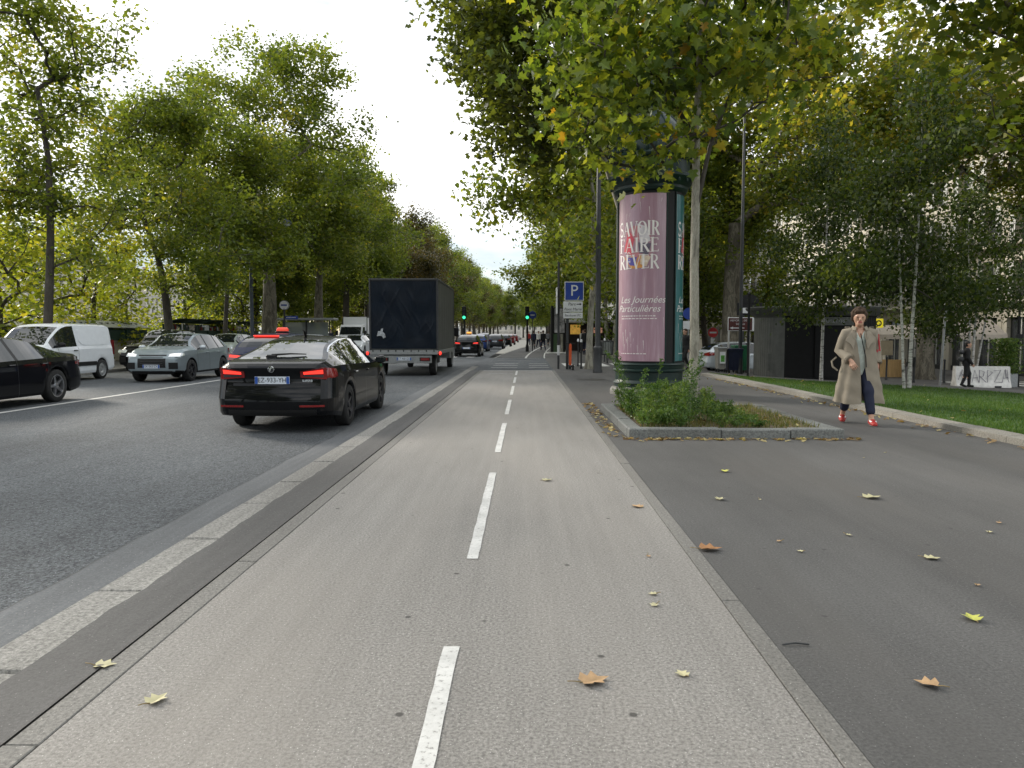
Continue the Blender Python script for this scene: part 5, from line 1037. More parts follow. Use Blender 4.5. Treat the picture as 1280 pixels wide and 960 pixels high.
# ------------------------------------------------------------------ street furniture
def gl(px, Y): x = PX(px, Y); return (x, Y, float(tz(x, Y)) if x > 1.1 else 0)
def lamp(px, Y, label, H, r, head='lantern', arm=None, grp=None, matl=None, at_=None):
    ml = matl or M['iron']; root = thing('street_lamp', label, 'street lamp', at_ or gl(px, Y), 0, grp); b = MB()
    b.lathe([(0, 0), (r * 1.75, 0), (r * 1.75, .08), (r * 1.55, .12), (r * 1.5, .82), (r * 1.62, .86), (r * 1.55, .92), (r * 1.1, .97), (r, 1.1), (r * .96, H * .55), (r * 1.06, H * .555), (r * .85, H * .57), (r * .6, H - .1), (r * .5, H)], ml, n=16); b.build('post', root, smooth=30)
    ax = arm or 0
    if arm: b = MB(); b.tube([(0, 0, H - .6), (ax * .3, 0, H - .1), (ax * .7, 0, H + .1), (ax, 0, H)], r * .4, ml, 8); b.build('arm', root)
    b = MB(); b.lathe([(.05, H + .08), (.16, H + .02), (.30, H - .1), (.34, H - .2), (.28, H - .22)], ml, (ax, 0), 16); hd = b.build('lamp_head', root, smooth=30); b = MB(); b.lathe([(.27, H - .22), (.2, H - .34), (0, H - .4)], M['lens'], (ax, 0), 16); b.build('diffuser', hd)
lamp(747, 27.9, 'thick dark lamp post left of the advertising column, its top lost in leaves', 9.5, .10, arm=-1.2)
lamp(925, 33, 'tall slim dark lamp post behind the brown direction sign', 11.5, .075, matl=M['iron'])
lamp(0, 0, 'blue-grey lamp post on the quay left of the thick pale trunk', 8.2, .11, arm=2.2, matl=pbr('blue_grey_paint', (.06, .075, .10), .5), at_=(PX(316, 46.5), 46.5, .03))
# parking sign
sg = thing('parking_sign', 'blue square P parking sign with two white plates on a dark pole', 'road sign', gl(709, 30.8))
b = MB(); b.tube([(0, 0, 0), (0, 0, 3.52)], .055, M['iron'], 10); b.build('pole', sg)
BLU = pbr('sign_blue', (.012, .045, .27), .4, var=.05); SGW = pbr('sign_white', (.62, .63, .63), .5, var=.06)
def board(parent, name, x0, x1, z0, z1, y, bg, txts, border=None, col=None, x=0):
    b = MB(); b.box(x0, x1, y, y + .03, z0, z1, border or bg, .008)
    if border: b.box(x0 + .03, x1 - .03, y - .004, y - .001, z0 + .03, z1 - .03, bg)
    for t, s, cx, cz, *sh in txts:
        V, F = text_polys(t, s, sh[0] if sh else 0); b.add([(cx + v[0], y - .008, cz + v[1]) for v in V], F, col or M['ink'])
    return b, b.build(name, parent, smooth=0)
board(sg, 'sign_panel', -.12, .64, 2.72, 3.47, -.09, BLU, [('P', .62, .26, 3.10)], SGW, SGW)
b, _ = board(sg, 'plate', -.17, .60, 2.28, 2.69, -.09, SGW, [('Parc', .17, .17, 2.58, .15), ('Pont Marie', .155, .21, 2.38, .15)])
b = MB(); b.box(.36, .48, -.100, -.097, 2.565, 2.595, M['ink']); b.add([(.48, -.099, 2.63), (.56, -.099, 2.58), (.48, -.099, 2.53)], [(0, 1, 2)], M['ink']); b.build('arrow', sg, smooth=0)
board(sg, 'plate', -.17, .60, 2.02, 2.25, -.09, SGW, [('Baudoyer PC', .12, .21, 2.135, .1)])
s2 = thing('edge_on_sign', 'pole with pale sign plates turned edge on, left of the parking sign', 'road sign', gl(698, 31)); b = MB(); b.tube([(0, 0, 0), (0, 0, 4.3)], .045, M['iron'], 8); b.build('pole', s2)
for z0, z1 in ((2.2, 2.85), (2.88, 3.25)): b = MB(); b.box(-.10, -.05, -.32, .3, z0, z1, SGW, .01); b.build('plate', s2, smooth=0)
b = MB(); b.tube([(.0, 0, .55), (.0, 0, .95)], .052, SGW, 8); b.build('band', s2)
# orange scooter seen end on
ORG = pbr('orange_paint', (.62, .09, .02), .45, var=.1)
sc = thing('kick_scooter', 'orange kick scooter parked upright beside the parking sign pole', 'scooter', gl(714.5, 30.2), R(94))
b = MB(); b.tube([(.45, 0, .16), (.40, 0, .95)], .055, ORG, 10); b.build('stem', sc); b = MB(); b.box(-.35, .42, -.075, .075, .12, .17, M['black'], .015); b.build('deck', sc)
b = MB(); b.tube([(.40, -.2, 1.02), (.40, .2, 1.02)], .018, M['black'], 8); b.ellip((.42, 0, .96), (.06, .05, .08), ORG, 10, 6); b.build('handlebar', sc)
for x in (-.42, .50):
    b = MB(); b.lathe([(.06, -.03), (.11, -.028), (.115, 0), (.11, .028), (.06, .03)], M['rubber'], n=18, axis='y'); o = b.build('wheel', sc); o.location = (x, 0, .115)
for px, Y, lb in ((722.5, 33.5, 'thin dark bollard with pale top, nearer the orange scooter'), (726.5, 31.2, 'thin dark bollard with pale top, right of the orange scooter'), (755.6, 39, 'thin dark bollard below the litter bin')):
    bo = thing('bollard', lb, 'bollard', gl(px, Y), 0, 'thin bollards by the crossing'); b = MB(); b.lathe([(0, 0), (.055, 0), (.05, .06), (.035, .1), (.033, 1.05), (.045, 1.07)], M['iron'], n=12); b.build('post', bo); b = MB(); b.lathe([(.045, 1.07), (.05, 1.12), (.035, 1.18), (0, 1.2)], M['white'], n=12); b.build('cap', bo)
lb_ = thing('litter_bin', 'round slatted litter bin on a post behind the lamp post', 'litter bin', gl(759, 37)); b = MB(); b.tube([(0, 0, 0), (0, 0, 1.15)], .035, M['iron'], 8); b.build('post', lb_)
b = MB(); [b.tube([(.26 * math.cos(a), .26 * math.sin(a), .4), (.30 * math.cos(a), .30 * math.sin(a), 1.05)], .016, M['iron'], 5) for a in np.linspace(0, 6.283, 22, endpoint=False)]; b.lathe([(.0, .4), (.26, .4), (.27, .44)], M['iron'], n=20); b.lathe([(.31, 1.03), (.325, 1.06), (.31, 1.09), (.27, 1.08)], M['iron'], n=20); b.build('basket', lb_)
b = MB(); b.lathe([(.24, .45), (.27, 1.02)], pbr('clear_bag', (.35, .37, .35), .3, var=.2), n=20); b.build('bag', lb_)
# big advertising panel
ap = thing('advertising_panel', 'tall black framed advertising panel with a monochrome poster, beyond the crossing', 'advertising panel', gl(691, 56), R(8)); ap.scale = (.84,) * 3
b = MB(); b.box(-.18, .02, -.2, .2, 0, 4.1, M['black'], .02); b.box(.02, .35, -.15, .15, 0, 1.7, pbr('moss_green', (.05, .09, .04), .8), .02); b.box(-.6, 1.3, -.5, .5, 0, .12, M['concrete'], .02); b.box(.9, 1.05, -.15, .15, .12, 1.7, M['black'], .02); b.build('frame', ap)
b = MB(); b.box(.02, 1.05, -.18, .18, 1.70, 3.95, M['black'], .03); b.build('case', ap); b = MB(); b.box(.10, .98, -.190, -.183, 1.78, 3.87, pbr('mono_poster', (.30, .29, .29), .4, var=.8, scale=3)); b.build('poster', ap)
# traffic lights and round blue sign
GRN = pbr('green_signal', (.05, .9, .42), .3, var=0, emit=.9)
def signal(px, Y, label, H):
    x, y, z = gl(px, Y); z = -.1 if x < -2 else z; t = thing('traffic_light', label, 'traffic light', (x, y, z)); b = MB(); b.tube([(0, 0, 0), (0, 0, H)], .07, M['black'], 10); b.lathe([(.13, 0), (.12, .5), (.08, .6)], M['black'], n=12); b.build('pole', t)
    b = MB(); b.box(-.17, .17, -.25, -.02, H - .95, H + .12, M['black'], .05); 
    hs = b.build('signal_head', t)
    for k, mm in enumerate((GRN, M['amber'], M['red_lamp'])):
        z = H - .76 + k * .34; b = MB(); b.lathe([(0, .262), (.125, .256)], mm if k == 0 else M['ink'], n=20, axis='y'); b.v = [(v[0], -v[1], v[2] + z) for v in b.v]; b.build('lamp', hs)
        b = MB(); b.lathe([(.13, .25), (.14, .38)], M['black'], n=16, axis='y', ang=(0, math.pi)); b.v = [(v[0], -v[1], v[2] + z) for v in b.v]; b.build('hood', hs)
    b = MB(); b.box(-.09, .09, -.17, -.04, 1.45, 2.0, M['black'], .03); b.build('repeater', t)
signal(580.5, 62, 'green traffic light just right of the truck', 3.6); signal(659, 62, 'green traffic light at the kerb by the round blue sign', 3.5)
bs = thing('round_sign', 'round blue sign on a thin pole right of the green traffic light', 'road sign', gl(665.5, 63)); b = MB(); b.tube([(0, 0, 0), (0, 0, 3.3)], .035, M['iron'], 8); b.build('pole', bs); b = MB(); b.lathe([(0, .05), (.30, .05), (.32, .03), (.32, .02)], BLU, n=24, axis='y'); b.box(-.17, .17, .052, .056, -.04, .05, SGW); b.v = [(v[0], -v[1] - .02, v[2] + 2.95) for v in b.v]; b.build('sign_panel', bs)
# bus stop on the quay
bt = thing('bus_stop', 'bus stop pole with round white sign and dark blue name board', 'bus stop', (PX(356.5, 51), 51, .03)); bt.scale = (.9,) * 3; b = MB(); b.tube([(0, 0, 0), (0, 0, 3.4)], .07, M['iron'], 10); b.build('pole', bt)
b = MB(); b.lathe([(0, .06), (.30, .06), (.36, .05), (.36, -.05), (0, -.06)], SGW, n=24, axis='y'); b.lathe([(.33, .064), (.36, .062)], M['ink'], n=24, axis='y'); b.box(-.22, .22, .065, .068, -.05, .06, BLU); b.v = [(v[0], -v[1], v[2] + 3.65) for v in b.v]; b.build('sign_panel', bt)
b = MB(); b.box(.08, 1.0, -.03, .03, 2.62, 2.86, BLU, .01); [b.box(.16 + k * .1, .22 + k * .1, -.034, -.031, 2.71, 2.78, SGW) for k in range(7)]; b.build('name_board', bt)
sh = thing('bus_shelter', 'low grey bus shelter roof between the thick pale trunk and the next tree', 'bus shelter', (PX(352, 54), 54, .03)); b = MB(); b.box(-.6, 3.9, -.6, .7, 2.35, 2.5, M['steel'], .03); b.build('roof', sh)
for x in (0, 1.65, 3.3): b = MB(); b.tube([(x, .5, 0), (x, .5, 2.36)], .05, M['iron'], 8); b.build('post', sh)
b = MB(); b.box(.1, 3.2, .55, .57, .4, 2.2, pbr('shelter_glass', (.25, .28, .28), .05, var=0, spec=1)); b.build('glass_back', sh)
# brown direction sign on white posts, thin post, info board
BRN = pbr('sign_brown', (.075, .02, .016), .5, var=.05)
ds = thing('direction_sign', 'brown direction sign with white lettering on two pale posts', 'road sign', gl(922, 34.5)); 
b, _ = board(ds, 'sign_panel', -.48, .62, 1.88, 2.48, -.08, BRN, [('MEMORIAL DE LA', .115, .07, 2.34), ('SHOAH', .115, .07, 2.18)], SGW, SGW)
b = MB(); b.box(-.25, .25, -.092, -.089, 1.99, 2.03, SGW); b.add([(-.25, -.091, 2.07), (-.4, -.091, 2.01), (-.25, -.091, 1.95)], [(0, 1, 2)], SGW); b.build('arrow', ds, smooth=0)
for x in (-.42, .5): b = MB(); b.tube([(x, -.02, 0), (x, -.02, 2.5)], .04, pbr('pale_post', (.5, .5, .48), .5), 8); b.build('pole', ds)
tp_ = thing('thin_post', 'thin black post at the near end of the lawn, beside the bins', 'post', gl(935, 25.6)); b = MB(); b.tube([(0, 0, 0), (0, 0, 2.75)], .042, M['black'], 8); b.build('pole', tp_); b = MB(); b.lathe([(.05, 2.75), (.06, 2.8), (0, 2.86)], M['black'], n=10); b.build('cap', tp_)
ib = thing('information_board', 'dark information board with rounded top on a pole above the brown sign', 'sign', gl(937, 37)); b = MB(); b.tube([(-.35, 0, 0), (-.35, 0, 2.9)], .06, M['iron'], 8); b.build('pole', ib); b = MB(); b.box(-.65, .55, -.06, .06, 2.75, 3.35, M['black'], .03); b.lathe([(0, -.06), (.45, -.06), (.45, .06), (0, .06)], M['black'], n=24, axis='y', ang=(0, math.pi)); k = len(b.v) - 25 * 4; b.v[k:] = [(v[0] - .05, v[1], v[2] + 3.3) for v in b.v[k:]]; b.build('case', ib); b = MB(); b.box(-.5, -.1, -.075, -.062, 2.85, 3.1, SGW); b.box(.12, .45, -.075, -.062, 2.82, 2.98, SGW); b.box(-.1, .52, -.02, .02, 2.0, 2.66, SGW); b.build('notices', ib)
ne = thing('no_entry_sign', 'small round red no entry sign with a white bar in the dark grove', 'road sign', gl(890.5, 46)); b = MB(); b.tube([(0, 0, 0), (0, 0, 2.0)], .035, M['steel'], 8); b.build('pole', ne); b = MB(); b.lathe([(0, .05), (.27, .05), (.29, .03), (.29, .02)], pbr('sign_red', (.5, .012, .015), .4), n=24, axis='y'); b.box(-.2, .2, .052, .056, -.05, .05, SGW); b.v = [(v[0], -v[1] - .02, v[2] + 2.15) for v in b.v]; b.build('sign_panel', ne)
b = MB(); b.box(-.13, .13, -.07, -.045, 1.5, 1.8, SGW, .005); b.build('plate', ne)
nb = thing('round_blue_sign', 'dark blue round sign over a white plate just left of the young plane trunk', 'road sign', gl(860, 42)); b = MB(); b.tube([(0, 0, 0), (0, 0, 2.9)], .04, M['steel'], 8); b.build('pole', nb); b = MB(); b.lathe([(0, .05), (.30, .05), (.32, .03), (.32, .02)], BLU, n=24, axis='y'); b.v = [(v[0], -v[1] - .02, v[2] + 2.95) for v in b.v]; b.build('sign_panel', nb); b = MB(); b.box(-.3, .3, -.08, -.05, 2.1, 2.55, SGW, .005); b.build('plate', nb)
# wheeled bins
def wbin(px, Y, label, mat, w_=.58, h=1.0, rz=0, front=None):
    t = thing('wheeled_bin', label, 'bin', gl(px, Y), rz, 'wheeled bins by the parked hatchback'); b = MB(); a, c = w_ / 2, w_ / 2 * .82
    b.add([(-c, -.26, .14), (c, -.26, .14), (c, .26, .14), (-c, .26, .14), (-a, -.34, h), (a, -.34, h), (a, .34, h), (-a, .34, h)], [(3, 2, 1, 0), (0, 1, 5, 4), (1, 2, 6, 5), (2, 3, 7, 6), (3, 0, 4, 7), (4, 5, 6, 7)], mat); b.box(-a - .02, a + .02, -.37, .37, h - .05, h + .0, mat, .015)
    for k in (-.5, .5): b.box(k * c - .02, k * c + .02, -.325, -.28, .3, h - .1, mat, .01)
    b.build('body', t, smooth=0); b = MB(); b.box(-a - .03, a + .03, -.38, .40, h + .002, h + .06, mat if not front else M['steel'], .025); b.build('lid', t); b = MB(); b.tube([(-a + .05, .44, h), (a - .05, .44, h)], .02, mat, 8); b.build('handle', t)
    for x in (-c + .02, c - .02):
        for y in ((-.2, .2) if w_ > .7 else (.22, -.2)): b = MB(); b.lathe([(.03, -.03), (.09, -.028), (.1, 0), (.09, .028), (.03, .03)], M['rubber'], n=16, axis='y'); o = b.build('wheel', t); o.location = (x, y, .10); o.rotation_euler[2] = N90
    if front: b = MB(); b.box(-a * .6, a * .7, -.352, -.335, h * .38, h * .86, front, .004); b.box(-a * .4, a * .5, -.356, -.353, h * .45, h * .72, pbr('leaflet_green', (.10, .35, .05), .5, var=.5, scale=12)); b.build('notice', t)
wbin(900.5, 33, 'small grey wheeled bin with a white and green notice', pbr('bin_grey', (.30, .29, .26), .6, var=.1), .36, 1.02, front=M['white']); wbin(917, 33.2, 'navy blue wheeled bin beside the small grey one', pbr('bin_navy', (.012, .018, .045), .5, var=.1), .62, 1.02); wbin(925, 35.2, 'green wheeled bin behind the navy one', pbr('bin_green', (.012, .12, .05), .5, var=.1), .62, 1.2)
# toilet kiosk: oval, ribbed, with an overhanging rim
tk = thing('toilet_kiosk', 'dark grey oval public toilet kiosk with ribbed walls and flared roof rim', 'public toilet', (PX(1016, 30.8), 30.8, float(tz(11, 30)) - .06), R(-6)); tk.scale = (1.14, 1, 1.1)
KG = pbr('kiosk_grey', (.085, .088, .08), .6, .1, var=.2, scale=4); KD = pbr('kiosk_dark', (.008, .008, .0085), .6, var=.2, spec=.2)
def oval(a, sx=1.0): c, s_ = math.cos(a), math.sin(a); e = .8; return (2.0 * sx * abs(c) ** e * (1 if c > 0 else -1), 1.6 * sx * abs(s_) ** e * (1 if s_ > 0 else -1))
NA = 160; b = MB(); P = []
for z, k in ((0, 1.0), (.12, 1.0), (.121, .985), (2.2, .985), (2.25, 1.0)): P.append([(*oval(2 * math.pi * j / NA, k * (1 - .008 * (j % 2) if .1 < z < 2.22 else 1)), z) for j in range(NA)])
st = len(b.f); b.grid(P, KG, closed=True); kd = b.mi(KD)
for q in range(st, len(b.f)):                                # the door side (towards the camera, right of the corner) is given the darker wall colour
    x, y = np.mean([b.v[i][0] for i in b.f[q]]), np.mean([b.v[i][1] for i in b.f[q]])
    if y < -.3 and x > -1.25: b.m[q] = kd
b.build('wall', tk, smooth=25)
b = MB(); P = [[(*oval(2 * math.pi * j / 60, k), z) for j in range(60)] for z, k in ((2.252, 1.0), (2.30, 1.03), (2.42, 1.08), (2.50, 1.13), (2.56, 1.14), (2.58, 1.12), (2.60, .9), (2.64, .3), (2.65, .01))]; b.grid(P, KG, closed=True); b.build('roof', tk, smooth=40)
b = MB(); b.box(-.35, .9, -1.665, -1.56, 1.92, 2.2, KG, .004); V, F = text_polys('TOILETTES', .14); b.add([(.27 + v[0], -1.669, 2.06 + v[1]) for v in V], F, M['steel']); b.build('sign_band', tk, smooth=0)
b = MB(); b.box(-.3, .75, -1.625, -1.54, .13, 1.9, KD, .004); b.box(.62, .68, -1.66, -1.628, .95, 1.15, M['steel'], .01); b.build('door', tk, smooth=0)
b = MB(); b.box(-1.72, -1.50, -1.06, -1.0, .35, .95, KG, .01); b.build('hatch', tk, smooth=0)
# concrete barrier with graffiti
bx_, by_ = PX(1227, 30.4), 30.4
cb = thing('concrete_barrier', 'white concrete road barrier scrawled with black graffiti', 'barrier', (bx_, by_, float(tz(bx_, by_))), R(-8))
prof = [(-.32, 0), (-.30, .08), (-.20, .30), (-.13, .82), (.13, .82), (.20, .30), (.30, .08), (.32, 0)]; b = MB(); n = 8; V = [(x * (1 + 0 * y), y, z) for x in (-.98, .98) for y, z in prof]; b.add(V, [tuple(range(n - 1, -1, -1)), tuple(range(n, 2 * n))] + [(i, (i + 1) % n, n + (i + 1) % n, n + i) for i in range(n)], M['concrete'])
for x in (-.5, .5): b.box(x - .12, x + .12, -.325, -.29, .003, .07, M['ink'])
def onb(x, z): return (x, -np.interp(z, [0, .08, .3, .82], [.32, .30, .20, .13]) - .012, z)
GRF = {'A': [[(0, 0), (.25, 1), (.5, 0)], [(.1, .35), (.45, .4)]], 'R': [[(0, 0), (.05, 1), (.4, .85), (.3, .5), (.05, .5), (.5, 0)]], 'P': [[(.05, 0), (.1, 1), (.45, .8), (.1, .45)]], 'Z': [[(0, .95), (.5, 1), (0, .05), (.55, 0)]]}
GRI = pbr('graffiti_paint', (.09, .07, .13), .6, var=.2); x = -.42
for ch in 'ARPZA':
    for s_ in GRF[ch]: b.tube([onb(x + p_[0] * .5, .2 + p_[1] * .48) for p_ in s_], .008, GRI, 5)
    x += .27
for s_ in ([(-.9, .3), (-.75, .7), (-.6, .3), (-.85, .45), (-.5, .6)], [(-.8, .6), (-.65, .25), (-.55, .68)], [(.86, .7), (.9, .35)], [(.8, .72), (.82, .4)]): b.tube([onb(*p_) for p_ in s_], .008, GRI, 5)
b.build('block', cb, smooth=0)
# terrace, awnings, signs in front of the houses
WOOD = pbr('terrace_wood', (.42, .27, .11), .7, var=.25, scale=4, stretch=(6, 6, .4)); AWN = pbr('awning_canvas', (.56, .49, .42), .85, var=.1)
def awning(px0, px1, Y, zf, zb, out, label, mat=AWN, depth=None):
    x0, x1 = PX(px0, Y), PX(px1, Y); z = float(tz(x0, Y)); t = thing('awning', label, 'awning', (x0, Y, z), R(-14)); W_ = x1 - x0; b = MB()
    b.add([(0, 0, zf), (W_, 0, zf), (W_, out, zb), (0, out, zb), (0, 0, zf + .03), (W_, 0, zf + .03), (W_, out, zb + .03), (0, out, zb + .03)], [(0, 3, 2, 1), (4, 5, 6, 7), (0, 1, 5, 4), (1, 2, 6, 5), (2, 3, 7, 6), (3, 0, 4, 7)], mat); b.build('canvas', t, smooth=0)
    b = MB(); b.grid([[(W_ * k / 20, -.005, zf + .02), (W_ * k / 20, -.01 - .01 * (k % 2), zf - .22 - .02 * (k % 2))] for k in range(21)], mat); b.build('valance', t, smooth=0)
    for x in (.15, W_ - .15): b = MB(); b.tube([(x, .05, zf), (x, out - .05, zb - .75)], .025, M['steel'], 6); b.build('arm', t)
    for x in (.2, W_ - .2): b = MB(); b.tube([(x, .25, 0), (x, .25, zf + .04)], .03, M['frame_w'], 6); b.build('post', t)
awning(1091, 1140, 44, 2.25, 2.8, 2.6, 'beige awning over the wooden terrace'); awning(1140, 1166, 45.2, 2.3, 2.85, 2.4, 'narrow beige awning just left of the thick plane trunk'); awning(1199, 1252, 40, 2.25, 3.05, 2.6, 'large pale awning behind the multi stemmed birch')
def tf(px0, px1, Y, h, label):
    x0, x1 = PX(px0, Y), PX(px1, Y); t = thing('terrace_screen', label, 'screen', (x0, Y, float(tz(x0, Y)) - .02), R(-6)); b = MB(); n = 16; W_ = x1 - x0
    for k in range(n): b.box(W_ * k / n + .006, W_ * (k + 1) / n - .006, 0, .03, .05, h, WOOD)
    b.box(-.02, W_ + .02, .031, .07, .1, .2, WOOD); b.box(-.02, W_ + .02, .031, .07, h - .2, h - .1, WOOD); b.build('boards', t, smooth=0)
    for x in (0, W_): b = MB(); b.box(x - .05, x + .05, .072, .16, 0, h + .04, M['iron']); b.build('post', t, smooth=0)
    b = MB(); b.box(0, W_, .075, .35, .3, h - .05, pbr('terrace_dark', (.03, .025, .02), .8)); b.build('planter_box', t, smooth=0)
tf(1100, 1130, 41, .98, 'tan vertical board terrace screen below the yellow sign')
mn = thing('menu_board', 'tan framed menu board standing above the terrace screen', 'menu board', gl(1106, 42.5)); b = MB(); b.box(-.22, .42, 0, .05, 1.15, 1.95, pbr('menu_tan', (.40, .33, .22), .7)); b.build('panel', mn); b = MB(); b.tube([(.1, .03, 0), (.1, .03, 1.15)], .03, M['iron'], 6); b.build('post', mn)
ys = thing('yellow_sign', 'small bright yellow projecting sign with a dark ring', 'shop sign', gl(1096.5, 43)); b = MB(); b.box(-.26, .26, -.05, .05, 2.65, 3.15, pbr('sign_yellow', (.85, .72, .03), .4, var=.03, emit=.25), .02); b.build('panel', ys); b = MB(); b.lathe([(.10, .056), (.17, .056)], M['ink'], n=20, axis='y'); b.v = [(v[0], -v[1], v[2] + 2.9) for v in b.v]; b.build('ring', ys); b = MB(); b.tube([(-.45, 0, 0), (-.45, 0, 3.3)], .04, M['iron'], 8); b.tube([(-.45, 0, 2.9), (-.26, 0, 2.9)], .02, M['iron'], 6); b.build('pole', ys)
gp_ = thing('grey_pole', 'thin grey pole right of the thick plane trunk', 'post', gl(1176, 30)); b = MB(); b.tube([(0, 0, 0), (.12, 0, 3.1)], .045, M['steel'], 8); b.build('pole', gp_); b = MB(); b.ellip((.12, 0, 3.1), (.06, .06, .06), M['steel'], 10, 6); b.build('cap', gp_)
bp_ = thing('black_pole', 'thin black pole near the right edge in front of the pale house', 'post', gl(1272, 34)); b = MB(); b.lathe([(.10, 0), (.09, .5), (.05, .55), (.045, 4.2), (0, 4.25)], M['black'], n=10); b.build('pole', bp_); b = MB(); b.box(-.14, .14, -.1, -.05, 2.0, 2.3, M['black'], .02); b.build('box', bp_)
for px, Y, lb in ((1108.5, 36, 'dark bollard in front of the tan terrace screen'), (1143, 33, 'dark bollard just left of the thick plane trunk'), (1181, 35, 'dark bollard right of the thick plane trunk')): bo = thing('bollard', lb, 'bollard', gl(px, Y), 0, 'dark bollards on the far pavement'); b = MB(); b.lathe([(0, 0), (.06, 0), (.055, .08), (.04, .12), (.038, 1.0), (.05, 1.02), (.05, 1.06), (0, 1.12)], M['iron'], n=12); b.build('post', bo)
pp = thing('potted_bush', 'bushy yellow green plant in a square grey pot by the pale house', 'plant', gl(1257, 33.5)); b = MB(); b.box(-.35, .35, -.35, .35, 0, .6, M['steel'], .02); b.build('pot', pp, smooth=0)
rp = np.random.RandomState(4); P_ = np.c_[rp.normal(0, .28, (3000, 2)), rp.uniform(.6, 2.1, 3000)]; obj('foliage', leaf_mesh('foliage', P_, .10, 'rhomb', LW, np.clip(rp.normal(.6, .25, 3000), 0, 1), rp, .2, .2), pp)
# ------------------------------------------------------------------ people (one continuous surface each, from blended round cones)
def sdf_mesh(name, prims, h, mats, pick=None, k=.03, cutf=None):
    lo = np.min([np.minimum(np.array(a) - ra, np.array(c) - rb) for a, c, ra, rb, *_ in prims], 0) - .06; hi = np.max([np.maximum(np.array(a) + ra, np.array(c) + rb) for a, c, ra, rb, *_ in prims], 0) + .06
    n = np.ceil((hi - lo) / h).astype(int) + 1; F = np.full(n, 1.0, np.float32); ax = [lo[i] + h * np.arange(n[i]) for i in range(3)]
    for pr in prims:
        a, c, ra, rb = np.array(pr[0], float), np.array(pr[1], float), pr[2], pr[3]; kk = pr[4] if len(pr) > 4 else k; sq = np.array(pr[5] if len(pr) > 5 else (1, 1, 1), float)
        m = max(ra, rb) * max(sq) + .10; i0 = np.clip(((np.minimum(a, c) - m - lo) / h).astype(int), 0, n - 1); i1 = np.clip(((np.maximum(a, c) + m - lo) / h).astype(int) + 2, 1, n)
        X, Y, Z = np.meshgrid(*[ax[i][i0[i]:i1[i]] for i in range(3)], indexing='ij'); ba = (c - a) / sq; L2 = max(ba.dot(ba), 1e-9)
        px, py, pz = (X - a[0]) / sq[0], (Y - a[1]) / sq[1], (Z - a[2]) / sq[2]; t = np.clip((px * ba[0] + py * ba[1] + pz * ba[2]) / L2, 0, 1)
        d = np.sqrt((px - t * ba[0]) ** 2 + (py - t * ba[1]) ** 2 + (pz - t * ba[2]) ** 2) - (ra + (rb - ra) * t); s = F[i0[0]:i1[0], i0[1]:i1[1], i0[2]:i1[2]]
        e = np.maximum(kk - np.abs(s - d), 0) / kk; s[...] = np.minimum(s, d) - e * e * kk * .25
    if cutf is not None: X, Y, Z = np.meshgrid(*ax, indexing='ij'); F = np.maximum(F, cutf(X, Y, Z))
    S = F < 0; C = sum(S[i:n[0] - 1 + i, j:n[1] - 1 + j, q:n[2] - 1 + q].astype(np.int8) for i in (0, 1) for j in (0, 1) for q in (0, 1)); act = (C > 0) & (C < 8); idx = -np.ones(act.shape, int); cells = np.argwhere(act); idx[act] = np.arange(len(cells))
    acc = np.zeros((len(cells), 3)); cnt = np.zeros(len(cells)); corners = [(i, j, q) for i in (0, 1) for j in (0, 1) for q in (0, 1)]
    fv = {c: F[cells[:, 0] + c[0], cells[:, 1] + c[1], cells[:, 2] + c[2]] for c in corners}
    for c in corners:
        for d in range(3):
            if c[d] == 0:
                c2 = list(c); c2[d] = 1; c2 = tuple(c2); f0, f1 = fv[c], fv[c2]; x = (f0 < 0) != (f1 < 0); t = np.where(x, f0 / (f0 - f1 + 1e-12), 0); p = np.array(c, float)[None] + np.eye(3)[d][None] * t[:, None]; acc[x] += p[x]; cnt += x
    V = lo + h * (cells + acc / cnt[:, None]); Q = []
    for d in range(3):
        e1, e2 = (d + 1) % 3, (d + 2) % 3; sl0 = [slice(1, -1)] * 3; sl0[d] = slice(0, -1); sl1 = [slice(1, -1)] * 3; sl1[d] = slice(1, None); A, B_ = S[tuple(sl0)], S[tuple(sl1)]; e = np.argwhere(A != B_); 
        off = np.array([1, 1, 1]); off[d] = 0; g = e + off; w_ = A[tuple(e.T)]
        def I(o1, o2): q = g.copy(); q[:, e1] += o1; q[:, e2] += o2; return idx[tuple(q.T)]
        q = np.c_[I(-1, -1), I(0, -1), I(0, 0), I(-1, 0)]; q[~w_] = q[~w_][:, ::-1]; Q.append(q)
    Q = np.concatenate(Q); Q = Q[(Q >= 0).all(1)]; mi = None
    if pick is not None: mi = pick(V[Q].mean(1))
    return rawmesh(name, V, Q.ravel(), np.arange(0, 4 * len(Q), 4), mats, mi=mi, smooth=True)
SKIN = pbr('skin', (.50, .29, .20), .5, var=.06, scale=20); LIP = pbr('lips', (.38, .12, .10), .45, var=0); EYE = pbr('eye_dark', (.03, .022, .018), .3, var=0); HAIR_B = pbr('brown_hair', (.07, .046, .032), .75, spec=.15, var=.4, scale=30, stretch=(1, 1, .2))
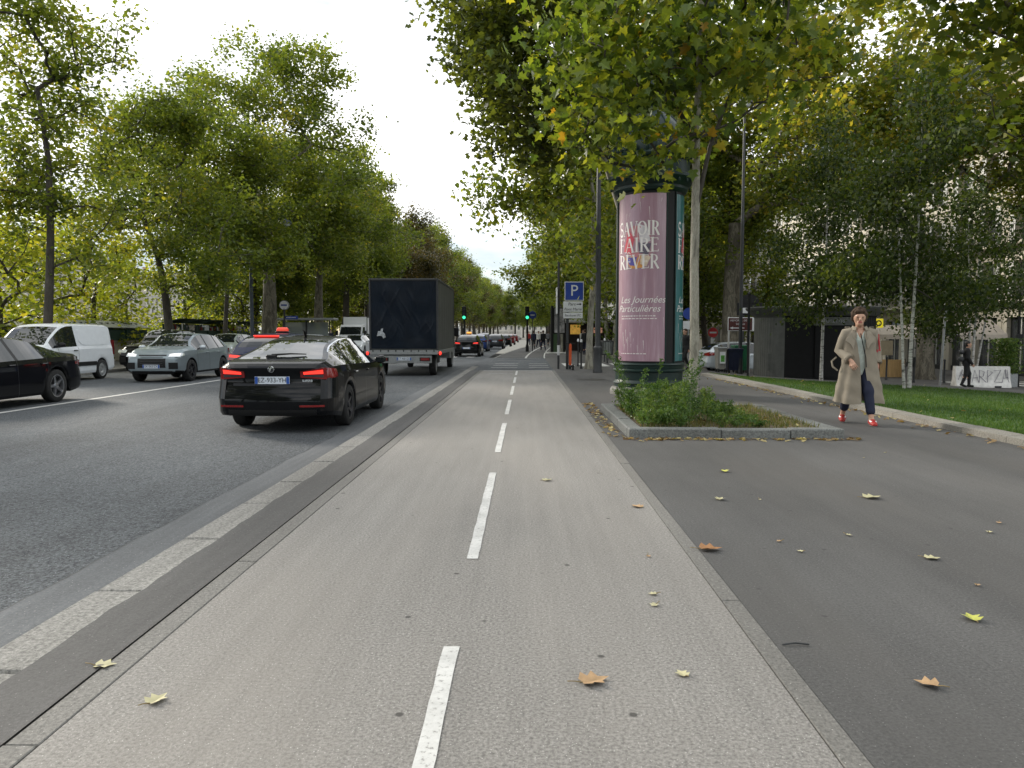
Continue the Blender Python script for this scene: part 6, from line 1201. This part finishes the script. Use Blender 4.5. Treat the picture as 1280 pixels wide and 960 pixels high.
def head_prims(c, s=1.0, f=(0, -1)):
    c = np.array(c); fx = np.array([f[0], f[1], 0.]); sx = np.array([-f[1], f[0], 0.]); up = np.array([0, 0, 1.]); P = lambda a, b_, d: c + s * (sx * a + fx * b_ + up * d)
    return [(P(0, -.012, .03), P(0, -.005, .03), .094 * s, .090 * s, .03), (P(0, .02, -.03), P(0, .035, -.075), .066 * s, .046 * s, .04), (P(0, .070, -.085), P(0, .072, -.09), .024 * s, .022 * s, .03),
            (P(0, .088, .015), P(0, .112, -.022), .012 * s, .0165 * s, .012), (P(-.035, .075, .03), P(.035, .075, .03), .020 * s, .020 * s, .02), (P(.028, .085, -.052), P(-.028, .085, -.052), .009 * s, .009 * s, .012), (P(.02, .086, -.066), P(-.02, .086, -.066), .009 * s, .009 * s, .012),
            (P(.088, -.005, .012), P(.090, -.012, -.035), .022 * s, .014 * s, .01, (.45, 1, 1)), (P(-.088, -.005, .012), P(-.090, -.012, -.035), .022 * s, .014 * s, .01, (.45, 1, 1))]
def hand_prims(w_, d, s=1.0, side=1, nrm=(0, 0, 1)):
    w_ = np.array(w_, float); d = np.array(d, float); d /= np.linalg.norm(d); n_ = np.array(nrm, float); n_ -= d * n_.dot(d); n_ /= np.linalg.norm(n_); l = np.cross(n_, d) * side; P = lambda a, b_, c: w_ + s * (d * a + l * b_ + n_ * c); out = [(P(.0, 0, 0), P(.03, 0, 0), .026, .028, .02), (P(.03, -.022, 0), P(.085, -.028, 0), .016, .013, .02), (P(.03, .022, 0), P(.085, .028, 0), .016, .013, .02), (P(.03, 0, 0), P(.088, 0, .0), .017, .014, .02)]
    for k, (o, L) in enumerate(((.031, .064), (.011, .076), (-.011, .07), (-.031, .054))):
        a, b_, c = P(.082, o, 0), P(.082 + L * .55, o * 1.1, -.012), P(.082 + L * .82, o * 1.1, -.042); out += [(a, b_, .0098, .0088, .006), (b_, c, .0088, .0076, .004)]
    out += [(P(.015, .026, -.008), P(.05, .05, -.02), .014, .011, .01), (P(.05, .05, -.02), P(.078, .05, -.036), .0105, .0088, .006)]
    return out
def body_prims(J, s=1.0):
    f = lambda n_: np.array(J[n_]); pr = []
    pe, ch, ne, hd = f('pelvis'), f('chest'), f('neck'), f('head')
    pr += [(pe + [-.055, 0, -.02], pe + [.055, 0, -.02], .115, .115, .08), (pe, (pe + ch) / 2, .115, .105, .08, (1.15, .85, 1)), ((pe + ch) / 2, ch, .108, .118, .08, (1.25, .85, 1)), (f('shL') * .9 + ch * .1, f('shR') * .9 + ch * .1, .062, .062, .08), (ch, ne, .09, .055, .06), (ne, hd + [0, 0, -.05], .052, .05, .03)]
    for q in 'LR':
        pr += [(f('sh' + q), f('el' + q), .054, .040, .04), (f('el' + q), f('wr' + q), .040, .027, .03), (f('hip' + q), f('kn' + q), .088, .056, .05), (f('kn' + q), f('an' + q), .056, .036, .04), (f('kn' + q) * .65 + f('an' + q) * .35 + [0, .018, 0], f('kn' + q) * .4 + f('an' + q) * .6, .052, .036, .04), (f('an' + q) + [0, .025, -.035], f('to' + q), .036, .028, .03)]
    return pr
def walker(sk=1.0, stride=.28, arm=.18, bend=.1):
    """facing -y, walking; L is +x (the figure's own left)"""
    return dict(pelvis=(0, 0, .93), chest=(0, -.02, 1.27), neck=(0, -.025, 1.43), head=(0, -.045, 1.60), shL=(.17, -.01, 1.38), shR=(-.17, -.01, 1.38), elL=(.21, arm * .4, 1.10), elR=(-.21, -arm * .4, 1.10), wrL=(.21, arm * .6 - bend, .86), wrR=(-.21, -arm - bend, .88), hipL=(.085, 0, .90), hipR=(-.085, 0, .90), knL=(.09, -stride * .55 - .05, .50), knR=(-.09, stride * .3 - .03, .49), anL=(.09, -stride, .085), anR=(-.09, stride, .13), toL=(.10, -stride - .13, .03), toR=(-.10, stride - .12, .03))
def pedestrian(label, loc, rz, top, legs, hair, h=.02, J=None, grp='pedestrians in the distance', bag=None, sc=1.0, long=False):
    J = J or walker(); t = thing('person', label, 'person', loc, rz, grp); t.scale = (sc,) * 3; f = lambda n_: np.array(J[n_]); bp = body_prims(J)
    hands = hand_prims(J['wrL'], f('wrL') - f('elL'), 1, 1, (1, 0, 0)) + hand_prims(J['wrR'], f('wrR') - f('elR'), 1, -1, (-1, 0, 0))
    obj('body', sdf_mesh('body', bp + head_prims(J['head']) + hands, max(.012, h * .75), [SKIN]), t)
    g = lambda p_, e: tuple([p_[0], p_[1], p_[2] + e, p_[3] + e] + list(p_[4:])); cloth = [g(p_, .016) for p_ in bp[:5]] + [g(bp[6], .022), g(bp[7], .022), g(bp[12], .022), g(bp[13], .022)]
    if long: cloth.append((J['pelvis'], (0, 0, .62), .15, .19, .06, (1.1, .9, 1)))
    obj('jacket', sdf_mesh('jacket', cloth, h, [top]), t)
    obj('trousers', sdf_mesh('trousers', [g(bp[0], .012)] + [g(bp[i], .016) for i in (8, 9, 14, 15)], h, [legs]), t)
    obj('shoes', sdf_mesh('shoes', [(p_[0], p_[1], p_[2] + .012, p_[3] + .014, .03) for p_ in (bp[11], bp[17])], h, [M['black']]), t)
    hd = f('head'); obj('hair', sdf_mesh('hair', [(hd + [0, .018, .045], hd + [0, .03, .0], .098, .085, .04)], h * .7, [hair]), t)
    if bag: obj('backpack', sdf_mesh('backpack', [(f('chest') + [-.09, .19, .05], f('chest') + [.09, .19, .05], .09, .09, .05), (f('chest') + [-.09, .2, -.22], f('chest') + [.09, .2, -.22], .10, .10, .12)], h, [bag]), t)
    return t
CL = lambda nm, c: pbr('cloth_' + nm, c, .85, var=.15, scale=14)
# --- the woman in the trench coat
COAT = pbr('trench_coat', (.25, .215, .165), .8, var=.07, scale=9, bump=.15, bscale=160)
wx, wy = PX(1073, 12.0), 12.0
wm = thing('person', 'woman in a long open beige trench coat and red trainers walking towards the camera', 'person', (wx, wy, 0), R(-14)); wm.scale = (1.03,) * 3
JW = dict(pelvis=(0, 0, .93), chest=(0, -.01, 1.26), neck=(0, -.02, 1.42), head=(-.01, -.04, 1.585), shL=(.165, -.01, 1.37), shR=(-.165, -.01, 1.37), elL=(.24, .07, 1.11), elR=(-.25, .03, 1.10), wrL=(.25, -.02, .89), wrR=(-.13, -.19, .95), hipL=(.085, 0, .90), hipR=(-.085, 0, .90), knL=(.12, -.16, .50), knR=(-.12, .07, .50), anL=(.16, -.26, .10), anR=(-.17, .20, .13), toL=(.18, -.39, .035), toR=(-.19, .075, .04))
jw = lambda n_: np.array(JW[n_]); bp = body_prims(JW)
hd = jw('head')
def facepick(P):
    d = P - hd; m = np.zeros(len(P), int); m[(np.abs(d[:, 0]) < .026) & (d[:, 1] < -.06) & (d[:, 2] < -.045) & (d[:, 2] > -.073)] = 1
    for s_ in (-1, 1): m[(((d[:, 0] - s_ * .034) / .010) ** 2 + ((d[:, 2] - .006) / .005) ** 2 < 1) & (d[:, 1] < -.05)] = 2
    return m
obj('body', sdf_mesh('body', bp + head_prims(JW['head']) + hand_prims(JW['wrR'], (.10, -.25, -.25), 1, -1, (-.6, -.5, .6)) + hand_prims(JW['wrL'], (0, -.15, -1), 1, 1, (1, 0, 0)), .0075, [SKIN, LIP, EYE, HAIR_B], facepick), wm)
g = lambda p_, e: tuple([p_[0], p_[1], p_[2] + e, p_[3] + e] + list(p_[4:]))
rh = np.random.RandomState(3); hp = [(hd + [.088, .0, .06], hd + [.088, .02, -.02], .03, .022, .02), (hd + [-.088, .0, .06], hd + [-.088, .02, -.02], .03, .022, .02), (hd + [-.05, -.07, .098], hd + [.05, -.07, .105], .026, .022, .02), (hd + [0, .02, .05], hd + [0, .035, .0], .100, .094, .03), (hd + [.0, .09, .02], hd + [0, .10, -.03], .05, .04, .03)]
for k in range(34):                                         # loose curls, brushed back from the forehead
    a = rh.uniform(0, 6.283); e = rh.uniform(.15, 1.25); r_ = .104; c = np.array([r_ * math.sin(a) * math.sin(e) * .95, .022 + r_ * math.cos(a) * math.sin(e), .045 + r_ * math.cos(e) * 1.02])
    if c[1] < -.035 and c[2] < .10: continue
    hp.append((hd + c, hd + c + rh.normal(0, .014, 3), .026, .018, .012))
obj('hair', sdf_mesh('hair', hp, .008, [HAIR_B]), wm)
obj('trousers', sdf_mesh('trousers', [g(bp[0], .012)] + [g(bp[i], .02) for i in (8, 14)] + [(bp[9][0], bp[9][0] + (bp[9][1] - bp[9][0]) * .72, .074, .064, .04), (bp[15][0], bp[15][0] + (bp[15][1] - bp[15][0]) * .72, .074, .064, .04)], .011, [CL('navy', (.012, .016, .04))]), wm)
obj('shirt', sdf_mesh('shirt', [g(p_, .012) for p_ in bp[:5]] + [((0, -.035, 1.0), (0, -.035, .78), .125, .14, .05, (1.15, .75, 1))], .011, [CL('pale_mint', (.50, .55, .50))], cutf=lambda X, Y, Z: np.maximum(.74 - Z, np.where(Y < -.0, Z - (1.40 - np.clip(.055 - np.abs(X), 0, 1) * 2.2), Z - 1.43))), wm)
RED = pbr('red_trainer', (.36, .022, .018), .55, var=.2); 
for q, an, to in (('L', 'anL', 'toL'), ('R', 'anR', 'toR')):
    a, tq = jw(an), jw(to); d = (tq - a); d[2] = 0; d /= np.linalg.norm(d); lo = min(a[2] - .085, tq[2] - .03) if q == 'L' else None
    heel = a + [0, .03, -.045] ; m_ = sdf_mesh('shoe', [(heel, heel * .5 + tq * .5 + [0, 0, .012], .045, .047, .03), (heel * .5 + tq * .5, tq + [0, -.012, 0], .046, .036, .03, (1.1, 1, .9))], .008, [RED, M['white']], lambda P, h0=heel, t0=tq: ((P[:, 2] < np.interp(P[:, 1], [t0[1], h0[1]], [t0[2], h0[2]]) - .020) | ((np.abs(P[:, 2] - np.interp(P[:, 1], [t0[1], h0[1]], [t0[2], h0[2]]) - .035) < .008) & (np.abs(P[:, 1] - (t0[1] + h0[1]) / 2) < .05))).astype(int)); obj('shoe', m_, wm)
# coat: thick wrapped shell, open in front, with folds; sleeves, collar and lapels
def coat_pt(phi, z, off=0):
    t = (1.43 - z) / (1.43 - .32); a = np.interp(t, [0, .05, .12, .3, .5, .75, 1], [.115, .19, .222, .225, .245, .30, .345]); c = np.interp(t, [0, .05, .12, .3, .5, .75, 1], [.085, .115, .14, .155, .175, .215, .25])
    fo = .018 * t * math.sin(5 * phi + 1.3 + 2 * t) + .013 * t * t * math.sin(11 * phi + 3 * t) + .006 * math.sin(9 * z * 3 + 4 * phi) * t; a += fo + off; c += fo + off
    return (.03 * t + a * math.sin(phi), -c * math.cos(phi) * (1 if math.cos(phi) > 0 else 1.0) - .02 + .03 * t, z + .012 * math.sin(3 * phi) * t)
b = MB(); NP, NZ = 64, 34; outer, inner = [], []
for i in range(NZ + 1):
    z = 1.43 - (1.43 - .32) * i / NZ; t = i / NZ; gR = np.interp(t, [0, .2, .4, .6, 1], [.5, .24, .10, .05, .03]); gL = np.interp(t, [0, .2, .4, .6, 1], [.5, .28, .20, .24, .40])   # front opening: figure's right edge hangs further across
    ph = np.linspace(gL, 2 * math.pi - gR, NP); outer.append([coat_pt(p_, z, .006) for p_ in ph]); inner.append([coat_pt(p_, z, -.004) for p_ in ph])
b.grid(outer, COAT); b.grid(inner, COAT, flip=True)
b.grid([outer[-1], inner[-1]], COAT); b.grid([[r_[0] for r_ in outer], [r_[0] for r_ in inner]], COAT); b.grid([[r_[-1] for r_ in outer], [r_[-1] for r_ in inner]], COAT); b.grid([outer[0], inner[0]], COAT)
for q, s_ in (('R', -1), ('L', 1)):
    sh, el, wr = jw('sh' + q), jw('el' + q), jw('wr' + q); pts = [sh + [s_ * -.05, 0, .0], sh + [s_ * .01, 0, -.01], sh * .6 + el * .4 + [s_ * .012, 0, 0], el * 1.0 + [s_ * .01, .01, 0], el * .55 + wr * .45, el * .22 + wr * .78, el * .1 + wr * .9]
    b.tube(pts, [.085, .088, .084, .078, .074, .074, .078], COAT, 16); b.tube([el * .28 + wr * .72, el * .16 + wr * .84], [.080, .082], COAT, 16); b.box(sh[0] - .035, sh[0] + .035, -.03, .02, sh[2] + .075, sh[2] + .09, COAT, .004)
for s_ in (-1, 1):                                          # lapels and turned collar
    P1 = [(s_ * .055, -.118, 1.405), (s_ * .150, -.118, 1.345), (s_ * .205, -.135, 1.255), (s_ * .135, -.176, 1.20), (s_ * .095, -.178, 1.12), (s_ * .075, -.16, 1.24), (s_ * .05, -.135, 1.33)]
    k = len(P1); bk = [(x, y + .012, z) for x, y, z in P1]; b.add(P1 + bk, [tuple(range(k)), tuple(range(2 * k - 1, k - 1, -1))] + [(i, (i + 1) % k, k + (i + 1) % k, k + i) for i in range(k)], COAT)
cp = [[(.095 * math.sin(a) * (1 + .45 * q), -.02 - (.075 + .03 * q) * math.cos(a) * (1 + .3 * q), 1.475 - .055 * q - .02 * math.cos(a)) for a in np.linspace(.55, 2 * math.pi - .55, 24)] for q in (0, .3, 1)]
b.grid(cp, COAT); b.grid([[(x * .97, y * .97, z - .006) for x, y, z in r_] for r_ in cp], COAT)
b.box(-.26, -.10, -.165, -.155, .80, .83, COAT, .003) if False else None
b.tube([(-.30, .04, 1.0), (-.37, .02, .94), (-.36, -.02, .86), (-.29, -.04, .80)], [.012, .014, .014, .012], COAT, 6)   # loose belt end
b.build('trench_coat', wm, smooth=50)
b = MB(); b.tube([(.0, -.135, 1.36), (.03, -.165, 1.2), (.07, -.19, 1.0), (.08, -.19, .86)], .007, M['black'], 6); b.build('strap', wm)
b = MB(); P = [[(.285 + .07 * math.cos(a) * k * .7 - .03, .09 + .12 * math.sin(a) * k, z) for a in np.linspace(0, 6.283, 20)] for z, k in ((.82, .05), (.82, .9), (.86, 1.0), (1.05, .95), (1.12, .8), (1.12, .05))]; b.grid(P, pbr('red_bag', (.42, .02, .03), .5)); b.tube([(.28, -.06, 1.1), (.26, -.03, 1.34), (.26, .05, 1.36), (.28, .14, 1.1)], .012, pbr('red_bag', (.42, .02, .03), .5), 6); b.build('shoulder_bag', wm)
# --- man in black with a rucksack at the barrier
mxp = PX(1208, 29.3); pedestrian('man in black jacket with a rucksack walking past the graffitied barrier', (mxp, 29.3, float(tz(mxp, 29.3))), R(70), CL('black', (.012, .012, .013)), CL('black', (.012, .012, .013)), pbr('black_hair', (.012, .010, .009), .5), .014, J=walker(stride=.13, arm=.06), grp=None, bag=CL('slate', (.06, .062, .065)))
# --- pedestrians far away
DK, NV, GY, RD_, WHT, KH = CL('black', (.012, .012, .013)), CL('navy', (.012, .016, .04)), CL('grey', (.12, .12, .125)), CL('red', (.35, .03, .03)), CL('white', (.6, .6, .58)), CL('khaki', (.17, .14, .09))
far_p = [(PX(667, 74), 74, 0, R(180), NV, DK, 'person in navy walking away on the far cycle lane, nearest to the blue sign'), (PX(673, 82), 82, 0, R(20), WHT, NV, 'person in a white top walking towards the camera on the far cycle lane'), (PX(679, 68), 68, 0, R(200), DK, NV, 'person in black walking away in the middle of the far cycle lane'), (PX(661, 98), 98, 0, R(0), RD_, NV, 'person in red very far along the pavement'), (PX(685, 90), 90, 0, R(160), GY, DK, 'person in a grey jacket beside the advertising panel'), (PX(676, 104), 104, 0, R(160), KH, NV, 'person in khaki very far along the cycle lane'), (PX(731, 52), 52, 0, R(170), DK, NV, 'person in black left of the lamp post, near the shop lights'), (PX(728, 58), 58, 0, R(30), WHT, DK, 'person in a pale top between the slim trunk and the parking sign'),
         (PX(857, 33), 33, .0, R(-60), DK, DK, 'person in black between the advertising column and the young plane trunk'), (PX(407, 56), 56, .03, R(190), DK, NV, 'person in black on the quay left of the white box truck'), (PX(413, 57), 57, .03, R(20), NV, DK, 'person in navy on the quay left of the white box truck'), (PX(428, 66), 66, .03, R(180), GY, NV, 'person in grey on the quay close to the white box truck'), (PX(370, 58), 58, .03, R(0), DK, DK, 'person in black waiting at the bus shelter'), (PX(384, 58), 58, .03, R(40), RD_, DK, 'person in red at the right end of the bus shelter'), (PX(1093, 39), 39, 0, R(-20), RD_, DK, 'person in a red top just right of the woman, before the terrace')]
proto = {}
for x, y, z, rz, c1, c2, lb in far_p:
    z = float(tz(x, y)) if z == 0 and x > 1.2 else z; k = (c1.name, c2.name)
    if k in proto: t = copy_tree(proto[k]); t.location = (x, y, z); t.rotation_euler[2] = rz; t['label'] = lb
    else: proto[k] = pedestrian(lb, (x, y, z), rz, c1, c2, HAIR_B, .022)
# --- shop front light and kiosk far right of the crossing
kq = thing('market_stall', 'white canopied stall with yellow lit panel beyond the crossing, left of the lamp post', 'stall', (PX(725, 64), 64, 0)); b = MB(); b.box(-1.6, 3.2, -.3, 2.2, 2.35, 2.6, M['white'], .05); b.build('canopy', kq)
for x in (-1.5, 3.1): b = MB(); b.tube([(x, -.2, 0), (x, -.2, 2.36)], .05, M['iron'], 8); b.build('post', kq)
b = MB(); b.box(-1.4, 3.0, 1.2, 1.3, .0, 2.34, pbr('stall_dark', (.03, .02, .018), .8)); b.build('back_panel', kq); b = MB(); b.box(-.75, .1, 1.12, 1.19, 1.4, 2.2, pbr('yellow_lit', (.75, .42, .08), .4, var=.4, scale=3, emit=.2), .01); b.build('lit_panel', kq); b = MB(); [b.box(1.2 + .5 * k, 1.45 + .5 * k, 1.12, 1.19, 1.5, 1.95, pbr('warm_lit', (.6, .3, .2), .4, var=.5, scale=3, emit=.25), .01) for k in range(3)]; b.build('display', kq)
# ------------------------------------------------------------------ fallen leaves
def leafobj(px, py, s, m, label, grp=None, curl=.4, rz=0, shape='lobed'):
    x, y, z = G(px, py); zz = .004 if x > 1.12 or x < -1.8 else .002; h = np.array(LEAF_BIG) - [.35, 0]; rows = []
    b = MB(); rq = random.Random(int(px * 7 + py)); q = curl * rq.uniform(.7, 1.3)
    zf = lambda u, v: (abs(v) * q * .9 + max(0, u - .2) ** 2 * q * 1.2 + max(0, -u - .1) * q * .3) + .02 * math.sin(9 * u + 7 * v)
    for sg in (1, -1):
        pts = [(u, v * sg, zf(u, v)) for u, v in h]; mid = [(u, 0, zf(u, 0)) for u in (-.35, -.05, .3, .65)]
        # quads between midrib samples and margin
        M_ = [(-.35, 0), (-.33, 0), (-.15, 0), (.0, 0), (.28, 0), (.36, 0), (.65, 0)]; A = [(u * s, v * s, zf(u, v) * s) for u, v in M_]; B_ = [(p_[0] * s, p_[1] * s, p_[2] * s) for p_ in pts]
        b.add(A + B_, [((i, i + 1, 8 + i, 7 + i) if sg > 0 else (i, 7 + i, 8 + i, i + 1)) for i in range(6)], m)
    b.tube([(-.35 * s, 0, zf(-.35, 0) * s), (-.6 * s, .05 * s, .01), (-.85 * s, .12 * s, .012)], [.0025, .002, .002], pbr('leaf_stalk', (.25, .18, .07), .7), 4)
    o = b.build('fallen_leaf', loc=(x, y, zz + .003), rz=rz, smooth=180); return tag(o, label, 'leaf', grp)
LFY = pbr('leaf_pale_yellow', (.50, .46, .27), .6, var=.15, scale=30); LFG = pbr('leaf_yellow_green', (.42, .43, .09), .6, var=.15, scale=30); LFT = pbr('leaf_tan', (.42, .27, .14), .65, var=.2, scale=30); LFB = pbr('leaf_brown', (.34, .17, .07), .7, var=.25, scale=30)
for px, py, s, m, lb, rz in ((740, 853, .12, LFT, 'largest tan leaf on the cycle lane, right of the nearest white dash', .4), (853, 844, .06, LFY, 'small cream leaf on the cycle lane near its right edge', 2), (195, 877, .085, LFY, 'pale yellow leaf on the left of the cycle lane', 1.2), (129, 833, .085, LFY, 'pale yellow leaf lying across the left edge strip', .2), (1161, 858, .085, LFT, 'tan leaf on the dark pavement, lowest at the right', 2.6), (1215, 775, .095, LFG, 'bright yellow green leaf on the dark pavement near the right edge', 1.5), (886, 688, .14, LFB, 'reddish brown leaf just right of the edge strip', .1), (1089, 623, .15, LFY, 'curled pale yellow leaf on the pavement in front of the bed', .3), (1164, 699, .09, LFY, 'torn cream leaf on the pavement right of the middle', 0), (684, 601, .10, LFY, 'pale leaf on the cycle lane right of the second nearest dash', .8), (797, 634, .10, LFT, 'thin tan leaf on the cycle lane close to the right strip', 2.2), (900, 625, .09, LFY, 'white looking leaf scrap on the pavement left of the middle', 1), (905, 590, .10, LFG, 'small green yellow leaf on the pavement below the bed kerb', 1.7)):
    leafobj(px, py, s, m, lb, None, .35, rz)
rq = random.Random(12)
for k in range(12): leafobj(rq.uniform(775, 1250), rq.uniform(556, 760), rq.uniform(.025, .05), rq.choice((LFY, LFT, LFY)), 'tiny dry leaf scrap scattered on the dark pavement', 'leaf scraps on the pavement', .3, rq.uniform(0, 6))
b = MB(); x, y, _ = G(995, 808); b.tube([(x - .06, y, .008), (x, y + .01, .012), (x + .06, y + .005, .008)], .004, M['iron'], 5); tag(b.build('twig'), 'dark twig lying on the pavement right of the edge strip', 'twig')
rl = np.random.RandomState(15); n = 650; u = rl.uniform(0, 1, n)
Pl = np.concatenate([np.c_[rl.uniform(1.3, 4.4, 150), 10.2 - np.abs(rl.normal(0, .1, 150)), np.full(150, .012)], np.c_[1.33 - np.abs(rl.normal(0, .12, 110)), rl.uniform(10.2, 15.5, 110), np.full(110, .012)], np.c_[np.interp(yy := rl.uniform(7, 24, 220), [p[1] for p in LK[::-1]], [p[0] for p in LK[::-1]]) - .1 - np.abs(rl.normal(0, .14, 220)), yy, np.full(220, .012)], np.c_[rl.uniform(1.6, 4.0, 70), rl.uniform(10.5, 13.8, 70), np.full(70, .15)], lawnpos(110) + [0, 0, .06]])
me = leaf_mesh('leaf_litter', Pl, .075, 'star', leafmat('litter_leaves', [(0, (.12, .07, .03)), (.5, (.30, .20, .09)), (1, (.55, .48, .22))], .2), rl.uniform(0, 1, len(Pl)), rl, 3.0, 0)
tag(obj('leaf_litter', me), 'dry leaf litter gathered along the kerbs', kind='stuff')
for o in bpy.data.objects:
    if o.parent is None and o.type == 'MESH' and 'kind' not in o and 'category' not in o: o['kind'] = 'structure'
